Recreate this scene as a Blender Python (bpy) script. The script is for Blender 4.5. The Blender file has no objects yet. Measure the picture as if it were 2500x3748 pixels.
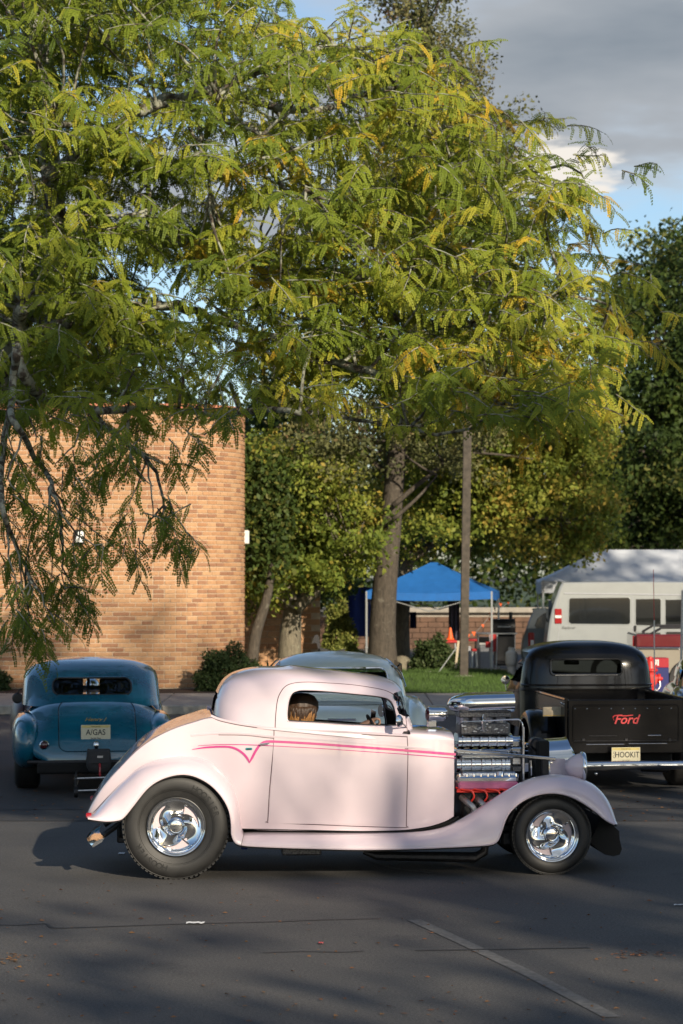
import bpy, bmesh, math, random
import numpy as np
from mathutils import Vector, Matrix, Euler

# ------------------------------------------------------------------ camera, sky, sun, exposure
scene = bpy.context.scene
COL = scene.collection
random.seed(7); RNG = np.random.default_rng(11)
R = math.radians
PI = math.pi

CAM_H = 2.33                      # eye height above the lot
LENS = 85.0
IMW, IMH = 2500.0, 3748.0
FPX = LENS / 36.0 * IMH           # focal length in photo pixels
YH = 2091.0                       # photo row of the horizon
PITCH = math.atan((YH - IMH / 2) / FPX)
cam_d = bpy.data.cameras.new("camera")
cam_d.sensor_fit = 'VERTICAL'; cam_d.sensor_height = 36.0; cam_d.sensor_width = 24.0
cam_d.lens = LENS; cam_d.clip_start = 0.1; cam_d.clip_end = 3000
cam_d.dof.use_dof = True; cam_d.dof.focus_distance = 18.6; cam_d.dof.aperture_fstop = 4.5
cam = bpy.data.objects.new("camera", cam_d); COL.objects.link(cam)
cam.location = (0, 0, CAM_H); cam.rotation_euler = (PI / 2 + PITCH, 0, 0)
scene.camera = cam

SUN_EL = R(23.0)
SUN_AZ = R(27.0)                  # behind the camera, turned this far to its right
SUN_DIR = Vector((math.sin(SUN_AZ) * math.cos(SUN_EL), -math.cos(SUN_AZ) * math.cos(SUN_EL), math.sin(SUN_EL)))

world = bpy.data.worlds.new("World"); scene.world = world; world.use_nodes = True
def build_world():
    nt = world.node_tree; N = nt.nodes; L = nt.links; N.clear()
    def nd(t, **k):
        n = N.new(t)
        for a, b in k.items(): setattr(n, a, b)
        return n
    def math_(op, a, b=None, c=None, clamp=False):
        n = nd('ShaderNodeMath', operation=op, use_clamp=clamp)
        for i, v in enumerate((a, b, c)):
            if v is None: continue
            if isinstance(v, (int, float)): n.inputs[i].default_value = v
            else: L.new(v, n.inputs[i])
        return n.outputs[0]
    sky = nd('ShaderNodeTexSky', sky_type='NISHITA')
    sky.sun_disc = False; sky.sun_elevation = SUN_EL; sky.sun_rotation = PI - SUN_AZ
    sky.altitude = 50; sky.air_density = 1.0; sky.dust_density = 0.7; sky.ozone_density = 2.6
    tc = nd('ShaderNodeTexCoord')
    sep = nd('ShaderNodeSeparateXYZ'); L.new(tc.outputs['Generated'], sep.inputs[0])
    z = math_('MAXIMUM', sep.outputs[2], 0.0)
    den = math_('ADD', z, 0.10)
    cx = math_('DIVIDE', sep.outputs[0], den); cy = math_('DIVIDE', sep.outputs[1], den)
    comb = nd('ShaderNodeCombineXYZ'); L.new(cx, comb.inputs[0]); L.new(cy, comb.inputs[1])
    mp = nd('ShaderNodeMapping'); L.new(comb.outputs[0], mp.inputs[0])
    mp.inputs['Location'].default_value = CLOUD_OFF
    n1 = nd('ShaderNodeTexNoise'); n1.inputs['Scale'].default_value = 0.42; n1.inputs['Detail'].default_value = 7; n1.inputs['Roughness'].default_value = 0.52
    L.new(mp.outputs[0], n1.inputs['Vector'])
    n2 = nd('ShaderNodeTexNoise'); n2.inputs['Scale'].default_value = 2.1; n2.inputs['Detail'].default_value = 5
    L.new(mp.outputs[0], n2.inputs['Vector'])
    dens = math_('ADD', n1.outputs[0], math_('MULTIPLY', math_('SUBTRACT', n2.outputs[0], 0.5), 0.10))
    mask = nd('ShaderNodeMapRange', interpolation_type='SMOOTHSTEP'); L.new(dens, mask.inputs[0])
    mask.inputs[1].default_value = 0.50; mask.inputs[2].default_value = 0.57
    ramp = nd('ShaderNodeValToRGB'); L.new(dens, ramp.inputs[0])
    e = ramp.color_ramp.elements
    e[0].position = 0.50; e[0].color = (1.0, 0.97, 0.92, 1)
    e[1].position = 0.66; e[1].color = (0.27, 0.33, 0.40, 1)
    m_ = e.new(0.56); m_.color = (0.55, 0.59, 0.64, 1)
    mul = nd('ShaderNodeVectorMath', operation='SCALE'); L.new(ramp.outputs[0], mul.inputs[0]); mul.inputs['Scale'].default_value = CLOUD_LUM
    mix = nd('ShaderNodeMixRGB'); L.new(mask.outputs[0], mix.inputs[0]); L.new(sky.outputs[0], mix.inputs[1]); L.new(mul.outputs[0], mix.inputs[2])
    # one lit cumulus standing below the grey bank
    n3 = nd('ShaderNodeTexNoise'); n3.inputs['Scale'].default_value = 9.0; n3.inputs['Detail'].default_value = 6; n3.inputs['Roughness'].default_value = .55
    L.new(comb.outputs[0], n3.inputs['Vector'])
    ex = math_('POWER', math_('DIVIDE', math_('SUBTRACT', cx, 0.335), 0.115), 2.0); ey = math_('POWER', math_('DIVIDE', math_('SUBTRACT', cy, 3.74), 0.20), 2.0)
    puff = math_('SUBTRACT', math_('ADD', 1.0, math_('MULTIPLY', math_('SUBTRACT', n3.outputs[0], 0.5), 2.6)), math_('ADD', ex, ey))
    pm = nd('ShaderNodeMapRange', interpolation_type='SMOOTHSTEP'); L.new(puff, pm.inputs[0]); pm.inputs[1].default_value = 0.0; pm.inputs[2].default_value = 0.55
    mix2 = nd('ShaderNodeMixRGB'); L.new(pm.outputs[0], mix2.inputs[0]); L.new(mix.outputs[0], mix2.inputs[1]); mix2.inputs[2].default_value = (6.6, 6.2, 5.7, 1)
    bg = nd('ShaderNodeBackground'); L.new(mix2.outputs[0], bg.inputs[0]); bg.inputs[1].default_value = SKY_STRENGTH
    out = nd('ShaderNodeOutputWorld'); L.new(bg.outputs[0], out.inputs[0])
CLOUD_OFF = (0.0, 0.32, 0.0); CLOUD_LUM = 5.6; SKY_STRENGTH = 0.11
build_world()

sun_d = bpy.data.lights.new("sun", 'SUN'); sun_d.energy = 4.9; sun_d.angle = R(0.55); sun_d.color = (1.0, 0.87, 0.68)
sun = bpy.data.objects.new("sun", sun_d); COL.objects.link(sun)
sun.rotation_euler = SUN_DIR.to_track_quat('Z', 'Y').to_euler(); sun.location = SUN_DIR * 60

scene.view_settings.view_transform = 'Standard'; scene.view_settings.look = 'None'
scene.view_settings.gamma = 1.0; scene.view_settings.use_curve_mapping = False
scene.view_settings.exposure = 0.35
scene.render.engine = 'CYCLES'
scene.cycles.use_denoising = True
scene.cycles.max_bounces = 7; scene.cycles.diffuse_bounces = 3; scene.cycles.glossy_bounces = 4
scene.cycles.transmission_bounces = 6; scene.cycles.transparent_max_bounces = 12
scene.cycles.caustics_reflective = False; scene.cycles.caustics_refractive = False

# ------------------------------------------------------------------ photo pixel -> place
def ray(px, py):
    u = (px - IMW / 2) / FPX; v = (IMH / 2 - py) / FPX
    c, s = math.cos(PITCH), math.sin(PITCH)
    return Vector((u, c - v * s, s + v * c))
def at(px, py, Y):
    d = ray(px, py); t = Y / d.y
    return Vector((d.x * t, Y, CAM_H + d.z * t))
def ground_at(px, py, z=0.0):
    d = ray(px, py); t = (z - CAM_H) / d.z
    return Vector((d.x * t, d.y * t, z))
class Frame:
    """local frame of a vehicle: origin on the ground, turned about z"""
    def __init__(s, O, yaw): s.O = Vector(O); s.yaw = yaw; s.c = math.cos(yaw); s.s = math.sin(yaw)
    def inv(s, v): return Vector((v.x * s.c + v.y * s.s, -v.x * s.s + v.y * s.c, v.z))
    def pt(s, px, py, yl):
        o = s.inv(Vector((0, 0, CAM_H)) - s.O); d = s.inv(ray(px, py)); t = (yl - o.y) / d.y
        return Vector((o.x + d.x * t, yl, o.z + d.z * t))
    def ptx(s, px, py, xl):
        o = s.inv(Vector((0, 0, CAM_H)) - s.O); d = s.inv(ray(px, py)); t = (xl - o.x) / d.x
        return Vector((xl, o.y + d.y * t, o.z + d.z * t))
    def world(s, v): return Vector((s.O.x + v[0] * s.c - v[1] * s.s, s.O.y + v[0] * s.s + v[1] * s.c, s.O.z + v[2]))

# ------------------------------------------------------------------ materials
MATS = {}
def nodes_of(name):
    m = bpy.data.materials.new(name); m.use_nodes = True; MATS[name] = m
    return m, m.node_tree.nodes, m.node_tree.links, m.node_tree.nodes['Principled BSDF']
def mat(name, col, rough=0.5, metal=0.0, var=0.12, scale=30.0, bump=0.0, bscale=None, coat=0.0, coat_rough=0.03, spec=0.5, col2=None, dirt=None, flake=0.0):
    """procedural principled material: noise-varied colour, optional second colour, bump, coat"""
    m, N, L, b = nodes_of(name)
    tc = N.new('ShaderNodeTexCoord')
    n = N.new('ShaderNodeTexNoise'); n.inputs['Scale'].default_value = scale; n.inputs['Detail'].default_value = 5; n.inputs['Roughness'].default_value = 0.6
    L.new(tc.outputs['Object'], n.inputs['Vector'])
    r = N.new('ShaderNodeValToRGB'); L.new(n.outputs[0], r.inputs[0])
    c2 = col2 if col2 else tuple(min(1, c * (1 + var)) for c in col)
    c1 = tuple(c * (1 - var) for c in col)
    r.color_ramp.elements[0].position = 0.33; r.color_ramp.elements[0].color = (*c1, 1)
    r.color_ramp.elements[1].position = 0.67; r.color_ramp.elements[1].color = (*c2, 1)
    L.new(r.outputs[0], b.inputs['Base Color'])
    rr = N.new('ShaderNodeMapRange'); L.new(n.outputs[0], rr.inputs[0])
    rr.inputs[3].default_value = max(0.0, rough * 0.85); rr.inputs[4].default_value = min(1, rough * 1.15)
    L.new(rr.outputs[0], b.inputs['Roughness'])
    b.inputs['Metallic'].default_value = metal; b.inputs['Specular IOR Level'].default_value = spec
    b.inputs['Coat Weight'].default_value = coat; b.inputs['Coat Roughness'].default_value = coat_rough
    if bump:
        n2 = N.new('ShaderNodeTexNoise'); n2.inputs['Scale'].default_value = bscale or scale * 3; n2.inputs['Detail'].default_value = 4
        L.new(tc.outputs['Object'], n2.inputs['Vector'])
        bp = N.new('ShaderNodeBump'); bp.inputs['Strength'].default_value = min(1, bump); bp.inputs['Distance'].default_value = 0.01
        L.new(n2.outputs[0], bp.inputs['Height']); L.new(bp.outputs[0], b.inputs['Normal'])
    return m
def glass(name, col=(0.9, 0.95, 0.95), tint=0.7, rough=0.02):
    m, N, L, b = nodes_of(name)
    tr = N.new('ShaderNodeBsdfTransparent'); tr.inputs[0].default_value = (*[c * tint for c in col], 1)
    gl = N.new('ShaderNodeBsdfGlossy'); gl.inputs['Roughness'].default_value = rough
    nz = N.new('ShaderNodeTexNoise'); nz.inputs['Scale'].default_value = 3
    mr = N.new('ShaderNodeMapRange'); L.new(nz.outputs[0], mr.inputs[0]); mr.inputs[3].default_value = rough * .5; mr.inputs[4].default_value = rough * 2
    L.new(mr.outputs[0], gl.inputs['Roughness'])
    fr = N.new('ShaderNodeFresnel'); fr.inputs[0].default_value = 1.5
    mx = N.new('ShaderNodeMixShader'); L.new(fr.outputs[0], mx.inputs[0]); L.new(tr.outputs[0], mx.inputs[1]); L.new(gl.outputs[0], mx.inputs[2])
    L.new(mx.outputs[0], N['Material Output'].inputs[0])
    return m
def M(n): return MATS[n]

# ------------------------------------------------------------------ mesh builder
class MB:
    def __init__(s): s.v = []; s.f = []
    def add(s, vs, fs):
        o = len(s.v); s.v.extend(tuple(p) for p in vs); s.f.extend(tuple(i + o for i in f) for f in fs); return s
    def box(s, c, d, bev=0.0, rot=None):
        hx, hy, hz = d[0] / 2, d[1] / 2, d[2] / 2; c = Vector(c)
        if bev <= 0:
            vs = [Vector((x, y, z)) for x in (-hx, hx) for y in (-hy, hy) for z in (-hz, hz)]
            fs = [(0, 1, 3, 2), (4, 6, 7, 5), (0, 4, 5, 1), (2, 3, 7, 6), (0, 2, 6, 4), (1, 5, 7, 3)]
        else:
            b = min(bev, hx * .98, hy * .98, hz * .98); vs = []; idx = {}
            for sx in (-1, 1):
                for sy in (-1, 1):
                    for sz in (-1, 1):
                        for k in range(3):
                            p = [hx - b, hy - b, hz - b]; p[k] = (hx, hy, hz)[k]
                            idx[(sx, sy, sz, k)] = len(vs); vs.append(Vector((sx * p[0], sy * p[1], sz * p[2])))
            fs = []
            def q(l, n):
                a, b_, c_ = (vs[l[0]], vs[l[1]], vs[l[2]])
                if (b_ - a).cross(c_ - a).dot(n) < 0: l = l[::-1]
                fs.append(tuple(l))
            for k in range(3):
                o = [i for i in range(3) if i != k]
                for sg in (-1, 1):
                    l = []
                    for (a, e) in ((-1, -1), (1, -1), (1, 1), (-1, 1)):
                        sgn = [0, 0, 0]; sgn[k] = sg; sgn[o[0]] = a; sgn[o[1]] = e; l.append(idx[(*sgn, k)])
                    n = Vector((0, 0, 0)); n[k] = sg; q(l, n)
            for k in range(3):
                o = [i for i in range(3) if i != k]
                for a in (-1, 1):
                    for e in (-1, 1):
                        l = []
                        for (kk, ax) in ((-1, o[0]), (1, o[0]), (1, o[1]), (-1, o[1])):
                            sgn = [0, 0, 0]; sgn[k] = kk; sgn[o[0]] = a; sgn[o[1]] = e; l.append(idx[(*sgn, ax)])
                        n = Vector((0, 0, 0)); n[o[0]] = a; n[o[1]] = e; q(l, n)
            for sx in (-1, 1):
                for sy in (-1, 1):
                    for sz in (-1, 1):
                        q([idx[(sx, sy, sz, k)] for k in range(3)], Vector((sx, sy, sz)))
        if rot is not None:
            Rm = rot if isinstance(rot, Matrix) else Euler(rot).to_matrix()
            vs = [Rm @ v for v in vs]
        return s.add([v + c for v in vs], fs)
    def tube(s, pts, r, n=8, cap=True, closed=False):
        P = [Vector(p) for p in pts]; m = len(P)
        rs = [r] * m if isinstance(r, (int, float)) else list(r)
        T = []
        for i in range(m):
            if closed: t = P[(i + 1) % m] - P[i - 1]
            else: t = P[min(i + 1, m - 1)] - P[max(i - 1, 0)]
            T.append(t.normalized() if t.length > 1e-9 else Vector((0, 0, 1)))
        ref = Vector((0, 0, 1)) if abs(T[0].z) < 0.9 else Vector((1, 0, 0))
        N_ = (ref - T[0] * ref.dot(T[0])).normalized(); vs = []
        for i in range(m):
            N_ = N_ - T[i] * N_.dot(T[i])
            N_ = N_.normalized() if N_.length > 1e-6 else T[i].orthogonal().normalized()
            B = T[i].cross(N_)
            for k in range(n):
                a = 2 * PI * k / n; vs.append(P[i] + (N_ * math.cos(a) + B * math.sin(a)) * rs[i])
        fs = []
        for i in range(m if closed else m - 1):
            j = (i + 1) % m
            for k in range(n):
                k2 = (k + 1) % n; fs.append((i * n + k, i * n + k2, j * n + k2, j * n + k))
        if cap and not closed:
            fs.append(tuple(range(n))[::-1]); fs.append(tuple((m - 1) * n + k for k in range(n)))
        return s.add(vs, fs)
    def lathe(s, prof, axis='z', c=(0, 0, 0), n=24, a0=0.0, a1=2 * PI, closed_prof=False):
        """prof: (radius, height along axis)"""
        c = Vector(c); full = abs(a1 - a0 - 2 * PI) < 1e-6; na = n if full else n + 1; vs = []
        for i in range(na):
            a = a0 + (a1 - a0) * i / n; ca, sa = math.cos(a), math.sin(a)
            for (r, h) in prof:
                if axis == 'z': p = (r * ca, r * sa, h)
                elif axis == 'y': p = (r * sa, h, r * ca)
                else: p = (h, r * ca, r * sa)
                vs.append(c + Vector(p))
        m = len(prof); fs = []
        for i in range(n):
            j = (i + 1) % na
            for k in range(m if closed_prof else m - 1):
                k2 = (k + 1) % m; fs.append((i * m + k, j * m + k, j * m + k2, i * m + k2))
        return s.add(vs, fs)
    def loft(s, rows, close_v=False, close_u=False, cap0=False, cap1=False):
        n = len(rows[0]); m = len(rows); vs = [p for r in rows for p in r]; fs = []
        for i in range(m if close_u else m - 1):
            i2 = (i + 1) % m
            for k in range(n if close_v else n - 1):
                k2 = (k + 1) % n; fs.append((i * n + k, i * n + k2, i2 * n + k2, i2 * n + k))
        if cap0: fs.append(tuple(range(n))[::-1])
        if cap1: fs.append(tuple((m - 1) * n + k for k in range(n)))
        return s.add(vs, fs)
    def prism(s, poly, a, b, axis='y'):
        """poly in the plane across axis; axis y: (x,z), x: (y,z), z: (x,y)"""
        def P(p, h): return {'y': (p[0], h, p[1]), 'x': (h, p[0], p[1]), 'z': (p[0], p[1], h)}[axis]
        n = len(poly); vs = [P(p, a) for p in poly] + [P(p, b) for p in poly]
        fs = [tuple(range(n)), tuple(range(n, 2 * n))[::-1]]
        for k in range(n):
            k2 = (k + 1) % n; fs.append((k, n + k, n + k2, k2))
        return s.add(vs, fs)
    def ball(s, c, r, nu=12, nv=8):
        rx, ry, rz = (r, r, r) if isinstance(r, (int, float)) else r; vs = []; fs = []
        for i in range(nv + 1):
            t = PI * i / nv
            for k in range(nu):
                p = 2 * PI * k / nu; vs.append((c[0] + rx * math.sin(t) * math.cos(p), c[1] + ry * math.sin(t) * math.sin(p), c[2] + rz * math.cos(t)))
        for i in range(nv):
            for k in range(nu):
                k2 = (k + 1) % nu; fs.append((i * nu + k, (i + 1) * nu + k, (i + 1) * nu + k2, i * nu + k2))
        return s.add(vs, fs)
    def xf(s, Mx): s.v = [tuple(Mx @ Vector(p)) for p in s.v]; return s
    def mirror_y(s): return s.add([(p[0], -p[1], p[2]) for p in s.v], [f[::-1] for f in s.f])
    def mesh(s, name, m, smooth=True, sharp=35, fix=True):
        me = bpy.data.meshes.new(name); me.from_pydata(s.v, [], s.f)
        if fix:
            bm = bmesh.new(); bm.from_mesh(me)
            bmesh.ops.remove_doubles(bm, verts=bm.verts, dist=1e-5)
            bmesh.ops.recalc_face_normals(bm, faces=bm.faces); bm.to_mesh(me); bm.free()
        me.materials.append(M(m) if isinstance(m, str) else m)
        if smooth:
            me.shade_smooth()
            if sharp: me.set_sharp_from_angle(angle=R(sharp))
        me.update(); return me
    def build(s, name, m, parent=None, smooth=True, sharp=35, fix=True, label=None):
        o = bpy.data.objects.new(name, s.mesh(name, m, smooth, sharp, fix)); COL.objects.link(o)
        if parent is not None: o.parent = parent
        if label: o['label'] = label
        return o
def tag(o, label=None, cat=None, group=None, kind=None):
    if label: o['label'] = label
    if cat: o['category'] = cat
    if group: o['group'] = group
    if kind: o['kind'] = kind
    return o
def empty(name, loc, rz=0.0, label=None, cat=None, group=None):
    o = bpy.data.objects.new(name, None); COL.objects.link(o); o.location = loc; o.rotation_euler = (0, 0, rz)
    o.empty_display_size = 0.2
    return tag(o, label, cat, group)
def copy_part(o, parent, name=None, **xf):
    c = o.copy(); COL.objects.link(c); c.parent = parent
    for k, v in xf.items(): setattr(c, k, v)
    return c
def text_mesh(body, size, m, name, parent, loc, rot=(0, 0, 0), ext=0.001, shear=0.0, sx=1.0, align='CENTER', bold=0.0, label=None):
    cu = bpy.data.curves.new(name, 'FONT'); cu.body = body; cu.size = size; cu.extrude = ext; cu.shear = shear
    cu.align_x = align; cu.align_y = 'CENTER'; cu.resolution_u = 3; cu.offset = bold
    t = bpy.data.objects.new("tmp", cu); COL.objects.link(t)
    dg = bpy.context.evaluated_depsgraph_get(); me = bpy.data.meshes.new_from_object(t.evaluated_get(dg))
    bpy.data.objects.remove(t); bpy.data.curves.remove(cu)
    me.materials.clear(); me.materials.append(M(m)); me.name = name
    o = bpy.data.objects.new(name, me); COL.objects.link(o); o.parent = parent; o.location = loc; o.rotation_euler = rot; o.scale = (sx, 1, 1)
    if label: o['label'] = label
    return o
def smooth_poly(pts, n=6, closed=False):
    """Catmull-Rom through points (tuples of any size)"""
    P = [np.array(p, float) for p in pts]; m = len(P); out = []
    for i in range(m if closed else m - 1):
        if closed: a, b, c, d = P[i - 1], P[i], P[(i + 1) % m], P[(i + 2) % m]
        else: a, b, c, d = P[max(i - 1, 0)], P[i], P[i + 1], P[min(i + 2, m - 1)]
        for k in range(n):
            t = k / n
            out.append(0.5 * ((2 * b) + (-a + c) * t + (2 * a - 5 * b + 4 * c - d) * t * t + (-a + 3 * b - 3 * c + d) * t ** 3))
    if not closed: out.append(P[-1])
    return [tuple(p) for p in out]
def resample(pts, n):
    P = np.array(pts, float); d = np.r_[0, np.cumsum(np.linalg.norm(np.diff(P, axis=0), axis=1))]
    t = np.linspace(0, d[-1], n); return [tuple(np.interp(x, d, P[:, k]) for k in range(P.shape[1])) for x in t]
def interp(tab):
    xs = [a for a, _ in tab]; ys = [b for _, b in tab]
    def pch(x):
        # monotone-ish cubic (Catmull) interpolation on a table
        if x <= xs[0]: return ys[0]
        if x >= xs[-1]: return ys[-1]
        i = max(k for k in range(len(xs) - 1) if xs[k] <= x)
        x0, x1 = xs[i], xs[i + 1]; h = x1 - x0; t = (x - x0) / h
        d = lambda k: (ys[k + 1] - ys[k]) / (xs[k + 1] - xs[k])
        def m_(k):
            if k == 0: return d(0)
            if k == len(xs) - 1: return d(k - 1)
            a, b = d(k - 1), d(k); return 0 if a * b <= 0 else 2 * a * b / (a + b)
        m0, m1 = m_(i), m_(i + 1)
        return (2 * t ** 3 - 3 * t * t + 1) * ys[i] + (t ** 3 - 2 * t * t + t) * h * m0 + (-2 * t ** 3 + 3 * t * t) * ys[i + 1] + (t ** 3 - t * t) * h * m1
    return pch
def in_poly(x, y, P):
    c = False; n = len(P); j = n - 1
    for i in range(n):
        if (P[i][1] > y) != (P[j][1] > y) and x < (P[j][0] - P[i][0]) * (y - P[i][1]) / (P[j][1] - P[i][1]) + P[i][0]: c = not c
        j = i
    return c
def near_poly(x, y, P):
    best = None; n = len(P)
    for i in range(n):
        ax, ay = P[i]; bx, by = P[(i + 1) % n]; dx, dy = bx - ax, by - ay; l = dx * dx + dy * dy
        t = 0 if l == 0 else max(0, min(1, ((x - ax) * dx + (y - ay) * dy) / l)); qx, qy = ax + dx * t, ay + dy * t
        d = (qx - x) ** 2 + (qy - y) ** 2
        if best is None or d < best[0]: best = (d, qx, qy)
    return best[1], best[2]
def cut_hole(v, f, uv, poly, resurf, ok):
    """drop the faces of a dense grid that lie inside poly (in uv) and slide the rim onto the outline"""
    keep = []; cut = []
    for q in f:
        if all(ok(v[i]) for i in q):
            cu = sum(uv(v[i])[0] for i in q) / len(q); cv = sum(uv(v[i])[1] for i in q) / len(q)
            if in_poly(cu, cv, poly): cut.append(q); continue
        keep.append(q)
    rim = set(i for q in cut for i in q) & set(i for q in keep for i in q)
    for i in rim:
        a, b = uv(v[i]); a2, b2 = near_poly(a, b, poly); v[i] = resurf(v[i], a2, b2)
    return v, keep
# ------------------------------------------------------------------ materials of the vehicles and small things
mat('tinted_window', (0.012, 0.014, 0.014), rough=0.06, var=0.2, coat=1.0)
mat('pink_paint', (0.69, 0.575, 0.615), rough=0.32, var=0.02, scale=4, coat=1.0, coat_rough=0.04, spec=0.4)
mat('magenta_stripe', (0.62, 0.06, 0.26), rough=0.25, var=0.04, scale=20, coat=0.8)
mat('chrome', (0.86, 0.87, 0.88), rough=0.06, metal=1.0, var=0.03, scale=14)
mat('brushed_alloy', (0.55, 0.56, 0.58), rough=0.30, metal=1.0, var=0.25, scale=60, bump=0.15)
mat('cast_metal', (0.17, 0.165, 0.165), rough=0.42, metal=0.9, var=0.5, scale=70, bump=0.5, bscale=160)
mat('dark_metal', (0.035, 0.035, 0.038), rough=0.45, metal=0.6, var=0.3, scale=40)
mat('black_rubber', (0.022, 0.022, 0.023), rough=0.6, var=0.25, scale=25, bump=0.08, bscale=200)
mat('tyre_rubber', (0.017, 0.0165, 0.016), rough=0.55, var=0.25, scale=9, bump=0.06, bscale=220)
mat('tyre_letter', (0.004, 0.004, 0.004), rough=0.7, var=0.2)
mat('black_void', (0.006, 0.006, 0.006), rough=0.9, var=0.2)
mat('interior_cloth', (0.035, 0.028, 0.030), rough=0.8, var=0.25, scale=60, bump=0.2)
mat('seam_dark', (0.10, 0.06, 0.07), rough=0.7, var=0.2)
mat('engine_pink', (0.50, 0.13, 0.26), rough=0.30, var=0.15, scale=15, coat=0.6)
mat('wire_red', (0.72, 0.035, 0.02), rough=0.4, var=0.1)
mat('header_pipe', (0.38, 0.36, 0.34), rough=0.35, metal=0.85, var=0.2)
mat('lens_maroon', (0.06, 0.008, 0.012), rough=0.12, var=0.2, coat=1.0)
mat('lens_red', (0.32, 0.01, 0.012), rough=0.12, var=0.15, coat=1.0)
mat('emblem_teal', (0.03, 0.25, 0.27), rough=0.3, var=0.3)
mat('teal_paint', (0.001, 0.11, 0.185), rough=0.28, var=0.06, scale=3, coat=1.0, coat_rough=0.03)
mat('brick_reflection_brown', (0.055, 0.012, 0.006), rough=0.4, var=0.3, scale=10)  # shaded brick mirrored in the teal wing, put into its colour
mat('mint_paint', (0.72, 0.79, 0.72), rough=0.30, var=0.03, scale=3, coat=1.0, coat_rough=0.04)
mat('black_paint', (0.004, 0.004, 0.005), rough=0.2, var=0.1, scale=4, coat=0.35, coat_rough=0.04, spec=0.25)
mat('silver_paint', (0.36, 0.38, 0.38), rough=0.35, metal=0.25, var=0.03, scale=4, coat=0.8, coat_rough=0.08)
mat('graphite_paint', (0.055, 0.065, 0.075), rough=0.3, metal=0.2, var=0.05, scale=4, coat=0.8)
mat('maroon_paint', (0.13, 0.012, 0.014), rough=0.25, var=0.06, scale=4, coat=1.0)
mat('tan_paint', (0.28, 0.25, 0.20), rough=0.35, var=0.05, scale=4, coat=0.7)
mat('navy_paint', (0.008, 0.014, 0.05), rough=0.25, var=0.06, scale=4, coat=1.0)
mat('plate_cream', (0.62, 0.57, 0.40), rough=0.45, var=0.05, scale=20)
mat('plate_yellow', (0.62, 0.50, 0.17), rough=0.45, var=0.05, scale=20)
mat('ink_black', (0.012, 0.012, 0.012), rough=0.6, var=0.1)
mat('gold_script', (0.62, 0.42, 0.12), rough=0.35, metal=0.5, var=0.2)
mat('red_script', (0.50, 0.035, 0.04), rough=0.4, var=0.1)
mat('white_paint', (0.78, 0.77, 0.74), rough=0.45, var=0.04, scale=12)
mat('pack_fabric', (0.040, 0.039, 0.040), rough=0.85, var=0.3, scale=90, bump=0.4, bscale=300)
mat('strap_red', (0.42, 0.02, 0.03), rough=0.7, var=0.15, scale=80)
mat('label_print', (0.62, 0.56, 0.50), rough=0.6, var=0.2, scale=120)
mat('tan_board', (0.50, 0.42, 0.30), rough=0.7, var=0.15, scale=25)
mat('skin', (0.56, 0.33, 0.23), rough=0.5, var=0.08, scale=30)
mat('hair_brown', (0.045, 0.024, 0.014), rough=0.55, var=0.4, scale=80)
mat('hair_sunlit', (0.26, 0.125, 0.04), rough=0.5, var=0.35, scale=80)  # golden tone of sunlit brown hair, put into the colour
mat('shirt_dark', (0.03, 0.025, 0.03), rough=0.85, var=0.2, scale=60)
mat('canopy_blue', (0.012, 0.13, 0.44), rough=0.75, var=0.08, scale=6, bump=0.15, bscale=9)
mat('canopy_white', (0.55, 0.58, 0.63), rough=0.75, var=0.05, scale=5, bump=0.15, bscale=8)
mat('pole_steel', (0.50, 0.52, 0.53), rough=0.4, metal=0.6, var=0.1)
mat('cone_orange', (0.85, 0.13, 0.02), rough=0.5, var=0.1)
mat('plastic_red', (0.50, 0.03, 0.03), rough=0.5, var=0.15)
mat('plastic_grey', (0.42, 0.43, 0.46), rough=0.5, var=0.1)
mat('grill_black', (0.015, 0.015, 0.016), rough=0.45, var=0.3)
mat('cloth_purple', (0.16, 0.15, 0.20), rough=0.9, var=0.15, scale=10)
mat('cloth_blue', (0.012, 0.03, 0.16), rough=0.9, var=0.15, scale=10)
mat('hydrant_red', (0.52, 0.025, 0.02), rough=0.4, var=0.15, scale=20, bump=0.1)
mat('print_red', (0.36, 0.008, 0.02), rough=0.6, var=0.1)
mat('print_blue', (0.01, 0.015, 0.12), rough=0.6, var=0.1)
mat('paper_white', (0.75, 0.75, 0.73), rough=0.8, var=0.05)
glass('clear_glass', tint=0.85)
glass('dark_glass', col=(0.30, 0.34, 0.34), tint=0.18)
glass('green_glass', col=(0.40, 0.62, 0.55), tint=0.55)
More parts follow.
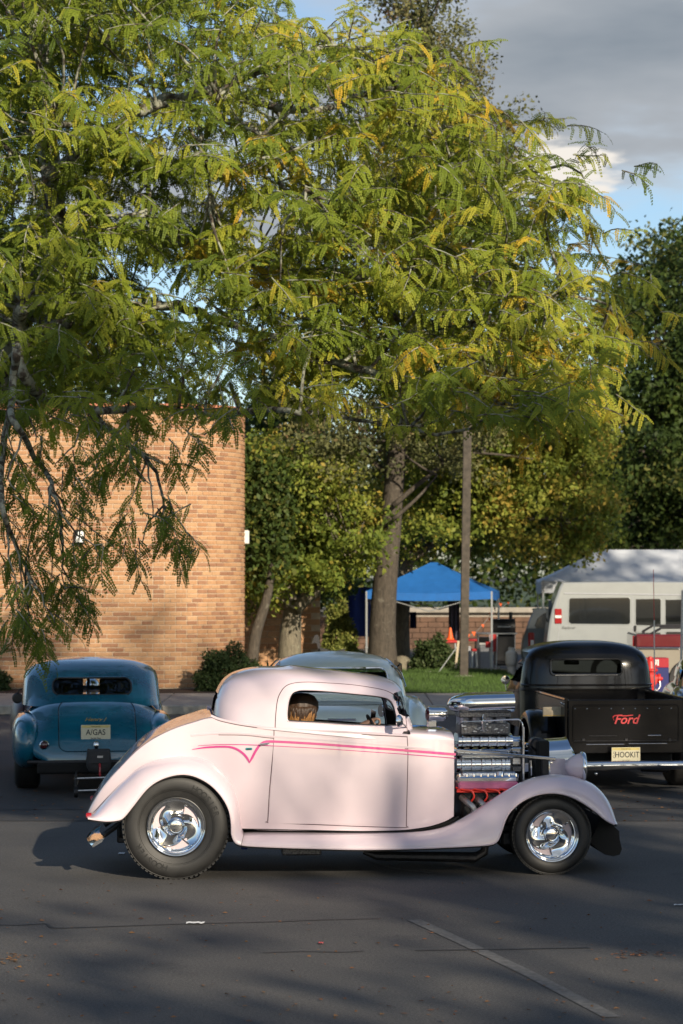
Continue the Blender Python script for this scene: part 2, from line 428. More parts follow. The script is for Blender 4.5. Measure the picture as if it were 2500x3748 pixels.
# ------------------------------------------------------------------ ground, kerb, walk, lawn
def asphalt():
    m, N, L, b = nodes_of('asphalt')
    tc = N.new('ShaderNodeTexCoord')
    def noise(sc, det=4, rough=.6):
        n = N.new('ShaderNodeTexNoise'); n.inputs['Scale'].default_value = sc; n.inputs['Detail'].default_value = det; n.inputs['Roughness'].default_value = rough
        L.new(tc.outputs['Object'], n.inputs['Vector']); return n.outputs[0]
    def ramp(src, p0, c0, p1, c1):
        r = N.new('ShaderNodeValToRGB'); L.new(src, r.inputs[0]); e = r.color_ramp.elements
        e[0].position = p0; e[0].color = (*c0, 1); e[1].position = p1; e[1].color = (*c1, 1); return r.outputs[0]
    def mix(f, a, c, t='MIX'):
        x = N.new('ShaderNodeMixRGB'); x.blend_type = t
        for i, v in enumerate((f, a, c)):
            if isinstance(v, (int, float)): x.inputs[i].default_value = v
            elif isinstance(v, tuple): x.inputs[i].default_value = (*v, 1)
            else: L.new(v, x.inputs[i])
        return x.outputs[0]
    agg = ramp(noise(55, 3, .7), .36, (.050, .049, .049), .70, (.112, .108, .103))
    spk = ramp(noise(150, 2, .5), .60, (0, 0, 0), .70, (1, 1, 1))
    c1 = mix(spk, agg, (.20, .19, .175))
    big = ramp(noise(.35, 5, .6), .35, (.72, .72, .75), .65, (1.18, 1.15, 1.10))
    c2 = mix(1.0, c1, big, 'MULTIPLY')
    st = ramp(noise(1.3, 6, .65), .60, (1, 1, 1), .74, (.62, .62, .64))
    c3 = mix(1.0, c2, st, 'MULTIPLY')
    L.new(c3, b.inputs['Base Color']); b.inputs['Roughness'].default_value = .82; b.inputs['Specular IOR Level'].default_value = .35
    bp = N.new('ShaderNodeBump'); bp.inputs['Strength'].default_value = .7; bp.inputs['Distance'].default_value = .006
    L.new(noise(70, 4, .7), bp.inputs['Height']); L.new(bp.outputs[0], b.inputs['Normal'])
asphalt()
mat('dark_asphalt', (0.030, 0.030, 0.032), rough=0.85, var=0.35, scale=45, bump=0.5, bscale=80)
mat('crack_tar', (0.010, 0.010, 0.011), rough=0.6, var=0.3, scale=20)
mat('worn_paint', (0.085, 0.083, 0.08), rough=0.85, var=0.25, scale=22, col2=(0.135, 0.133, 0.13))
mat('concrete', (0.33, 0.30, 0.26), rough=0.9, var=0.16, scale=5, bump=0.3, bscale=60)
mat('kerb_concrete', (0.36, 0.33, 0.28), rough=0.9, var=0.2, scale=7, bump=0.3, bscale=60)
mat('mulch', (0.035, 0.022, 0.016), rough=0.95, var=0.5, scale=25, bump=0.9, bscale=40)
mat('lawn_green', (0.040, 0.075, 0.014), rough=0.95, var=0.35, scale=4, bump=0.6, bscale=60)
mat('grass_blade', (0.055, 0.105, 0.016), rough=0.8, var=0.3, scale=3)
mat('grass_far', (0.045, 0.07, 0.02), rough=0.95, var=0.3, scale=.6)

def sheet(name, m, x0, x1, y0, y1, z, nx=1, ny=1):
    b = MB(); b.loft([[(x0 + (x1 - x0) * i / nx, y0 + (y1 - y0) * j / ny, z) for i in range(nx + 1)] for j in range(ny + 1)])
    o = b.build(name, m, None, smooth=False); o['kind'] = 'structure'; return o
g = sheet('ground', 'asphalt', -400, 400, -120, 900, 0.0, 8, 8)
KY0, WY0, WY1 = 39.3, 39.48, 43.45          # kerb face, walk
# darker asphalt strip under the parked row
sheet('parking_strip', 'dark_asphalt', -30, 30, 22.6, 31.5, 0.004)
# kerb stones, each its own piece
kerb = empty('kerb', (0, KY0, 0)); kerb['kind'] = 'structure'
k0 = MB().box((0, .09, .075), (1.992, .18, .15), .014).mesh('kerb_stone', 'kerb_concrete', sharp=30)
for i in range(-6, 2):
    o = bpy.data.objects.new('kerb_stone', k0); COL.objects.link(o); o.parent = kerb; o.location = (1 + 2 * i, 0, 0)
# concrete walk in slabs
walk = empty('sidewalk', (0, WY0, 0)); walk['kind'] = 'structure'
s0 = MB().box((0, 1.985, .07), (1.488, 3.96, .146), .010).mesh('slab', 'concrete', sharp=30)
for i in range(-8, 3):
    o = bpy.data.objects.new('slab', s0); COL.objects.link(o); o.parent = walk; o.location = (.75 + 1.5 * i, 0, 0)
bd = MB().box((-5.2, 44.8, .075), (7.6, 2.72, .15), .01).build('planting_bed', 'mulch'); bd['kind'] = 'structure'
# lawn: low crowned sheet from the walk to the drive
lw = MB(); rows = []
for j in range(41):
    y = WY1 + .002 + (53.2 - WY1) * j / 40
    rows.append([(x, y, .150 + .03 * math.sin(PI * min(1, (y - WY1) / 9.7)) + .012 * math.sin(x * 2.1 + y)) for x in np.linspace(-1.4, 3.55, 40)])
lw.loft(rows); lawn = lw.build('lawn', 'lawn_green'); lawn['kind'] = 'structure'
def grass_blades():
    n = 26000; x = RNG.uniform(-1.4, 3.5, n); y = WY1 + .05 + (53.1 - WY1) * RNG.uniform(0, 1, n) ** 1.1
    z = .150 + .03 * np.sin(PI * np.minimum(1, (y - WY1) / 9.7)) + .012 * np.sin(x * 2.1 + y)
    h = RNG.uniform(.035, .085, n); a = RNG.uniform(0, 2 * PI, n); w = .006
    dx, dy = np.cos(a) * w, np.sin(a) * w; lx, ly = RNG.normal(0, .02, n), RNG.normal(0, .02, n)
    v = np.stack([np.stack([x - dx, y - dy, z - .01], 1), np.stack([x + dx, y + dy, z - .01], 1), np.stack([x + lx, y + ly, z + h], 1)], 1).reshape(-1, 3)
    me = bpy.data.meshes.new('grass'); me.vertices.add(3 * n); me.vertices.foreach_set('co', v.ravel())
    me.loops.add(3 * n); me.loops.foreach_set('vertex_index', np.arange(3 * n)); me.polygons.add(n); me.polygons.foreach_set('loop_start', np.arange(0, 3 * n, 3)); me.polygons.foreach_set('loop_total', np.full(n, 3))
    me.update(); me.validate(); me.materials.append(M('grass_blade')); o = bpy.data.objects.new('grass', me); COL.objects.link(o)
    tag(o, 'short mown green grass of the strip behind the kerb', 'grass', kind='stuff')
grass_blades()
# side drive beyond the lawn, with its two pale kerb lines
dk = empty('drive_kerb', (0, 53.2, 0)); dk['kind'] = 'structure'
for px0, px1, py0, py1 in ((1560, 1895, 2458, 2480), (1690, 1895, 2443, 2453)):
    a, b = ground_at(px0, py0, .15), ground_at(px1, py1, .15); d = b - a; n = max(2, int(d.length / 1.0))
    for i in range(n):
        c = a + d * ((i + .5) / n); st = MB().box((c.x, c.y - 53.2, .075), (d.length / n - .01, .16, .17), .01, rot=(0, 0, math.atan2(d.y, d.x))).build('kerb_stone', 'kerb_concrete', dk)
sheet('far_field', 'grass_far', -160, 160, 78, 500, 0.03)

# painted bay line, tar cracks, litter
def ground_strip(name, m, pts, w, z=.004, parent=None):
    P = [ground_at(a, b, z) for a, b in pts]; b_ = MB(); rows = []
    for i, p in enumerate(P):
        t = P[min(i + 1, len(P) - 1)] - P[max(i - 1, 0)]; n = Vector((-t.y, t.x, 0)).normalized(); ww = w[i] if isinstance(w, (list, tuple)) else w
        rows.append([p + n * ww / 2, p - n * ww / 2])
    b_.loft(rows); o = b_.build(name, m, parent, smooth=False); o['kind'] = 'structure'; return o
ground_strip('bay_line', 'worn_paint', resample([(1515, 3366), (1700, 3450), (1950, 3570), (2240, 3722)], 20), .095)
ground_strip('pavement_crack', 'crack_tar', smooth_poly([(-60, 3384), (80, 3385), (165, 3380), (185, 3392), (230, 3396), (500, 3387), (700, 3380), (1000, 3373), (1180, 3366), (1390, 3361)], 6), .022)
ground_strip('pavement_crack', 'crack_tar', smooth_poly([(960, 3487), (1100, 3482), (1250, 3484), (1330, 3480)], 6), .018)
ground_strip('pavement_crack', 'crack_tar', smooth_poly([(1520, 3478), (1830, 3474), (1990, 3471), (2160, 3468)], 6), .024)
ground_strip('pavement_seam', 'crack_tar', smooth_poly([(-40, 2965), (330, 2963), (1200, 2964), (2560, 2958)], 5), .03)
ground_strip('bay_line', 'worn_paint', resample([(1330, 3140), (1440, 3178), (1590, 3196)], 12), .05)
def litter():
    mat('leaf_litter', (0.30, 0.16, 0.045), rough=.8, var=.4, scale=1.3, col2=(.16, .05, .02))
    n = 620; P = []; F = []
    for i in range(n):
        if i < 260: p = ground_at(random.uniform(0, 2500), random.uniform(3230, 3745))
        else: p = ground_at(random.choice((random.uniform(0, 700), random.uniform(1900, 2500), random.uniform(0, 2500))), random.uniform(2890, 3010))
        if i > 540: p = ground_at(random.gauss(2330, 70), random.gauss(3495, 7)) if i % 2 else ground_at(random.gauss(30, 40), random.gauss(3510, 9))
        s = random.uniform(.008, .024); a = random.uniform(0, 2 * PI); z = .006; o = len(P)
        for k, (u, v, h) in enumerate(((-1, 0, .2), (0, .5, 1.0), (1, 0, .1), (0, -.5, .5))):
            P.append((p.x + s * (u * math.cos(a) - v * math.sin(a)), p.y + s * (u * math.sin(a) + v * math.cos(a)), z + h * random.uniform(0, .010)))
        F.append((o, o + 1, o + 2, o + 3))
    b = MB(); b.add(P, F); o = b.build('leaf_litter', 'leaf_litter', None, smooth=False, fix=False)
    tag(o, 'small fallen leaves scattered over the asphalt', 'leaves', kind='stuff')
litter()
def scrap(px, py, w, h, m, label, name='paper_scrap', cat='litter'):
    p = ground_at(px, py); b = MB(); rows = []
    for j in range(4): rows.append([(p.x - w / 2 + w * i / 6, p.y - h / 2 + h * j / 3, .007 + .006 * abs(math.sin(i * 1.9 + j))) for i in range(7)])
    b.loft(rows); o = b.build(name, m); tag(o, label, cat); return o
scrap(715, 3382, .12, .07, 'paper_white', 'torn white paper scrap lying on the long tar crack')
scrap(445, 3127, .05, .10, 'paper_white', 'small white paper scrap behind the hot rod rear tyre')
scrap(1175, 3456, .03, .05, 'plastic_red', 'tiny red scrap lying on open asphalt', 'red_scrap')
scrap(2490, 3316, .09, .03, 'paper_white', 'white chalky scrap on the asphalt ahead of the front wheel')
# ------------------------------------------------------------------ brick building with the rounded corner
def brick_mat(name, kind):
    m, N, L, b = nodes_of(name)
    at_ = N.new('ShaderNodeAttribute'); at_.attribute_name = 'tint'; at_.attribute_type = kind
    r = N.new('ShaderNodeValToRGB'); L.new(at_.outputs['Fac'], r.inputs[0]); e = r.color_ramp.elements
    e[0].position = 0; e[0].color = (.30, .15, .085, 1); e[1].position = 1; e[1].color = (.50, .30, .165, 1)
    for p, c in ((.18, (.34, .18, .105)), (.24, (.40, .205, .105)), (.6, (.46, .255, .135))):
        x = e.new(p); x.color = (*c, 1)
    tc = N.new('ShaderNodeTexCoord'); n = N.new('ShaderNodeTexNoise'); n.inputs['Scale'].default_value = 26; n.inputs['Detail'].default_value = 6
    L.new(tc.outputs['Object'], n.inputs['Vector'])
    mr = N.new('ShaderNodeMapRange'); L.new(n.outputs[0], mr.inputs[0]); mr.inputs[1].default_value = .3; mr.inputs[2].default_value = .7; mr.inputs[3].default_value = .84; mr.inputs[4].default_value = 1.14
    mx = N.new('ShaderNodeMixRGB'); mx.blend_type = 'MULTIPLY'; mx.inputs[0].default_value = 1; L.new(r.outputs[0], mx.inputs[1]); L.new(mr.outputs[0], mx.inputs[2])
    L.new(mx.outputs[0], b.inputs['Base Color']); b.inputs['Roughness'].default_value = .88; b.inputs['Specular IOR Level'].default_value = .25
    bp = N.new('ShaderNodeBump'); bp.inputs['Strength'].default_value = .35; bp.inputs['Distance'].default_value = .004; L.new(n.outputs[0], bp.inputs['Height']); L.new(bp.outputs[0], b.inputs['Normal'])
brick_mat('brick_face', 'OBJECT'); brick_mat('brick_mass', 'GEOMETRY')
mat('mortar', (0.60, 0.49, 0.36), rough=.95, var=.12, scale=6, bump=.3, bscale=50)
mat('coping', (0.42, 0.16, 0.09), rough=.8, var=.12, scale=6)
WALL_Y = 45.0; SC = FPX / WALL_Y
XC = (560 - 1250) / SC; RAD = 322 / SC; XL = -9.5; Z0 = .16; CH = 0.0834; ROWS = 62; ZT = Z0 + ROWS * CH
bld = empty('brick_building', (XC, WALL_Y, .15), 0, 'tan brick building with rounded corner behind the teal coupe', 'building')
AMAX = R(97)
def wpath(s):
    """point and outward normal at arc length s (0 = start of the curve; negative = flat wall to the left)"""
    if s <= 0: return Vector((s, 0, 0)), Vector((0, -1, 0))
    q = AMAX * RAD
    if s <= q:
        a = s / RAD; return Vector((RAD * math.sin(a), RAD * (1 - math.cos(a)), 0)), Vector((math.sin(a), -math.cos(a), 0))
    ca, sa = math.cos(AMAX), math.sin(AMAX); return Vector((RAD * sa + (s - q) * ca, RAD * (1 - ca) + (s - q) * sa, 0)), Vector((sa, -ca, 0))
ss = [XL - XC] + list(np.linspace(0, AMAX * RAD, 32)) + [AMAX * RAD + 7]
b = MB(); b.loft([[tuple(wpath(s)[0] - wpath(s)[1] * .012 + Vector((0, 0, z))) for s in ss] for z in (0, ZT - .15)])
b.build('mortar_bed', 'mortar', bld, sharp=0)
cp = MB(); cp.loft([[tuple(wpath(s)[0] + wpath(s)[1] * o + Vector((0, 0, ZT - .15 + z))) for s in ss] for o, z in ((-.02, .001), (.035, .001), (.04, .02), (.04, .10), (.02, .125), (-.3, .125))]); cp.build('coping', 'coping', bld, sharp=30)
BL, JT = .320, .014
def brick_box(L_, H=CH - .0145, D=.05): return MB().box((0, D / 2 - .0, 0), (L_, D, H), .004)
shared = brick_box(BL - JT).mesh('brick', 'brick_face', sharp=30)
n_ind = 0; V = []; F = []; T = []
cands = []
for r in range(ROWS):
    z = (r + .5) * CH + .01; off = (r % 3) * BL / 3 if True else 0
    s = -off if r % 3 else 0.0
    # flat wall leftwards in stretchers
    x = -((r % 3) * BL / 3) ; k = 0
    while x > XL - XC + .2:
        cands.append((x - BL / 2, z, BL)); x -= BL
    # short bricks from there round the curve
    x = -((r % 3) * BL / 3)
    q = AMAX * RAD + .6
    while x < q:
        cands.append((x + .1065, z, .213)); x += .213
def place(s, z):
    p, n = wpath(s); return p + Vector((0, 0, z)), math.atan2(n.x, -n.y)
vis = []
for i, (s, z, l) in enumerate(cands):
    p, _ = place(s, z); w = Vector((XC, WALL_Y, .15)) + p; px = 1250 + w.x / w.y * FPX; py = YH - (w.z - CAM_H) / w.y * FPX
    if l == BL and 60 < px < 560 and 1960 < py < 2420: vis.append(i)
pick = set(vis[:300])
tt = np.clip(np.where(RNG.uniform(0, 1, len(cands)) < .22, RNG.uniform(0, .2, len(cands)), RNG.uniform(.22, 1, len(cands))), 0, 1)
for i, (s, z, l) in enumerate(cands):
    p, a = place(s, z); jit = random.uniform(-.002, .002)
    if i in pick:
        o = bpy.data.objects.new('brick', shared); COL.objects.link(o); o.parent = bld; o.location = p + Vector((0, jit - .002, 0)); o.rotation_euler = (0, 0, a); o['tint'] = float(tt[i])
    else:
        mb_ = brick_box(l - JT); Rm = Matrix.Rotation(a, 3, 'Z'); o0 = len(V)
        for v in mb_.v: V.append(tuple(Rm @ (Vector(v) + Vector((0, jit - .002, 0))) + p))
        F += [tuple(k + o0 for k in f) for f in mb_.f]; T += [float(tt[i])] * len(mb_.v)
b = MB(); b.v = V; b.f = F; o = b.build('brickwork', 'brick_mass', bld, smooth=False, fix=False); o['kind'] = 'stuff'
at_ = o.data.attributes.new('tint', 'FLOAT', 'POINT'); at_.data.foreach_set('value', np.array(T, np.float32))
mat('roof_felt', (.08, .08, .08), rough=.9)
b = MB(); b.box(((XL - XC + RAD) / 2 - .1, 6.2, ZT - .18), (abs(XL - XC) + RAD - .3, 10, .04)); b.build('roof_deck', 'roof_felt', bld, smooth=False)
# wall lamp half hidden by the leaves, white box on the far side of the curve
def wall_lamp():
    o = MB(); c = at(293, 1965, WALL_Y) - Vector((XC, WALL_Y, .15)); o.box((c.x, -.05, c.z), (.19, .10, .27), .02); k = o.build('wall_lamp', 'dark_metal', bld)
    mat('lamp_glass_white', (.80, .80, .78), rough=.3); d = MB(); d.prism([(c.x - .07, c.z - .10), (c.x + .08, c.z - .10), (c.x + .08, c.z + .11), (c.x - .03, c.z + .09)], -.105, -.13, 'y'); d.build('lamp_diffuser', 'lamp_glass_white', k)
wall_lamp()
p, n = wpath(AMAX * RAD + .5); z = at(893, 1965, WALL_Y + 2).z - .15
MB().box((p.x + .07, p.y, z), (.13, .22, .26), .01).build('meter_box', 'white_paint', bld)
# low wing of the same building behind the round corner
wing = empty('brick_wing', (at(1030, 2400, 55).x, 55, 0), 0, 'low sunlit brick wing wall beyond the rounded corner', 'wall')
x0, x1 = at(840, 2300, 55).x - wing.location.x, at(1172, 2300, 55).x - wing.location.x; zt = at(1000, 2130, 55).z
MB().box(((x0 + x1) / 2, .12, zt / 2), (x1 - x0, .2, zt)).build('mortar_bed', 'mortar', wing, smooth=False)
wb = brick_box(BL * 1.25 - JT, .125).mesh('brick', 'brick_face', sharp=30); V = []; r = 0; cnt = 0
z = .08
while z < zt - .05:
    x = x1 - .2 - (r % 2) * BL * .62
    while x > x0 + .1:
        o = bpy.data.objects.new('brick', wb); COL.objects.link(o); o.parent = wing; o.location = (x, -.004 + random.uniform(-.002, .002), z); o['tint'] = random.uniform(.3, 1); x -= BL * 1.25; cnt += 1
    z += .137; r += 1
MB().box(((x0 + x1) / 2, .1, zt + .04), (x1 - x0 + .1, .32, .08), .01).build('coping', 'coping', wing)
# ------------------------------------------------------------------ the pink hot rod (x forward, near side at -y)
YAW = R(4.6)
_nw = at(645, 3030, 18.29)                                    # outer face of the near rear wheel
PF = Frame((_nw.x - 0.82 * math.sin(YAW), 18.29 + 0.82 * math.cos(YAW), 0.0), YAW)
hot = empty('hot_rod_coupe', PF.O, YAW, 'pale pink three window hot rod coupe with exposed chrome supercharged engine', 'car')
def pk(px, py, y=-0.66):
    p = PF.pt(px, py, y); return (p.x, p.z)
def pkx(px, y=-0.66): return pk(px, 2700, y)[0]

# plan half width of the body along x
Wb = interp([(pkx(300), .34), (pkx(350), .44), (pkx(440), .53), (pkx(560), .60), (pkx(700), .64), (pkx(850), .665), (pkx(1000), .675),
             (pkx(1200), .665), (pkx(1350), .635), (pkx(1490), .575), (pkx(1600), .525), (pkx(1700), .50)])
def tab(pts, y): return interp([pk(a, b, y) for a, b in pts])
top_z = tab([(318, 2962), (364, 2882), (440, 2793), (491, 2736), (555, 2686), (619, 2653), (683, 2632), (740, 2622), (800, 2612), (1480, 2655), (1540, 2661), (1606, 2663), (1645, 2670), (1672, 2690)], 0.0)
belt_z = tab([(318, 2988), (380, 2884), (440, 2815), (510, 2744), (560, 2708), (640, 2668), (700, 2648), (775, 2629), (840, 2640), (900, 2652), (1005, 2664), (1200, 2676), (1490, 2690), (1600, 2698), (1675, 2715)], -0.62)
bot_z = tab([(318, 2996), (440, 3000), (700, 3010), (870, 3036), (1300, 3044), (1459, 3044), (1555, 3036), (1632, 3017), (1690, 2985)], -0.64)
def body_y(x, z):
    """half width of the lower body at (x, z)"""
    W = Wb(x); zb = belt_z(x); z0 = bot_z(x); t = max(0.0, (zb - z) / max(0.05, zb - z0))
    return W * (1 - 0.035 * (1 - t) ** 2 - 0.085 * t ** 3) - 0.0
def body_side_row(x, n=22, off=0.0):
    z0, zb = bot_z(x), belt_z(x); return [(x, -(body_y(x, z0 + (zb - z0) * k / n) + off), z0 + (zb - z0) * k / n) for k in range(n + 1)]
x_tail, x_fire = pkx(318), pkx(1672)
x_cab0, x_cab1 = pkx(778), pkx(1508)
mb = MB(); xs = sorted(set([x_tail + (x_fire - x_tail) * (i / 110) for i in range(111)] + [x_cab0, x_cab1]))
side = [body_side_row(x) for x in xs]
mb.loft(side)
def cap_rows(xa, xb):
    rows = []
    for x in [q for q in xs if xa - 1e-6 <= q <= xb + 1e-6]:
        zb, zt = belt_z(x), max(top_z(x), belt_z(x) + 0.01); W = body_y(x, zb); r = []
        for k in range(15):
            th = PI / 2 * k / 14; r.append((x, -W * math.cos(th) ** (2 / 3.8), zb + (zt - zb) * math.sin(th) ** (2 / 2.2)))
        rows.append(r)
    return rows
mb.loft(cap_rows(x_tail, x_cab0)); mb.loft(cap_rows(x_cab1, x_fire))
mb.mirror_y()
# closing panels: tail pan, firewall
def wall_at(x):
    r = body_side_row(x); zt = max(top_z(x), belt_z(x) + .01); W = body_y(x, belt_z(x))
    cap = [(x, -W * math.cos(PI / 2 * k / 14) ** (2 / 3.8), belt_z(x) + (zt - belt_z(x)) * math.sin(PI / 2 * k / 14) ** (2 / 2.2)) for k in range(1, 15)]
    h = r + cap; return h + [(p[0], -p[1], p[2]) for p in h[::-1][1:]]
for x in (x_tail, x_fire):
    w = wall_at(x); mb.add(w, [tuple(range(len(w)))])
mb.build('body', 'pink_paint', hot, sharp=38)

# ---- greenhouse, built as tilted slices
KT = 0.102
prof = [(775, 2622), (779, 2573), (791, 2535), (810, 2497), (842, 2468), (893, 2449), (944, 2441), (1027, 2438.5)]
proff = [(1514, 2664), (1507, 2637), (1493, 2586), (1483, 2537), (1461, 2505), (1430, 2488), (1377, 2475), (1300, 2465), (1129, 2446)]
def tilt(x, z): return z + KT * x
P0 = [pk(a, b, 0.0) for a, b in prof]; P1 = [pk(a, b, -0.25) for a, b in proff]
S0 = min(tilt(*P0[0]), tilt(*P1[0])) - 0.02; S1 = max(tilt(*p) for p in P0 + P1) + 0.004
apex = 0.5 * (P0[-1][0] + P1[-1][0])
xr_s = interp(sorted([(tilt(x, z), x) for x, z in P0] + [(S1, apex - 0.02), (S0 - .05, P0[0][0])]))
xf_s = interp(sorted([(tilt(x, z), x) for x, z in P1] + [(S1, apex + 0.02), (S0 - .05, P1[0][0])]))
def gh_tau(t): return (1 - 0.20 * t) * max(0.0, 1 - t ** 7) ** (1 / 2.1)
def gh_n(t): return 5.0 - 2.2 * t
def gh_y(x, z, off=0.0):
    s = tilt(x, z); t = min(1, max(0, (s - S0) / (S1 - S0))); a, b = xr_s(s), xf_s(s); u = 2 * (x - a) / (b - a) - 1
    if abs(u) >= 1: return 0.0
    n = gh_n(t); return Wb(x) * 0.985 * gh_tau(t) * (1 - abs(u) ** n) ** (1 / n) - off
win_px = [(1047, 2630), (1048, 2600), (1054, 2562), (1066, 2537), (1084, 2527), (1110, 2524), (1180, 2527), (1294, 2538), (1390, 2550), (1428, 2561), (1449, 2582), (1459, 2620), (1464, 2655), (1450, 2663), (1294, 2655), (1180, 2647), (1065, 2641), (1052, 2638)]
WIN = smooth_poly([pk(a, b, -0.56) for a, b in win_px], 4, closed=True)
WINF = [(x, z - (.055 if z < pk(1250, 2610, -.56)[1] else 0)) for x, z in WIN]
ws_z = [pk(1500, 2618, -0.3)[1], pk(1480, 2535, -0.3)[1]]
WSH = smooth_poly([(-.40, ws_z[0]), (0, ws_z[0] - .005), (.40, ws_z[0]), (.40, ws_z[0] + .10), (.36, ws_z[1]), (0, ws_z[1] + .01), (-.36, ws_z[1]), (-.40, ws_z[0] + .10)], 4, closed=True)
rz_ = [pk(780, 2595, 0)[1], pk(790, 2535, 0)[1]]
RWIN = smooth_poly([(-.27, rz_[0]), (0, rz_[0] - .005), (.27, rz_[0]), (.29, .5 * (rz_[0] + rz_[1])), (.25, rz_[1]), (0, rz_[1] + .006), (-.25, rz_[1]), (-.29, .5 * (rz_[0] + rz_[1]))], 4, closed=True)
def greenhouse(name, m, inset):
    na, ns = 220, 60; rows = []
    for i in range(ns):
        t = math.sin(PI / 2 * (i / (ns - 1)) ** 0.9); s = S0 + (S1 - S0) * t; a, b = xr_s(s) + inset, xf_s(s) - inset
        n = gh_n(t); W = gh_tau(t); row = []
        for k in range(na):
            ph = 2 * PI * k / na; c, sn = math.cos(ph), math.sin(ph)
            u = math.copysign(abs(c) ** (2 / n), c); y = math.copysign(abs(sn) ** (2 / n), sn)
            x = (a + b) / 2 + u * (b - a) / 2; yy = y * max(0.0, Wb(x) * 0.985 * W - inset); z = s - KT * x - inset * 0.9 * t
            row.append((x, yy, z))
        rows.append(row)
    g = MB(); g.loft(rows, close_v=True, cap1=True); v, f = g.v, g.f
    for sg_, W_ in ((-1, WIN), (1, WINF)):
        v, f = cut_hole(v, f, lambda p: (p[0], p[2]), W_, lambda p, a, b: (a, math.copysign(max(.2, gh_y(a, b) - inset), p[1]), b), lambda p: p[1] * sg_ > 0.33)
    fm = (P0[0][0] + P1[0][0]) / 2
    v, f = cut_hole(v, f, lambda p: (p[1], p[2]), WSH, lambda p, a, b: (p[0], a, b), lambda p: p[0] > fm + .45)
    v, f = cut_hole(v, f, lambda p: (p[1], p[2]), RWIN, lambda p, a, b: (p[0], a, b), lambda p: p[0] < fm - .35)
    g.v, g.f = v, f
    return g.build(name, m, hot, sharp=0)
roof = greenhouse('roof', 'pink_paint', 0.0)
greenhouse('headliner', 'interior_cloth', 0.022)
def ring_on_side(poly, sgn, off, y_fn): return [(x, sgn * (y_fn(x, z) + off), z) for x, z in poly]
for sg in (-1, 1):
    WIN_ = WIN if sg < 0 else WINF; fr = MB(); n_ = len(WIN); cx = sum(p[0] for p in WIN) / n_; cz = sum(p[1] for p in WIN) / n_
    def sc(k): return [(cx + (x - cx) * k[0], cz + (z - cz) * k[1]) for x, z in WIN_]
    rows = [[(x, sg * (gh_y(x0, z0) + o), z) for (x, z), (x0, z0) in zip(sc(k), WIN_)] for k, o in (((1.0, 1.0), 0.003), ((.985, .96), .001), ((.977, .94), -.012), ((.977, .94), -.05))]
    fr.loft([list(r) for r in rows], close_v=True); fr.build('window_frame', 'pink_paint', hot, sharp=50)
    ch = MB(); ch.tube(ring_on_side(sc((.974, .93)), sg, -0.05, gh_y), 0.006, 6, closed=True); ch.build('window_seal', 'black_rubber', hot)
w = MB(); xw = lambda y, z: xf_s(tilt(P1[2][0], z)) - 0.03
w.loft([[(xf_s(tilt(1.75, z)) - 0.018 - 0.02 * abs(y / .4) ** 2, y, z) for y in np.linspace(-.41, .41, 9)] for z in np.linspace(ws_z[0] - .01, ws_z[1] + .012, 6)])
w.build('windscreen', 'clear_glass', hot)
w = MB(); w.loft([[(xr_s(tilt(P0[2][0], z)) + 0.02, y, z) for y in np.linspace(-.3, .3, 7)] for z in np.linspace(rz_[0] - .01, rz_[1] + .012, 5)])
w.build('rear_window', 'clear_glass', hot)

# belt mouldings, door cut lines, stripes: thin pieces laid on the body surface
def on_body(px, py, off=0.002):
    x, z = pk(px, py, -0.66)
    for _ in range(4):
        y = body_y(x, z); x, z = pk(px, py, -y)
    return (x, -(body_y(x, z) + off), z)
def on_roof(px, py, off=0.002):
    x, z = pk(px, py, -0.55)
    for _ in range(5):
        y = gh_y(x, z); x, z = pk(px, py, -max(y, .1))
    return (x, -(gh_y(x, z) + off), z)
def mir(pts): return [(p[0], -p[1], p[2]) for p in pts]
def both(fn):
    for s_ in (0, 1): fn(s_)
def line_part(name, m, pxs, r, n=6, surf=on_body, off=0.0, flat=None):
    pts = [surf(a, b, off) for a, b in resample(smooth_poly(pxs, 8), 60)]
    for s_ in (0, 1):
        p = pts if s_ == 0 else mir(pts); t = MB().tube(p, r, n)
        t.build(name, m, hot)
line_part('belt_moulding', 'pink_paint', [(772, 2620), (800, 2632), (840, 2642), (900, 2653), (1005, 2665), (1200, 2677), (1490, 2692)], 0.011, off=-0.002)
line_part('belt_moulding', 'pink_paint', [(700, 2692), (800, 2684), (900, 2686), (1005, 2697), (1200, 2711), (1490, 2735), (1590, 2745)], 0.012, off=-0.006)
line_part('belt_crease', 'seam_dark', [(775, 2625), (800, 2637), (840, 2647), (900, 2658), (1005, 2670.5), (1200, 2682.5), (1490, 2697)], 0.003, off=0.000)
line_part('belt_crease', 'seam_dark', [(800, 2690), (900, 2692), (1005, 2703), (1200, 2717), (1490, 2741)], 0.0022, off=0.001)
DOOR = [(1003, 2668), (1002, 2720), (995, 2800), (986, 2900), (980, 3006), (985, 3011), (1150, 3018), (1300, 3024), (1480, 3029), (1487, 3024), (1490, 2900), (1493, 2760), (1490, 2692)]
line_part('door_gap', 'seam_dark', DOOR[:5], 0.0032, off=0.000)
line_part('door_gap', 'seam_dark', DOOR[4:10], 0.0032, off=0.000)
line_part('door_gap', 'seam_dark', DOOR[9:], 0.0032, off=0.000)
line_part('door_gap', 'seam_dark', [(1007, 2663), (1009, 2620), (1015, 2566), (1026, 2536), (1045, 2512), (1076, 2500), (1130, 2496.5), (1200, 2500), (1294, 2507), (1390, 2522), (1428, 2535), (1459, 2556), (1478, 2595), (1488, 2650), (1491, 2688)], 0.0034, surf=on_roof, off=0.0)
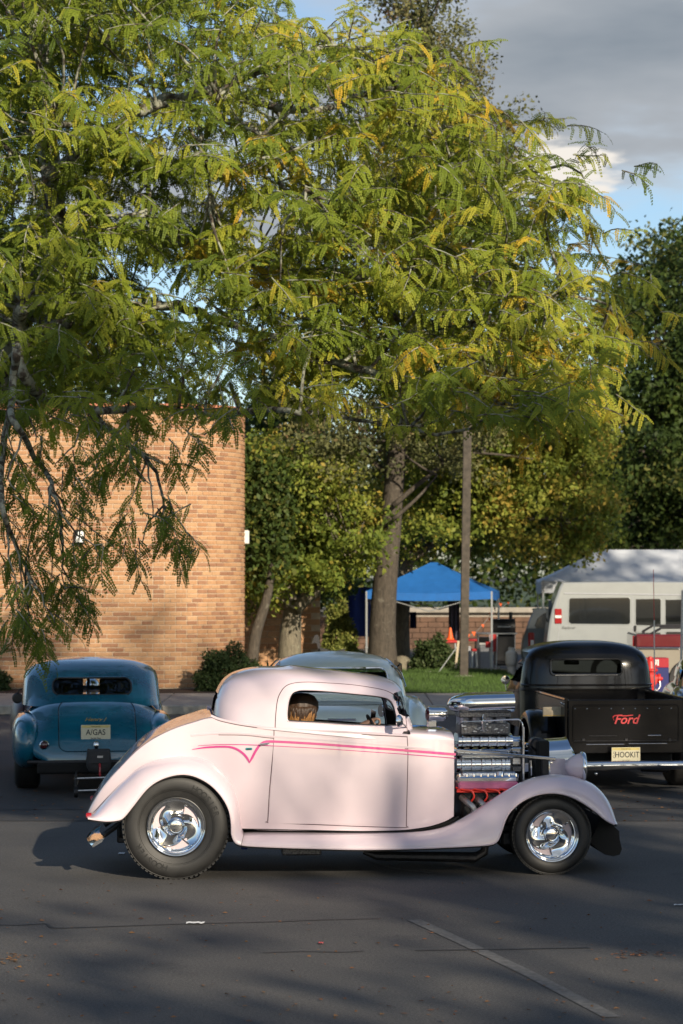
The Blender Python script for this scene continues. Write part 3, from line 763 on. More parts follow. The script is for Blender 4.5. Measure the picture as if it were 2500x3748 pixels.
# door skins: proud panels following the body
for sg in (-1, 1):
    d = MB(); rows = []
    xa, xb = pk(1004, 2800)[0], pk(1487, 2800)[0]
    for x in np.linspace(xa, xb, 26):
        lean = 0.045 * (1 - (x - xa) / (xb - xa))
        z0, z1 = bot_z(x) + .055, belt_z(x) - .055; r = []
        for k in range(17):
            z = z0 + (z1 - z0) * k / 16; xx = x - lean * (1 - k / 16); r.append((xx, sg * (body_y(xx, z) + .0035), z))
        rows.append(r)
    inner = [[(p[0], p[1] - sg * .008, p[2]) for p in r] for r in rows]
    d.loft(rows)
    per = rows[0] + [r[-1] for r in rows[1:]] + rows[-1][::-1][1:] + [r[0] for r in rows[::-1][1:-1]]
    d.loft([per, [(p[0], p[1] - sg * .008, p[2]) for p in per]], close_v=True)
    d.build('door', 'pink_paint', hot, sharp=30)
def ribbon(name, m, pxs, wids, off=0.0050, n=70):
    c = resample(smooth_poly([(a, b, w) for (a, b), w in zip(pxs, wids)], 8), n); L_ = []; U_ = []
    for i, (a, b, w) in enumerate(c):
        a0, b0, _ = c[max(0, i - 1)]; a1, b1, _ = c[min(n - 1, i + 1)]; dx, dy = a1 - a0, b1 - b0; l = math.hypot(dx, dy) or 1; nx, ny = -dy / l * w / 2, dx / l * w / 2
        U_.append(on_body(a - nx, b - ny, off)); L_.append(on_body(a + nx, b + ny, off))
    for s_ in (0, 1):
        u, l = (U_, L_) if s_ == 0 else (mir(U_), mir(L_)); k = -1 if s_ == 0 else 1
        back = lambda P: [(p[0], p[1] - k * .004, p[2]) for p in P]
        r = MB(); r.loft([back(u), u, l, back(l)]); r.build(name, m, hot, sharp=20)
ribbon('stripe', 'magenta_stripe', [(703, 2743), (760, 2735), (830, 2733), (862, 2740), (888, 2756), (905, 2775), (913, 2792)], [1.5, 6, 7, 8, 8, 8, 3])
ribbon('stripe', 'magenta_stripe', [(913, 2792), (922, 2775), (935, 2750), (950, 2728), (968, 2716), (1000, 2714), (1150, 2722), (1300, 2733), (1490, 2747), (1668, 2761)], [3, 8, 9, 9, 9, 9, 9, 9, 9, 9])
ribbon('pinstripe', 'magenta_stripe', [(725, 2729), (800, 2725), (880, 2725), (945, 2727), (1000, 2730), (1150, 2738), (1300, 2748), (1490, 2761), (1668, 2775)], [1, 2.4, 2.6, 2.6, 2.8, 2.8, 2.8, 2.8, 2.8])
e = MB(); p = on_body(911, 2741, .004); e.box(p, (.050, .008, .018), .004); e.build('fender_emblem', 'emblem_teal', hot)
e = MB(); e.box((p[0], p[1] - .004, p[2]), (.028, .006, .009), .002); e.build('emblem_centre', 'dark_metal', hot)
e = MB(); p = on_body(962, 2722, .012); q = on_body(985, 2719, .02); e.tube([(p[0] - .03, p[1] + .02, p[2] - .004), (p[0] - .02, p[1] - .012, p[2] - .003), (q[0], q[1] - .012, q[2])], [.008, .007, .005], 8)
e.build('door_handle', 'chrome', hot)
# deck lid and rear-quarter seams over the tail
for a, b in ((730, 2626), (442, 2797)):
    x, z = pk(a, b, 0); s_ = MB(); zb = belt_z(x); W = body_y(x, zb); zt = top_z(x)
    pts = [(x - .01 * (1 - abs(math.sin(t))), -W * math.copysign(abs(math.cos(t)) ** (2 / 3.8), math.cos(t)), zb + (zt - zb) * abs(math.sin(t)) ** (2 / 2.2)) for t in np.linspace(.25, PI - .25, 40)]
    s_.tube(pts, .004, 5); s_.build('deck_seam', 'seam_dark', hot)

# ---- fenders
def fender(name, lip, crown, y_lip, y_in, n=90, inner=None, flip=1, m='pink_paint', bead=True):
    """lip: wheel-opening edge, crown: ridge line, both as photo points; section is a crowned quarter"""
    Lp = resample(smooth_poly([pk(a, b, y_lip) for a, b in lip], 8), n); Cp = resample(smooth_poly([pk(a, b, y_in) for a, b in crown], 8), n)
    for sg in (-1, 1):
        rows = []
        for (lx, lz), (cx_, cz_) in zip(Lp, Cp):
            r = []
            if inner: r += [(cx_ + inner[2] * q, sg * (abs(inner[0]) + (abs(y_in) - abs(inner[0])) * (1 - q)), cz_ - inner[1] * q ** 2) for q in (1, .66, .33)]
            for k in range(13):
                ph = PI / 2 * k / 12
                r.append((cx_ + (lx - cx_) * (1 - math.cos(ph)), sg * (abs(y_in) + (abs(y_lip) - abs(y_in)) * math.sin(ph)), cz_ + (lz - cz_) * (1 - math.cos(ph))))
            # rolled lip going back under
            r.append((lx, sg * (abs(y_lip) - .012), lz + 0.0)); r.append((lx, sg * (abs(y_lip) - .05), lz + .004))
            rows.append(r)
        f = MB(); f.loft(rows, cap0=False); o = f.build(name, m, hot, sharp=40)
        if bead:
            b = MB(); b.tube([(r[-3][0], r[-3][1] - sg * .004, r[-3][2]) for r in rows], .0085, 6); b.build('fender_bead', m, o)
        # dark underside a little inside the skin
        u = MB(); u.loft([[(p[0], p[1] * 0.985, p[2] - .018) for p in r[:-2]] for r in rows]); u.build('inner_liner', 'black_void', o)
r_lip = [(322, 2996), (383, 3004), (430, 3001), (452, 2990), (485, 2950), (536, 2887), (587, 2852), (651, 2834), (708, 2839), (766, 2868), (810, 2912), (838, 2962), (848, 3013), (850, 3056), (862, 3083), (882, 3092)]
r_crn = [(318, 2982), (345, 2972), (372, 2945), (410, 2902), (466, 2845), (520, 2802), (600, 2775), (683, 2766), (747, 2776), (798, 2808), (842, 2860), (868, 2924), (878, 2975), (882, 3010), (886, 3030), (890, 3040)]
fender('rear_fender', r_lip, r_crn, -0.835, -0.60)
f_lip = [(868, 3084), (890, 3093), (960, 3098), (1100, 3103), (1300, 3108), (1480, 3106), (1619, 3101), (1740, 3095), (1795, 3090), (1818, 3080), (1830, 3056), (1855, 2988), (1887, 2950), (1925, 2924), (1976, 2906), (2034, 2902), (2085, 2913), (2129, 2934), (2180, 2969), (2219, 3001), (2250, 3017)]
f_crn = [(872, 3052), (892, 3046), (960, 3044), (1100, 3045), (1300, 3047), (1480, 3046), (1575, 3038), (1640, 3022), (1690, 2997), (1747, 2961), (1810, 2920), (1874, 2882), (1925, 2856), (1976, 2840), (2027, 2834), (2078, 2837), (2129, 2850), (2174, 2872), (2212, 2910), (2238, 2956), (2252, 3008)]
fender('front_fender', f_lip, f_crn, -0.79, -0.56, n=130, inner=(0.36, .05, 0.0))
rb = MB()
for sg in (-1, 1):
    a = [pk(x, 3047, -.6) for x in np.linspace(880, 1560, 12)]
    rb.loft([[(x, sg * y, z - .012) for x, z in a] for y in (.80 - .2, .52)])
rb.build('running_board_top', 'pink_paint', hot)
# sill shadow gap between body and board
line_part('sill_gap', 'black_void', [(880, 3034), (1000, 3036), (1300, 3042.5), (1459, 3042.5), (1555, 3034), (1632, 3014), (1680, 2988)], .006, off=-.004)

# ---- wheels
def wheel(name, px, py, ylo, r_t, width, r_rim, letters=False, spin=0.0, flat=0.0):
    c = PF.pt(px, py, ylo); cx, cz = c.x, r_t - flat
    roots = []
    for sg in (-1, 1):
        t = MB(); y0 = abs(ylo); h = [(r_rim * .98, y0 - width + .01), (r_rim * 1.02, y0 - width), (r_t * .80, y0 - width - .004), (r_t * .93, y0 - width + .02), (r_t * .985, y0 - width + .06), (r_t, y0 - width / 2 - .05), (r_t, y0 - width / 2 + .05), (r_t * .985, y0 - .06), (r_t * .955, y0 - .030), (r_t * .91, y0 - .010), (r_t * .84, y0 + .002), (r_t * .74, y0 + .004), (r_t * .66, y0 - .004), (r_rim * 1.05, y0 - .016), (r_rim * 1.0, y0 - .03)]
        hp = smooth_poly([(a, b, 0) for a, b in h], 3)
        t.lathe([(a, sg * b) for a, b, _ in hp], 'y', (cx, 0, cz), 72)
        ty = t.build('tyre', 'tyre_rubber', hot, sharp=0)
        if True:
            g = MB()   # tread blocks round the shoulder
            for k in range(64):
                a = 2 * PI * k / 64
                for yy in (y0 - .055,):
                    rr = r_t * .969
                    g.box((cx + rr * math.sin(a), sg * yy, cz + rr * math.cos(a)), (.024, .05, .012), rot=(0, a, 0))
            g.build('tread_shoulder', 'tyre_rubber', ty)
            for rr in (.945, .70, .675):
                g = MB(); g.tube([(cx + r_t * rr * math.sin(a), sg * (y0 + (.0 if rr > .9 else .0) - (.022 if rr > .9 else -.001)), cz + r_t * rr * math.cos(a)) for a in np.linspace(0, 2 * PI, 73)[:-1]], .0025, 5, closed=True); g.build('sidewall_rib', 'tyre_rubber', ty)
        rim = MB()
        pr = [(r_rim * 1.01, y0 - .022), (r_rim * 1.01, y0 - .006), (r_rim * .985, y0 + .001), (r_rim * .955, y0 - .003), (r_rim * .945, y0 - .012), (r_rim * .925, y0 - .012), (r_rim * .915, y0 - .022), (r_rim * .885, y0 - .024), (r_rim * .87, y0 - .040), (r_rim * .845, y0 - .044), (r_rim * .82, y0 - .085), (r_rim * .80, y0 - .10), (r_rim * .2, y0 - .11)]
        rim.lathe([(a, sg * b) for a, b in pr], 'y', (cx, 0, cz), 72); rm = rim.build('rim', 'chrome', hot, sharp=32)
        hub = MB(); ph_ = [(0, y0 - .016), (r_rim * .10, y0 - .016), (r_rim * .19, y0 - .019), (r_rim * .205, y0 - .024), (r_rim * .22, y0 - .022), (r_rim * .245, y0 - .026), (r_rim * .26, y0 - .04), (r_rim * .36, y0 - .055), (r_rim * .42, y0 - .075), (r_rim * .45, y0 - .105)]
        hub.lathe([(a, sg * b) for a, b in ph_], 'y', (cx, 0, cz), 48); hub.build('hub_cap', 'chrome', rm, sharp=30)
        # dished chrome face with three comma-shaped windows, painted plate behind
        wins = []
        for k in range(3):
            th0 = spin + k * 2 * PI / 3; pl = []
            for q in np.linspace(0, 1, 14): pl.append((r_rim * (.47 + .29 * q ** .75), th0 + .06 * (1 - q) + 1.12 * q))
            for q in np.linspace(1, 0, 12): pl.append((r_rim * (.795 - .02 * (1 - q)), th0 - .10 * (1 - q) + 1.16 * q))
            wins.append([(cx + r_ * math.sin(an), cz + r_ * math.cos(an)) for r_, an in pl])
        fc = MB(); rows = []
        for i_ in range(22):
            q = i_ / 21; rr = r_rim * (.30 + .57 * q); dep = y0 - .050 - .022 * math.sin(PI * q) - .012 * q
            rows.append([(cx + rr * math.sin(a), sg * (dep + .010 * math.sin(3 * (a - spin) - 3.5 * q)), cz + rr * math.cos(a)) for a in np.linspace(0, 2 * PI, 145)[:-1]])
        fc.loft(rows, close_v=True); v_, f_ = fc.v, fc.f
        for w_ in wins: v_, f_ = cut_hole(v_, f_, lambda p: (p[0], p[2]), w_, lambda p, a, b: (a, p[1], b), lambda p: True)
        fc.v, fc.f = v_, f_; fo = fc.build('wheel_face', 'chrome', rm, sharp=0)
        for w_ in wins:
            e_ = MB(); yy_ = sg * (y0 - .066); e_.loft([[(a, yy_, b) for a, b in w_], [(a, yy_ - sg * .022, b) for a, b in w_]], close_v=True); e_.build('window_edge', 'chrome', rm)
        bk_ = MB(); bk_.lathe([(r_rim * .40, sg * (y0 - .086)), (r_rim * .84, sg * (y0 - .086))], 'y', (cx, 0, cz), 48); bk_.build('painted_plate', 'pink_paint', rm)
        if letters and sg == -1:
            for word, base in (('HOOSIER', 3.42), ('HOOSIER', .45)):
                for i, chh in enumerate(word):
                    a = base + i * .135; rr = r_t * .765
                    text_mesh(chh, .062, 'tyre_letter', 'letter', ty, (cx + rr * math.sin(a), sg * (y0 + .0035), cz + rr * math.cos(a)), (PI / 2, a, 0), ext=.0012, bold=.0014)
        ax = MB(); ax.lathe([(.05, sg * (y0 - width)), (.05, 0)], 'y', (cx, 0, cz), 12); ax.build('axle', 'dark_metal', hot)
    return cx, cz
rwx, rwz = wheel('rear', 645, 3030, -0.80, 0.412, 0.36, 0.222, letters=True, spin=2.6, flat=.012)
fwx, fwz = wheel('front', 2022, 3053, -0.745, 0.312, 0.19, 0.206, spin=-1.02, flat=.006)

# ---- chassis, exhaust, bumper
c_ = MB(); c_.box((1.05, 0, .33), (3.0, .9, .10), .02); c_.build('floor_pan', 'black_void', hot)
for sg in (-1, 1):
    c_ = MB(); c_.box((1.35, sg * .38, .30), (3.6, .07, .12), .01); c_.build('frame_rail', 'dark_metal', hot)
c_ = MB(); c_.lathe([(0, 0), (.03, .01), (.14, .06), (.16, .14), (.14, .22), (.03, .27), (0, .28)], 'y', (rwx, -.14, rwz - .02), 20); c_.tube([(rwx, -.7, rwz), (rwx, .7, rwz)], .05, 10); c_.build('rear_axle_housing', 'dark_metal', hot)
ex = MB(); ex.tube([(*PF.pt(1330, 3118, -.5)[:1], -.5, PF.pt(1330, 3118, -.5).z), (PF.pt(1380, 3132, -.5).x, -.5, PF.pt(1380, 3132, -.5).z), (PF.pt(1740, 3138, -.5).x, -.5, PF.pt(1740, 3138, -.5).z), (PF.pt(1772, 3120, -.5).x, -.5, PF.pt(1772, 3118, -.5).z), (PF.pt(1778, 3095, -.5).x, -.48, PF.pt(1778, 3090, -.5).z)], [.018, .036, .040, .036, .03], 10); ex.build('exhaust_pipe', 'dark_metal', hot)
ex = MB(); a = PF.pt(1030, 3105, -.5); b = PF.pt(1175, 3128, -.5); ex.box(((a.x + b.x) / 2, -.5, (a.z + b.z) / 2 + .02), (b.x - a.x, .16, .085), .012); ex.build('muffler', 'cast_metal', hot)
ex = MB(); a = PF.pt(895, 3095, -.6); ex.box((a.x, -.58, a.z - .005), (.05, .05, .05), .006); ex.build('jack_pad', 'cloth_blue', hot)
bp = MB()
a, b, c = PF.pt(462, 2996, -.40), PF.pt(375, 3060, -.40), PF.pt(338, 3078, -.40)
bm_rows = []
for y in np.linspace(-.62, .62, 15):
    k = -(1 - (y / .62) ** 2) * .05
    bm_rows.append([(c.x + k, y, c.z - .01), (c.x + k + .01, y, c.z - .025), (b.x + k, y, b.z - .022), (b.x + k + .02, y, b.z + .012), (c.x + k + .035, y, c.z + .024)])
bp.loft(bm_rows, close_v=True, cap0=True, cap1=True); bp.build('rear_bumper', 'chrome', hot, sharp=40)
for sg in (-1, 1):
    bk = MB(); bk.tube([(a.x + .05, sg * .40, a.z + .03), (b.x, sg * .40, b.z)], .022, 8); bk.build('bumper_bracket', 'dark_metal', hot)
    tl = MB(); x_, z_ = pk(318, 2988, -.70); tl.lathe([(0, -.012), (.02, -.010), (.024, 0), (.024, .03)], 'x', (x_ + .004, sg * .70, z_ + .004), 16); tl.build('tail_light', 'lens_red', hot)
ap = MB()   # dark front apron between the fender tips
pa = [(2165, 2972), (2205, 3000), (2226, 3020), (2228, 3050), (2236, 3084), (2228, 3104), (2205, 3110), (2175, 3104), (2150, 3085), (2120, 3060)]
ap.prism([pk(x, y, -.1) for x, y in pa], -.55, .55, 'y'); ap.build('front_apron', 'black_void', hot, sharp=30)
ab = MB(); ab.tube([(fwx, -.6, fwz), (fwx, .6, fwz)], .035, 10); ab.box((fwx - .22, -.35, fwz - .02), (.35, .06, .07), .01); ab.box((fwx - .30, -.45, fwz - .05), (.12, .10, .12), .02); ab.build('front_axle', 'dark_metal', hot)
# ------------------------------------------------------------------ engine, radiator, lamps, cabin of the hot rod
def ep(px, py, y=0.0): p = PF.pt(px, py, y); return p.x, p.z
def eb(name, m, x0, x1, y0, y1, hw, bev=.01, yc=0.0, near=None, rot=None):
    """box from photo px extents, half width hw; near plane at -hw"""
    a = ep(x0, y0, yc - hw); b = ep(x1, y1, yc - hw)
    return MB().box(((a[0] + b[0]) / 2, yc, (a[1] + b[1]) / 2), (b[0] - a[0], 2 * hw, a[1] - b[1]), bev, rot).build(name, m, hot)
# block and heads
eb('engine_block', 'dark_metal', 1690, 1905, 2868, 3040, .26, .02)
for sg in (-1, 1):
    eb('cylinder_head', 'engine_pink', 1678, 1900, 2864, 2890, .10, .012, yc=sg * .24)
    vc = eb('valve_cover', 'chrome', 1676, 1898, 2840, 2866, .075, .018, yc=sg * .26)
    a = ep(1835, 2846, sg * .26 - .05); MB().lathe([(0, .045), (.025, .044), (.030, .036), (.030, -.02), (0, -.02)], 'z', (a[0], sg * .26, a[1]), 20).build('oil_filler_cap', 'chrome', vc)
    g = MB(); a = ep(1684, 2838, sg * .26 - .07); b = ep(1890, 2838, sg * .26 - .07)
    for k in range(9):
        x = a[0] + (b[0] - a[0]) * k / 8; g.lathe([(0, .014), (.009, .012), (.011, 0), (.011, -.02)], 'z', (x, sg * .315, a[1]), 10)
    g.build('valve_cover_bolt', 'chrome', vc)
    # red plug leads looping down
    for k in range(4):
        x0 = ep(1685 + 48 * k, 2895, -.34)[0]; z0 = ep(1685, 2893, -.34)[1]
        w_ = MB(); w_.tube(smooth_poly([(x0 - .03, sg * .30, z0 + .018), (x0 + .02, sg * .345, z0 + .006), (x0 + .085, sg * .36, z0 - .004), (x0 + .105, sg * .365, z0 - .05), (x0 + .075, sg * .35, z0 - .095)], 6), .0075, 8); w_.build('plug_lead', 'wire_red', hot)
        h_ = MB(); h_.tube(smooth_poly([(x0 + .02, sg * .28, z0 - .06), (x0 + .05, sg * .37, z0 - .09), (x0 + .10, sg * .40, z0 - .15), (x0 + .06, sg * .36, z0 - .26)], 6), .026, 10); h_.build('header_pipe', 'header_pipe', hot)
    r_ = MB(); a = ep(1672, 2893, -.34); b = ep(1850, 2893, -.34); r_.tube([(a[0], sg * .33, a[1]), (b[0], sg * .33, b[1])], .006, 8); r_.tube([(a[0], sg * .335, a[1] - .012), (b[0] - .06, sg * .335, b[1] - .01)], .006, 8); r_.build('lead_loom', 'wire_red', hot)
# lower manifold and two stacked ribbed blowers
eb('intake_manifold', 'brushed_alloy', 1690, 1890, 2826, 2846, .20, .01)
def blower(name, x0, x1, y0, y1, hw, ribs):
    a = ep(x0, y0, -hw); b = ep(x1, y1, -hw); xm = (a[0] + b[0]) / 2; zm = (a[1] + b[1]) / 2; h = a[1] - b[1]
    prof_ = [(hw * math.copysign(abs(math.cos(t)) ** .75, math.cos(t)), h / 2 * math.copysign(abs(math.sin(t)) ** .75, math.sin(t))) for t in np.linspace(0, 2 * PI, 33)[:-1]]
    c = MB(); c.loft([[(x, y, zm + z) for y, z in prof_] for x in (a[0], b[0])], close_v=True, cap0=True, cap1=True); o = c.build(name, 'chrome', hot, sharp=30)
    for k in range(ribs):
        x = a[0] + (b[0] - a[0]) * (k + .5) / ribs; w_ = (b[0] - a[0]) / ribs * .30
        r = MB(); r.loft([[(x + s_ * w_ / 2 * e_, y * k_, zm + z * k_) for y, z in prof_] for s_, e_, k_ in ((-1, 1.6, .99), (-1, 1, 1.07), (1, 1, 1.07), (1, 1.6, .99))], close_v=True); r.build('casing_rib', 'chrome', o, sharp=25)
    for s_ in (a[0], b[0]):
        e_ = MB(); e_.loft([[(s_ + d, y * 1.05, zm + z * 1.04) for y, z in prof_] for d in (-.012, .012)], close_v=True, cap0=True, cap1=True); e_.build('end_plate', 'chrome', o, sharp=30)
    return o
blower('lower_supercharger', 1678, 1862, 2770, 2830, .16, 5)
eb('manifold_plate', 'chrome', 1676, 1868, 2744, 2764, .18, .006)
eb('manifold_spacer', 'brushed_alloy', 1690, 1862, 2756, 2774, .15, .006)
blower('upper_supercharger', 1684, 1872, 2688, 2740, .15, 6)
eb('injector_base', 'cast_metal', 1684, 1868, 2646, 2688, .14, .012)
g = MB(); 
for k in range(22):
    x, z = ep(random.uniform(1688, 1862), random.uniform(2646, 2682), -.15); g.box((x, -.148, z), (random.uniform(.01, .04), .02, random.uniform(.005, .014)), .002, rot=(0, random.uniform(-.4, .4), 0))
g.build('linkage_hardware', 'brushed_alloy', hot)
for k in range(4):
    a = ep(1702 + 44 * k, 2640, -.12); st = MB(); st.lathe([(.045, -.03), (.045, .05), (.052, .06), (.052, .075)], 'z', (a[0], -.07, a[1]), 20); st.lathe([(.045, -.03), (.045, .05), (.052, .06), (.052, .075)], 'z', (a[0], .07, a[1]), 20); st.build('injector_stack', 'brushed_alloy', hot)
# bug-catcher scoop
xs_, zt_ = ep(1645, 2575, -.16); xe_, _ = ep(1884, 2575, -.16); rows = []
zc = ep(1760, 2578, -.16)[1]
for q in np.linspace(0, 1, 26):
    x = xs_ + (xe_ - xs_) * q; k = (1 - (1 - min(1, q / .40)) ** 2.4) ** .5; k = max(k, .02)
    zz = zc - .01 * (1 - k) + .012 * q; rows.append([(x, .185 * (.35 + .65 * k) * k * math.copysign(abs(math.cos(t)) ** .7, math.cos(t)), zz + (.080 if math.sin(t) > 0 else .085) * k * math.copysign(abs(math.sin(t)) ** .75, math.sin(t))) for t in np.linspace(0, 2 * PI, 41)[:-1]])
sc_ = MB(); sc_.loft(rows, close_v=True, cap0=True); last = rows[-1]
cz_ = sum(p[2] for p in last) / len(last)
sc_.loft([last, [(p[0] + .004, p[1] * .93, cz_ + (p[2] - cz_) * .9) for p in last], [(p[0] - .12, p[1] * .9, cz_ + (p[2] - cz_) * .85) for p in last]], close_v=True)
scoop = sc_.build('air_scoop', 'chrome', hot, sharp=50)
MB().loft([[(last[0][0] - .10, p[1] * .9, cz_ + (p[2] - cz_) * .85) for p in last]], close_v=True, cap0=True).build('scoop_throat', 'dark_metal', scoop)
eb('scoop_base', 'cast_metal', 1680, 1872, 2606, 2626, .13, .008)
# lever, fuel line, belt drive
a = ep(1772, 2646, -.2); lv = MB(); lv.lathe([(0, -.004), (.035, -.003), (.035, .003), (0, .004)], 'y', (0, 0, 0), 20); lv.xf(Matrix.Translation((a[0], -.2, a[1])) @ Matrix.Rotation(.8, 4, 'Z') @ Matrix.Diagonal((.75, 1, 2.0, 1))); lv.build('throttle_lever', 'chrome', hot)
f_ = MB(); f_.tube(smooth_poly([(ep(1692, 2642, -.21)[0], -.21, ep(1692, 2642, -.21)[1]), (ep(1760, 2641, -.21)[0], -.21, ep(1760, 2640, -.21)[1]), (ep(1885, 2633, -.21)[0], -.21, ep(1885, 2633, -.21)[1]), (ep(1904, 2640, -.21)[0], -.21, ep(1904, 2640, -.21)[1]), (ep(1913, 2660, -.21)[0], -.21, ep(1913, 2660, -.21)[1]), (ep(1914, 2740, -.21)[0], -.21, ep(1914, 2740, -.21)[1])], 8), .006, 8); f_.build('fuel_line', 'chrome', hot)
f_ = MB(); f_.box(((ep(1916, 2750, -.20)[0]), -.20, (ep(1916, 2660, -.2)[1] + ep(1916, 2860, -.2)[1]) / 2), (.018, .02, ep(1916, 2660, -.2)[1] - ep(1916, 2860, -.2)[1]), .004); f_.build('belt_guard', 'brushed_alloy', hot)
for px, py, r_, m_ in ((1896, 2722, .055, 'chrome'), (1898, 2795, .06, 'chrome'), (1896, 2845, .065, 'brushed_alloy'), (1905, 2890, .08, 'dark_metal')):
    a = ep(px, py, -.10); MB().lathe([(0, -.03), (r_ * .3, -.032), (r_ * .35, -.02), (r_ * .9, -.02), (r_, -.03), (r_ * .95, -.01), (r_ * .95, .02), (r_, .03), (0, .03)], 'x', (a[0], 0, a[1]), 28).build('pulley', m_, hot, sharp=25)
bl = MB(); bl.tube([(ep(1896, 2700, 0)[0], -.062, ep(1896, 2705, 0)[1]), (ep(1898, 2790, 0)[0], -.066, ep(1898, 2795, 0)[1]), (ep(1905, 2890, 0)[0], -.085, ep(1905, 2895, 0)[1])], .014, 6); bl.build('drive_belt', 'black_rubber', hot)
for x0, x1, y0, y1, hw, m_ in ((1872, 1905, 2710, 2732, .11, 'chrome'), (1872, 1912, 2736, 2762, .13, 'chrome'), (1866, 1902, 2836, 2862, .14, 'chrome'), (1874, 1908, 2772, 2800, .10, 'brushed_alloy'), (1874, 1912, 2804, 2826, .11, 'cast_metal')):
    eb('front_drive_bracket', m_, x0, x1, y0, y1, hw, .008)
al = MB(); a = ep(1960, 2722, -.12); al.lathe([(0, -.07), (.035, -.07), (.05, -.05), (.052, .04), (.04, .06), (0, .06)], 'y', (a[0], -.12, a[1]), 22); al.build('alternator', 'dark_metal', hot)
eb('thermostat_housing', 'chrome', 1922, 1952, 2720, 2738, .06, .01); eb('water_outlet', 'brushed_alloy', 1948, 1978, 2710, 2724, .05, .01)
hs = MB(); hs.tube(smooth_poly([(*ep(1956, 2735, -.1)[:1], -.10, ep(1956, 2735, -.1)[1]), (ep(1962, 2790, -.1)[0], -.12, ep(1962, 2790, -.1)[1]), (ep(1972, 2860, -.1)[0], -.12, ep(1972, 2860, -.1)[1])], 8), .036, 12); hs.build('radiator_hose', 'black_rubber', hot)
hs = MB(); a = ep(1943, 2815, -.16); hs.tube([(a[0], -.16, a[1] + .07), (a[0] + .005, -.16, a[1] - .09)], .013, 10); hs.build('coolant_tube', 'chrome', hot)
eb('radiator_core', 'black_void', 1968, 2012, 2712, 2900, .24, .01)
eb('fan_shroud', 'dark_metal', 1982, 2010, 2770, 2900, .26, .01)
# grille shell: chrome top, painted sides, raked back
sh = MB(); A = ep(1975, 2706, -.05); B = ep(2073, 2700, -.05); lowz = ep(2080, 2780, -.2)[1]; rows = []
for x, dz in ((A[0], -.002), (B[0] - .03, .0), (B[0], .004)):
    top = A[1] + (B[1] - A[1]) * (x - A[0]) / (B[0] - A[0]) + dz
    rows.append([(x + (.05 * (abs(t) / 1.0) ** 3 if x > A[0] + .05 else 0), .24 * math.sin(t * PI / 2) , lowz - .12 + (top - lowz + .12) * max(0, math.cos(t * PI / 2)) ** .55) for t in np.linspace(-1, 1, 31)])
sh.loft(rows); sh.build('grille_shell_top', 'chrome', hot, sharp=0)
gv = MB(); r0 = rows[-1]; gv.loft([r0, [(p[0] + .045 * (r0[15][2] - p[2]) / .2, p[1] * .97, p[2] - .02) for p in r0]]); gv.build('shell_rim', 'chrome', hot)
gp = MB(); ctr = (sum(p[0] for p in r0) / len(r0) - .02, 0, lowz - .1); gp.add([*r0, ctr], [(i, i + 1, len(r0)) for i in range(len(r0) - 1)]); gp.build('grille_backing', 'white_paint', hot)
for k in range(9):
    y = -.18 + .36 * k / 8; gb = MB(); gb.tube([(B[0] + .015, y, lowz + .06 - abs(y) * .35), (B[0] + .10, y * .7, lowz - .30)], .005, 6); gb.build('grille_bar', 'chrome', hot)
for sg in (-1, 1):
    s_ = MB(); q = [(2012, 2775), (2068, 2778), (2076, 2812), (2086, 2870), (2060, 2905), (2018, 2905)]
    s_.prism([ep(x, y, -.27) for x, y in q], sg * .275, sg * .235, 'y'); o = s_.build('grille_shell_side', 'pink_paint', hot, sharp=30)
    b_ = MB(); a = ep(2018, 2793, -.28); b_.lathe([(0, -.006), (.009, -.005), (.010, .003)], 'y', (a[0], sg * .28, a[1]), 12) if sg < 0 else b_.ball((a[0], sg * .28, a[1]), .008); b_.build('shell_bolt', 'chrome', o)
    t_ = MB(); a = ep(1670, 2747, -.34); b = ep(2034, 2778, -.28)
    d = Vector((b[0] - a[0], .06, b[1] - a[1])); t_.box(((a[0] + b[0]) / 2, sg * .31, (a[1] + b[1]) / 2), (d.length, .012, .026), .004, rot=Matrix.Rotation(math.atan2(a[1] - b[1], b[0] - a[0]), 3, 'Y') @ Matrix.Rotation(-sg * .06 / d.length, 3, 'Z')); t_.build('hood_side_rail', 'chrome', hot)
    # headlamp: painted bucket, chrome rim, lens
    yl = sg * .44; a = ep(2068, 2803, -.44); b = ep(2128, 2803, -.44); r_ = .108; ln = b[0] - a[0]
    h = MB(); h.lathe([(0, -.004), (.030, .004), (.056, .022), (.076, .046), (.091, .074), (.101, .10), (r_, ln)], 'x', (a[0], yl, a[1] - .008), 32); o = h.build('headlamp', 'pink_paint', hot, sharp=0)
    h = MB(); h.lathe([(r_ - .004, ln - .006), (r_ + .008, ln - .004), (r_ + .010, ln + .012), (r_ + .002, ln + .026), (r_ - .012, ln + .030)], 'x', (a[0], yl, a[1] - .008), 32); h.build('lamp_rim', 'chrome', o, sharp=0)
    h = MB(); h.lathe([(0, ln + .036), (.05, ln + .034), (r_ - .01, ln + .026)], 'x', (a[0], yl, a[1] - .008), 32); h.build('lamp_lens', 'clear_glass', o)
    h = MB(); h.tube([(a[0] + .09, yl, a[1] - .1), (a[0] + .02, yl * .95, a[1] - .22)], .016, 8); h.build('lamp_stalk', 'chrome', o)
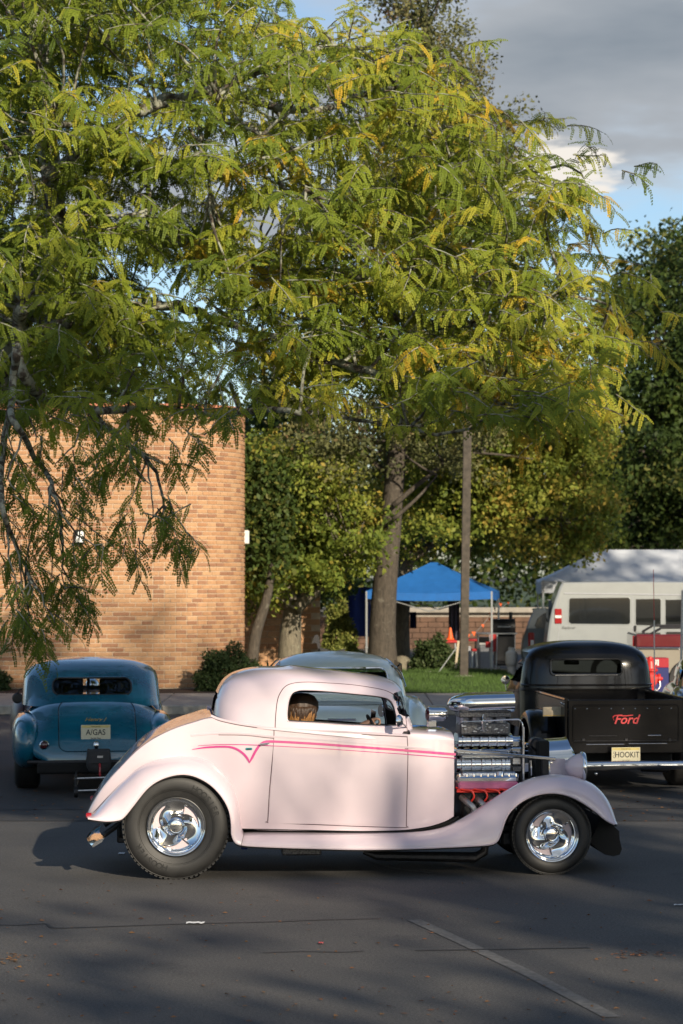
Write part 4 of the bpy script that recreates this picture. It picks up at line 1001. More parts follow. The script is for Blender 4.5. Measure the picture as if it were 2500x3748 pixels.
# cowl gauge in a chrome cup facing the driver
a = ep(1556, 2614, -.10); b = ep(1640, 2614, -.10); rr = ep(1600, 2588, -.1)[1] - ep(1600, 2614, -.1)[1]
tg = MB(); L_ = b[0] - a[0]; tg.lathe([(rr * 1.02, L_ * .14), (rr * 1.1, L_ * .15), (rr * 1.1, L_ * .24), (rr * 1.02, L_ * .25), (rr, L_ * .75), (rr * .9, L_ * .87), (rr * .6, L_ * .97), (0, L_)], 'x', (a[0], -.10, a[1]), 32); to = tg.build('cowl_gauge', 'chrome', hot, sharp=28)
tg = MB(); tg.lathe([(0, -.0), (rr * .5, L_ * .01), (rr * .85, L_ * .06), (rr * 1.0, L_ * .16)], 'x', (a[0], -.10, a[1]), 32); tg.build('gauge_lens', 'lens_maroon', to, sharp=0)
tg = MB(); tg.box((a[0] + L_ * .3, -.10, a[1] - rr - .02), (.08, .05, .06), .01); tg.build('gauge_bracket', 'chrome', to)
# mirrors on the doors
for sg in (-1, 1):
    p = on_roof(1488, 2662, .0) if sg < 0 else mir([on_roof(1488, 2662, .0)])[0]
    mr = MB(); q = PF.pt(1460, 2640, -.70); ar = MB(); ar.tube(smooth_poly([p, (p[0] - .01, p[1] + sg * .05, p[2] + .012), (q.x + .01, sg * .68, q.z - .005)], 6), .006, 8); oo = ar.build('mirror_arm', 'chrome', hot)
    mr.lathe([(0, .028), (.03, .025), (.048, .012), (.052, 0), (.050, -.006), (0, -.006)], 'x', (0, 0, 0), 24); mr.xf(Matrix.Translation((q.x, sg * .70, q.z)) @ Matrix.Rotation(sg * .5, 4, 'Z') @ Matrix.Diagonal((1, .85, 1.0, 1))); mr.build('mirror_head', 'chrome', hot, sharp=30)
# wing-shaped vent mirror seen inside the far window, dash, wheel, bench seat
xw_ = ep(1400, 2625, .0)[0]
d_ = MB(); a = ep(1475, 2672, 0); d_.box((a[0] - .02, 0, a[1] - .03), (.14, 1.0, .10), .03); d_.build('dashboard', 'interior_cloth', hot)
iw = MB(); q = PF.pt(1388, 2630, -.1); iw.prism([(q.x - .02, q.z - .045), (q.x + .02, q.z - .04), (q.x + .028, q.z + .022), (q.x - .012, q.z + .042)], .45, .47, 'y'); iw.build('far_mirror', 'chrome', hot)
sw = MB(); c = ep(1385, 2672, -.2); sw.lathe([(.185 + .011 * math.cos(t), .011 * math.sin(t)) for t in np.linspace(0, 2 * PI, 9)[:-1]], 'x', (0, 0, 0), 36, closed_prof=True); sw.tube([(0, -.18, 0), (.03, 0, 0), (0, .18, 0)], .01, 6); sw.tube([(.03, 0, 0), (0, 0, -.18)], .01, 6); sw.tube([(.03, 0, 0), (.3, 0, -.12)], .02, 8)
sw.xf(Matrix.Translation((c[0], -.20, c[1] - .05)) @ Matrix.Rotation(R(-28), 4, 'Y')); sw.build('steering_wheel', 'black_rubber', hot)
st = MB(); a = ep(1040, 2760, 0); st.box((a[0] + .30, 0, .62), (.50, 1.12, .16), .05); st.build('bench_seat', 'interior_cloth', hot)
st = MB(); st.box((a[0] + .03, 0, .82), (.15, 1.12, .46), .05, rot=(0, R(-14), 0)); st.build('seat_backrest', 'interior_cloth', hot)
for sg in (-1, 1):
    dp = MB(); dp.loft([[(x, sg * (body_y(x, z) - .05), z) for z in np.linspace(.45, belt_z(x) - (.01 if sg < 0 else .05), 5)] for x in np.linspace(x_cab0 + .05, x_cab1, 12)]); dp.build('door_card', 'interior_cloth', hot)
pn = MB(); x = pk(800, 2700, 0)[0]; pn.box((x + .10, 0, .78), (.04, 1.10, .60), .01); pn.build('rear_bulkhead', 'interior_cloth', hot)
# ------------------------------------------------------------------ parked cars seen from behind (x right, y forward)
def sup(t, n):
    c, s = math.cos(t), math.sin(t); return math.copysign(abs(c) ** (2 / n), c), math.copysign(abs(s) ** (2 / n), s)
def blob(c, r, n=2.5, nu=28, nv=18):
    """superellipsoid"""
    b = MB(); rows = []
    for i in range(nv + 1):
        v = -PI / 2 + PI * i / nv; cv, sv = sup(v, n); rows.append([(c[0] + r[0] * cv * sup(2 * PI * k / nu, n)[0], c[1] + r[1] * cv * sup(2 * PI * k / nu, n)[1], c[2] + r[2] * sv) for k in range(nu)])
    b.loft(rows, close_v=True); return b
def simple_wheel(root, x, y, r, w, rimmat='chrome', sg=-1):
    t = MB(); pr = [(r * .55, -w / 2), (r * .85, -w / 2 - .008), (r * .97, -w / 2 + .02), (r, -w / 2 + .05), (r, w / 2 - .05), (r * .97, w / 2 - .02), (r * .85, w / 2 + .008), (r * .55, w / 2)]
    t.lathe(pr, 'x', (x, y, r), 40); o = t.build('tyre', 'tyre_rubber', root, sharp=40)
    h = MB(); h.lathe([(0, sg * (w / 2 - .01)), (r * .2, sg * (w / 2 - .012)), (r * .3, sg * (w / 2 - .04)), (r * .52, sg * (w / 2 - .03)), (r * .57, sg * (w / 2 + .004))], 'x', (x, y, r), 30); h.build('rim', rimmat, o)
def tread(root, x, y, r, w):
    pass
class Rounded:
    def __init__(s, root, fr, paint, Wt, zt, zb, gh, liner='interior_cloth'):
        s.root, s.fr, s.paint = root, fr, paint; s.W, s.zt, s.zb = interp(Wt), interp(zt), zb
        ys = np.linspace(Wt[0][0], Wt[-1][0], 70); rows = []
        for y in ys:
            W, zt_ = s.W(y), s.zt(y); zm = zb + (zt_ - zb) * .5; r = []
            for k in range(33):
                t = -PI / 2 * .55 + (PI / 2 * 1.55) * k / 32
                cx, sz = sup(t, 3.2) if t > 0 else sup(t, 2.4); r.append((W * cx, y, zm + (zt_ - zm) * sz))
            rows.append(r + [(-p[0], p[1], p[2]) for p in r[::-1][1:]])
        b = MB(); b.loft(rows, cap0=True, cap1=True); s.body = b.build('body', paint, root, sharp=45)
        s.gh = gh; s.yr, s.yf = interp(gh['rear']), interp(gh['front']); s.z0, s.z1 = gh['z0'], gh['z1']
    def tau(s, t): return s.gh['W'] * (1 - s.gh['tumble'] * t) * max(0., 1 - t ** s.gh.get('p', 5)) ** (1 / 2.2)
    def shell(s, name, m, inset, holes):
        na, ns = 180, 44; rows = []
        for i in range(ns):
            t = math.sin(PI / 2 * (i / (ns - 1)) ** .9); z = s.z0 + (s.z1 - s.z0) * t; a, b = s.yr(z) + inset, s.yf(z) - inset; n = s.gh.get('n', 4.2) - 1.4 * t; row = []
            for k in range(na):
                c, sn = sup(2 * PI * k / na, n); row.append((sn * max(0, s.tau(t) - inset), (a + b) / 2 + c * (b - a) / 2, z - inset * t))
            rows.append(row)
        g = MB(); g.loft(rows, close_v=True, cap1=True); v, f = g.v, g.f; ym = (s.yr(s.z0) + s.yf(s.z0)) / 2
        for kind, poly in holes:
            if kind == 'side': v, f = cut_hole(v, f, lambda p: (p[1], p[2]), poly, lambda p, a, b: (p[0], a, b), lambda p: abs(p[0]) > s.gh['W'] * .62)
            if kind == 'rear': v, f = cut_hole(v, f, lambda p: (p[0], p[2]), poly, lambda p, a, b: (a, p[1], b), lambda p: p[1] < ym - .2)
            if kind == 'front': v, f = cut_hole(v, f, lambda p: (p[0], p[2]), poly, lambda p, a, b: (a, p[1], b), lambda p: p[1] > ym + .2)
        g.v, g.f = v, f; return g.build(name, m, s.root, sharp=0)
    def surf_y(s, x, z):
        t = min(1, max(0, (z - s.z0) / (s.z1 - s.z0))); a, b = s.yr(z), s.yf(z); n = s.gh.get('n', 4.2) - 1.4 * t; q = min(.999, abs(x) / max(.01, s.tau(t)))
        return (a + b) / 2 - (b - a) / 2 * (1 - q ** n) ** (1 / n)
    def glass(s, poly, m, kind='rear', dy=.015):
        c = MB(); cx = sum(p[0] for p in poly) / len(poly); cz = sum(p[1] for p in poly) / len(poly)
        if kind == 'rear': pts = [(x, s.surf_y(x, z) + dy, z) for x, z in [(cx + (x - cx) * 1.02, cz + (z - cz) * 1.03) for x, z in poly]]; ctr = (cx, s.surf_y(cx, cz) + dy, cz)
        c.add(pts + [ctr], [(i, (i + 1) % len(pts), len(pts)) for i in range(len(pts))]); return c.build('rear_window', m, s.root)
    def tail_y(s, x, z):
        """front-to-back position of the lower tail surface at (x, z)"""
        lo, hi = 0.0, 2.0
        for _ in range(28):
            y = (lo + hi) / 2; W, zt_ = s.W(y), s.zt(y); zm = s.zb + (zt_ - s.zb) * .5; q = abs(x) / W
            if q >= 1: inside = False
            else:
                zz = zm + (zt_ - zm) * (1 - q ** 3.2) ** (1 / 3.2); zl = zm - (zt_ - zm) * (1 - q ** 2.4) ** (1 / 2.4); inside = zl <= z <= zz
            if inside: hi = y
            else: lo = y
        return hi
def plate(root, c, w, word, top, bottom, rot, side=None, name='licence_plate'):
    """US plate on a vehicle; local axes of the plate: x right, z up"""
    h = w / 2; o = MB().box((0, 0, 0), (w, .006, h), .0028).build(name, 'plate_cream', root); o.location = c; o.rotation_euler = rot
    MB().box((0, -.0035, h * .39), (w * .94, .002, h * .16)).build('plate_band', 'plate_yellow', o)
    rx = (PI / 2, 0, 0)
    text_mesh(word, h * .55, 'ink_black', 'plate_number', o, (w * (.04 if side else 0), -.0036, -h * .02), rx, .0006, sx=.86 if len(word) < 6 else .80, bold=.0009)
    text_mesh(top, h * .14, 'ink_black', 'plate_text', o, (0, -.005, h * .39), rx, .0004); text_mesh(bottom, h * .13, 'ink_black', 'plate_text', o, (0, -.0036, -h * .41), rx, .0004, bold=.0004)
    if side:
        for i, ch in enumerate(side): text_mesh(ch, h * .24, 'ink_black', 'plate_text', o, (-w * .41, -.0036, h * (.12 - .26 * i)), rx, .0004)
    return o

# ---- teal coupe
TY = 25.3
tp = at(348, 2700, TY); TF = Frame((tp.x, TY, 0), R(7.4))
teal = empty('teal_coupe', TF.O, TF.yaw, 'dark teal fastback drag coupe parked with parachute pack on its tail', 'car')
tq = lambda px, py, y: TF.pt(px, py, y)
T = Rounded(teal, TF, 'teal_paint', [(0, .50), (.03, .60), (.12, .665), (.5, .71), (1.0, .735), (2.8, .735), (3.6, .66), (4.2, .50), (4.35, .30)],
            [(0, .44), (.03, .52), (.10, .62), (.25, .735), (.45, .835), (.75, .935), (1.1, .96), (3.0, .96), (3.7, .93), (4.2, .84), (4.35, .7)], .30,
            dict(z0=.88, z1=1.365, W=.765, tumble=.05, p=7.5, n=4.2, rear=[(.86, .62), (.94, .74), (.985, .83), (1.165, 1.20), (1.26, 1.42), (1.33, 1.66), (1.365, 1.98)], front=[(.86, 3.2), (.96, 3.02), (1.2, 2.72), (1.3, 2.52), (1.365, 2.02)]))
def rounded_rect(x0, x1, z0, z1, r, bow=0.0):
    pts = []
    for cx, cz, a0 in ((x1 - r, z1 - r, 0), (x0 + r, z1 - r, PI / 2), (x0 + r, z0 + r, PI), (x1 - r, z0 + r, 1.5 * PI)):
        for k in range(6):
            a = a0 + PI / 2 * k / 5; x = cx + r * math.cos(a); z = cz + r * math.sin(a); pts.append((x, z + bow * (1 - ((x - (x0 + x1) / 2) / ((x1 - x0) / 2)) ** 2)))
    out = []
    for i, p in enumerate(pts):
        q = pts[(i + 1) % len(pts)]; d = math.hypot(q[0] - p[0], q[1] - p[1]); n = max(1, int(d / .03))
        for k in range(n): out.append((p[0] + (q[0] - p[0]) * k / n, p[1] + (q[1] - p[1]) * k / n))
    return out
a, b = tq(193, 2546, .9), tq(480, 2480, 1.1)
trw = rounded_rect(a.x, b.x, a.z + .005, b.z - .01, .07, .012)
tside = rounded_rect(1.35, 2.62, 1.0, 1.235, .05); tfront = rounded_rect(-.52, .52, 1.0, 1.235, .06)
holes = [('rear', trw), ('front', tfront)]
T.shell('roof', 'teal_paint', 0, holes); T.shell('headliner', 'black_void', .02, holes)
T.glass(trw, 'clear_glass')
rf = MB(); rf.tube([(x, T.surf_y(x, z) - .004, z) for x, z in trw], .010, 6, closed=True); rf.build('window_rubber', 'black_rubber', teal)
for sg in (-1, 1):
    sgm = MB(); sgm.loft([[(sg * (T.tau((z - T.z0) / (T.z1 - T.z0)) * (1 - abs((y - 2.0) / 1.3) ** 4.2) ** (1 / 4.2) + .004), y + .15 * (z - 1.0), z) for y in np.linspace(1.75, 2.5, 14)] for z in np.linspace(1.0, 1.22, 6)]); sgm.build('side_window', 'tinted_window', teal, sharp=0)
    fn = blob((sg * .70, .92, .52), (.175, .86, .30), 2.6); fn.build('rear_fender', 'teal_paint', teal, sharp=0)
    fn = blob((sg * .68, 3.45, .56), (.22, .82, .33), 2.6); fn.build('front_fender', 'brick_reflection_brown' if sg < 0 else 'teal_paint', teal, sharp=0, label='dark brown front wing' if sg < 0 else None)
    dg = MB(); dg.tube([(sg * .742, 1.34, .52), (sg * .745, 1.34, .95)], .004, 5); dg.build('door_gap', 'black_void', teal)
    simple_wheel(teal, sg * .70, .88, .36, .26, sg=sg); simple_wheel(teal, sg * .68, 3.4, .31, .17, sg=sg)
    st = MB(); st.box((sg * .30, 1.55, .98), (.42, .14, .42), .06); st.build('seat_backrest', 'black_void', teal)
# trunk lid outline, handle, script, lamp, plate
a, b = tq(215, 2750, .1), tq(490, 2565, .7); tl = rounded_rect(a.x, b.x, a.z, b.z, .09, .01)
ln = MB(); ln.tube([(x, T.tail_y(x, z) - .001, z) for x, z in tl], .0045, 5, closed=True); ln.build('trunk_gap', 'black_void', teal)
ln = MB(); ln.tube([(x * .985, T.tail_y(x * .985, z - .004) - .003, z - .004) for x, z in tl], .003, 5, closed=True); ln.build('trunk_lip', 'teal_paint', teal)
def tail_pt(car, fr, px, py):
    y = .2
    for _ in range(8): p = fr.pt(px, py, y); y = car.tail_y(p.x, p.z)
    return fr.pt(px, py, y)
p = tail_pt(T, TF, 350, 2679); plate(teal, (p.x, p.y - .045, p.z), .308, 'A/GAS', 'New Jersey', 'Garden State', (R(-12), 0, 0))
p = tail_pt(T, TF, 347, 2633); text_mesh('Henry J', .062, 'gold_script', 'script_lettering', teal, (p.x, p.y - .018, p.z), (R(52), 0, 0), .001, shear=.45, sx=1.15)
p = tail_pt(T, TF, 352, 2727); hd = blob((p.x, p.y - .02, p.z), (.034, .03, .042), 2.0, 14, 10); hd.build('trunk_handle', 'chrome', teal)
for px in (162, 545):
    p = tail_pt(T, TF, px, 2727); sx = 1 if px > 348 else -1
    l = MB(); l.lathe([(0, -.035), (.025, -.032), (.040, -.018), (.042, .03)], 'y', (p.x, p.y, p.z), 20); o = l.build('tail_light', 'lens_maroon', teal, sharp=0)
    l = MB(); l.lathe([(.040, -.024), (.050, -.014), (.050, .03)], 'y', (p.x, p.y, p.z), 20); l.build('lamp_bezel', 'chrome', o)
bm_ = MB(); bm_.tube([(x, -.02 + .06 * (x / .7) ** 2, .34) for x in np.linspace(-.70, .70, 17)], .022, 8); bm_.build('rear_rail', 'dark_metal', teal)
bm_ = MB(); bm_.box((0, .3, .28), (1.2, .7, .12), .02); bm_.build('underbody', 'black_void', teal)
# parachute pack, strap, wheelie bars
pk_ = tq(361, 2790, -.12)
c = MB(); rows = []
for z, w_, d_ in ((.105, .155, .05), (.10, .178, .075), (.02, .19, .09), (-.03, .20, .10), (-.10, .19, .10), (-.16, .15, .08), (-.185, .09, .05)):
    rows.append([(pk_.x + w_ * .98 * sup(t, 3.2)[0] * .5 * 1.0 * 1.0, -.12 + d_ * sup(t, 3.2)[1], pk_.z + .045 + z * .85 + .006 * math.sin(5 * t)) for t in np.linspace(0, 2 * PI, 29)[:-1]])
rows = [[((p[0] - pk_.x) * 1.35 + pk_.x, p[1], p[2]) for p in r] for r in rows]
c.loft(rows, close_v=True, cap0=True, cap1=True); pk_o = c.build('parachute_pack', 'pack_fabric', teal, sharp=50)
fl = MB(); fl.loft([[(pk_.x + x, -.12 - dd - .012, pk_.z + z) for x in np.linspace(-.105, .105, 7)] for dd, z in ((.045, .14), (.085, .12), (.098, .05), (.104, .0))]); fl.build('pack_flap', 'pack_fabric', pk_o)
lb = MB(); lb.box((pk_.x + .012, -.232, pk_.z + .065), (.058, .003, .022)); lb.build('pack_label', 'label_print', pk_o)
s_ = MB(); s_.box((pk_.x + .010, -.235, pk_.z - .07), (.020, .004, .135), .0015, rot=(R(-5), 0, R(2))); s_.build('release_strap', 'strap_red', pk_o)
text_mesh('REMOVE', .014, 'label_print', 'strap_print', pk_o, (pk_.x + .010, -.2385, pk_.z - .07), (PI / 2, PI / 2, 0), .0003)
for z in (2850, 2895):
    a, b = tq(275, z, -.35), tq(392, z - 4, -.35); w_ = MB(); w_.tube([a, b], .013, 8); w_.tube([(a.x, -.35, a.z), (a.x + .04, .25, a.z + .08)], .012, 8); w_.tube([(b.x, -.35, b.z), (b.x - .02, .25, b.z + .08)], .012, 8); w_.build('wheelie_bar', 'brushed_alloy', teal)
w_ = MB(); a = tq(278, 2872, -.35); w_.tube([(a.x, -.35, a.z - .09), (a.x, -.35, a.z + .09)], .015, 8); w_.lathe([(0, -.02), (.05, -.02), (.055, 0), (.05, .02), (0, .02)], 'x', (a.x, -.36, .06), 16); w_.build('wheelie_wheel', 'dark_metal', teal)
mr = MB(); q = tq(64, 2555, 2.5); mr.lathe([(0, -.03), (.05, -.028), (.062, 0), (.05, .02), (0, .025)], 'y', (q.x, 2.5, q.z), 18); mr.tube(smooth_poly([(q.x, 2.5, q.z + .05), (q.x + .03, 2.5, q.z + .10), (q.x + .10, 2.52, q.z + .10)], 5), .008, 6); mr.build('door_mirror', 'grill_black', teal)
# twin chrome intake seen through the glass ahead of the windscreen
for dx in (-.09, .12):
    it = blob((tq(300, 2505, 3.3).x + dx, 3.3, tq(300, 2505, 3.3).z - .02), (.085, .2, .10), 2.4, 18, 12); it.build('intake_scoop', 'chrome', teal, sharp=0)
wd = MB(); wd.tube([(0, T.yf(1.0) - .02, .98), (0, T.yf(1.24) - .02, 1.24)], .02, 6); wd.build('windscreen_bar', 'black_void', teal)

# ---- pale mint sedan
mp = at(1252, 2700, 25.2); MF = Frame((mp.x, 25.2, 0), R(2.5))
mint = empty('mint_sedan', MF.O, MF.yaw, 'pale mint rounded sedan parked nose in, between teal coupe and black pickup', 'car')
mq = lambda px, py, y: MF.pt(px, py, y)
Mn = Rounded(mint, MF, 'mint_paint', [(0, .62), (.04, .72), (.15, .80), (.5, .85), (1.2, .88), (3.4, .88), (4.2, .80), (4.75, .6), (4.9, .4)],
             [(0, .62), (.04, .72), (.12, .80), (.35, .885), (.8, .945), (1.3, .965), (3.2, .97), (4.0, .95), (4.7, .84), (4.9, .7)], .30,
             dict(z0=.92, z1=1.43, W=.80, tumble=.10, p=5.0, n=3.6, rear=[(.9, .95), (1.0, 1.08), (1.2, 1.36), (1.32, 1.58), (1.39, 1.82), (1.43, 2.1)], front=[(.9, 3.35), (1.0, 3.2), (1.25, 2.85), (1.36, 2.6), (1.43, 2.15)]))
a, b = mq(1010, 2540, 1.2), mq(1440, 2446, 1.5)
mrw = rounded_rect(-.56, .56, 1.0, b.z, .09, .012); ms1 = rounded_rect(1.75, 3.0, 1.02, 1.285, .06)
holes = [('rear', mrw), ('side', ms1), ('front', rounded_rect(-.6, .6, 1.02, 1.28, .06))]
Mn.shell('roof', 'mint_paint', 0, holes); Mn.shell('headliner', 'black_void', .02, holes); Mn.glass(mrw, 'green_glass')
rf = MB(); rf.tube([(x, Mn.surf_y(x, z) - .003, z) for x, z in mrw], .012, 6, closed=True); rf.build('window_trim', 'chrome', mint)
dr = MB(); 
for sg in (-1, 1):
    dr = MB(); dr.tube([(sg * (Mn.tau((z - Mn.z0) / (Mn.z1 - Mn.z0)) - .01), y, z) for y, z in ((1.5, 1.06), (1.62, 1.2), (1.85, 1.315), (2.3, 1.335), (2.7, 1.31), (2.95, 1.2), (3.15, 1.04))], .010, 6); dr.build('drip_rail', 'chrome', mint)
    sgm = MB(); sgm.prism(rounded_rect(1.72, 3.02, 1.0, 1.30, .06), sg * .745, sg * .74, 'x'); sgm.build('side_window', 'green_glass', mint, smooth=False)
    fn = blob((sg * .80, 1.0, .62), (.16, 1.05, .36), 2.6); fn.build('rear_fender', 'mint_paint', mint, sharp=0)
    fn = blob((sg * .78, 3.9, .62), (.17, .95, .36), 2.6); fn.build('front_fender', 'mint_paint', mint, sharp=0)
    simple_wheel(mint, sg * .76, 1.0, .34, .2, sg=sg); simple_wheel(mint, sg * .74, 3.9, .34, .2, sg=sg)
    l = MB(); l.lathe([(0, -.05), (.04, -.045), (.06, -.02), (.062, .06)], 'y', (sg * .78, .06, .62), 20); o = l.build('tail_light', 'lens_red', mint, sharp=0)
    l = MB(); l.lathe([(.058, -.03), (.075, -.015), (.078, .06)], 'y', (sg * .78, .06, .62), 20); l.build('lamp_bezel', 'chrome', o)
    st = MB(); st.box((sg * .38, 2.0, 1.0), (.6, .16, .4), .06); st.build('seat_backrest', 'black_void', mint)
ln = MB(); tl = rounded_rect(-.56, .56, .55, .91, .08); ln.tube([(x, Mn.tail_y(x, z) - .001, z) for x, z in tl], .005, 5, closed=True); ln.build('trunk_gap', 'black_void', mint)
ln = MB(); ln.tube([(x, -.05 + .10 * (x / .85) ** 2, .46) for x in np.linspace(-.88, .88, 17)], .055, 12); ln.build('rear_bumper', 'chrome', mint)
em = MB(); em.box((0, Mn.tail_y(0, .78) - .012, .78), (.30, .02, .03), .006); em.build('trunk_emblem', 'chrome', mint)

# ---- black pickup
KY = 25.55; kp = at(2290, 2700, KY); KF = Frame((kp.x, KY, 0), R(5.4))
trk = empty('black_pickup', KF.O, KF.yaw, 'black vintage pickup truck with red tailgate script and chrome bumper', 'pickup')
kq = lambda px, py, y: KF.pt(px, py, y)
zA, zB = kq(2290, 2757, 0).z, kq(2290, 2560, 0).z; hw = .615
b = MB().box((0, 0, (zA + zB) / 2), (2 * hw, .035, zB - zA), .008); gate = b.build('tailgate', 'black_paint', trk)
for x0, x1, z0, z1 in ((-hw + .05, hw - .05, zA + .12, zB - .06),):
    fr_ = MB(); pts = rounded_rect(x0, x1, z0, z1, .03); fr_.tube([(x, -.02, z) for x, z in pts], .008, 6, closed=True); fr_.build('stamped_panel', 'black_paint', gate)
for k in range(9):
    x = -hw + .07 + (2 * hw - .2) * k / 8; r_ = MB(); r_.ball((x, -.02, kq(2290, 2593, 0).z), .007, 8, 6); r_.build('rivet', 'chrome', gate)
text_mesh('Ford', .135, 'red_script', 'tailgate_script', gate, (kq(2289, 2633, 0).x, -.022, kq(2289, 2634, 0).z), (PI / 2, 0, 0), .002, shear=.35, sx=1.0, bold=.002)
_x0, _x1 = kq(2242, 2621, 0).x, kq(2316, 2618, 0).x; _z = kq(2280, 2620, 0).z
sw_ = MB(); sw_.tube(smooth_poly([(_x0 + .01, -.024, _z - .045), (_x0, -.024, _z - .01), (_x0 + .04, -.024, _z + .006), (_x0 + .12, -.024, _z), (_x1, -.024, _z + .008)], 6), [.003] * 5 + [.006] * 19 + [.003], 6); sw_.build('script_flourish', 'red_script', gate)
for (xa, xb, py, m_) in ((2145, 2285, 2725, 'chrome'), (2300, 2442, 2722, 'chrome'), (2155, 2260, 2694, 'dark_metal'), (2370, 2420, 2692, 'chrome'), (2100, 2478, 2712, 'dark_metal')):
    a, c = kq(xa, py, -.02), kq(xb, py - 1, -.02); l = MB(); l.box(((a.x + c.x) / 2, -.024, (a.z + c.z) / 2), (c.x - a.x, .014, .009), .003); l.build('trim_strip', m_, gate)
for px in (2135, 2292, 2450):
    a = kq(px, 2708, -.02); l = MB(); l.box((a.x, -.026, a.z), (.035, .02, .03), .005); l.build('gate_hinge', 'dark_metal', gate)
for sg in (-1, 1):
    b = MB().box((sg * (hw + .015), .93, (zA + zB) / 2), (.035, 1.82, zB - zA), .008); o = b.build('bed_side', 'black_paint', trk)
    b = MB(); b.tube([(sg * (hw + .02), .0, zB), (sg * (hw + .02), 1.84, zB)], .022, 8); b.build('bed_rail', 'black_paint', o)
    # rear fender: arch of crowned section over the wheel
    rows = []
    for t in np.linspace(-.15, PI + .15, 28):
        rr = .46; cy, cz = .80, .37; r = []
        for k in range(9):
            ph = PI * k / 8; x = hw + .03 + .15 * (1 - math.cos(ph)); bul = .055 * math.sin(ph); r.append((sg * x, cy - (rr + bul) * math.cos(t), cz + (rr - .04 + bul) * math.sin(t)))
        r.append((sg * (hw + .33), cy - (rr - .05) * math.cos(t), cz + (rr - .09) * math.sin(t))); rows.append(r)
    f = MB(); f.loft(rows); f.build('rear_fender', 'black_paint', trk, sharp=0)
    simple_wheel(trk, sg * .74, .80, .37, .22, sg=sg); simple_wheel(trk, sg * .70, 3.75, .35, .17, sg=sg)
    ff = blob((sg * .74, 3.85, .52), (.16, .75, .28), 2.4); ff.build('front_fender', 'black_paint', trk, sharp=0)
    rb_ = MB().box((sg * .78, 2.2, .34), (.24, 1.7, .04), .012); rb_.build('running_board', 'black_paint', trk)
    if sg > 0: continue
    mr = MB(); q = kq(1850, 2489, 2.7); x = q.x if sg < 0 else -q.x; mr.lathe([(0, .02), (.04, .016), (.052, 0), (.050, -.004), (0, -.005)], 'y', (x, 2.7, q.z), 20); oo = mr.build('door_mirror', 'chrome', trk, sharp=30)
    ar = MB(); ar.tube(smooth_poly([(x, 2.7, q.z - .04), (x + sg * -.02, 2.7, q.z - .13), (x - sg * .10, 2.7, q.z - .17), (sg * .72, 2.7, q.z - .18)], 5), .007, 6); ar.build('mirror_arm', 'chrome', oo)
b = MB().box((0, .93, zA + .05), (2 * hw, 1.82, .03)); b.build('bed_floor', 'black_paint', trk)
pl_ = kq(1987, 2588, .25); p2 = kq(2080, 2622, .25); b = MB().box(((pl_.x + p2.x) / 2, .25, (pl_.z + p2.z) / 2), (p2.x - pl_.x, .03, pl_.z - p2.z), .004); o = b.build('wood_plank', 'tan_board', trk)
b = MB(); b.box(((pl_.x + p2.x) / 2, .235, p2.z + .012), (p2.x - pl_.x, .006, .008)); b.build('plank_edge', 'cone_orange' if False else 'gold_script', o)
b = MB(); a = kq(2072, 2582, .1); b.tube([(a.x - .06, .1, a.z + .03), (a.x + .02, .08, a.z - .02)], .014, 8); b.tube([(a.x + .02, .08, a.z - .02), (a.x + .03, .06, a.z - .07)], .006, 6); b.build('gate_chain_hook', 'chrome', trk)
b = MB(); b.box((0, 1.3, .36), (1.1, 2.2, .12), .02); b.build('chassis', 'black_void', trk)
b = MB(); zz = kq(2290, 2802, -.18).z; b.tube([(x, -.20 + .05 * (x / .9) ** 2, zz + 0.006 * math.cos(x * 3)) for x in np.linspace(-.92, .92, 21)], .048, 14); b.xf(Matrix.Diagonal((1, 1, 1, 1))); bo = b.build('rear_bumper', 'chrome', trk)
for x in (.30, .62, -.62, -.30):
    b = MB(); b.ball((x, -.245, zz + .012), .014, 10, 8); b.tube([(x, -.2, zz), (x, .1, zz)], .02, 8); b.build('bumper_bolt', 'chrome', bo)
c = kq(2291, 2762, -.12); plate(trk, (c.x, -.12, c.z), .306, 'HOOKIT', 'New Jersey', 'HISTORIC', (0, 0, 0), side='QQ')
b = MB(); b.tube([(.15, -.1, .26), (.45, 0, .24)], .035, 10); b.build('tail_pipe', 'dark_metal', trk)
lp = kq(2182, 2832, -.1); b = MB(); b.ball((lp.x, -.1, lp.z), .02, 10, 8); b.build('hitch_ball', 'chrome', trk)
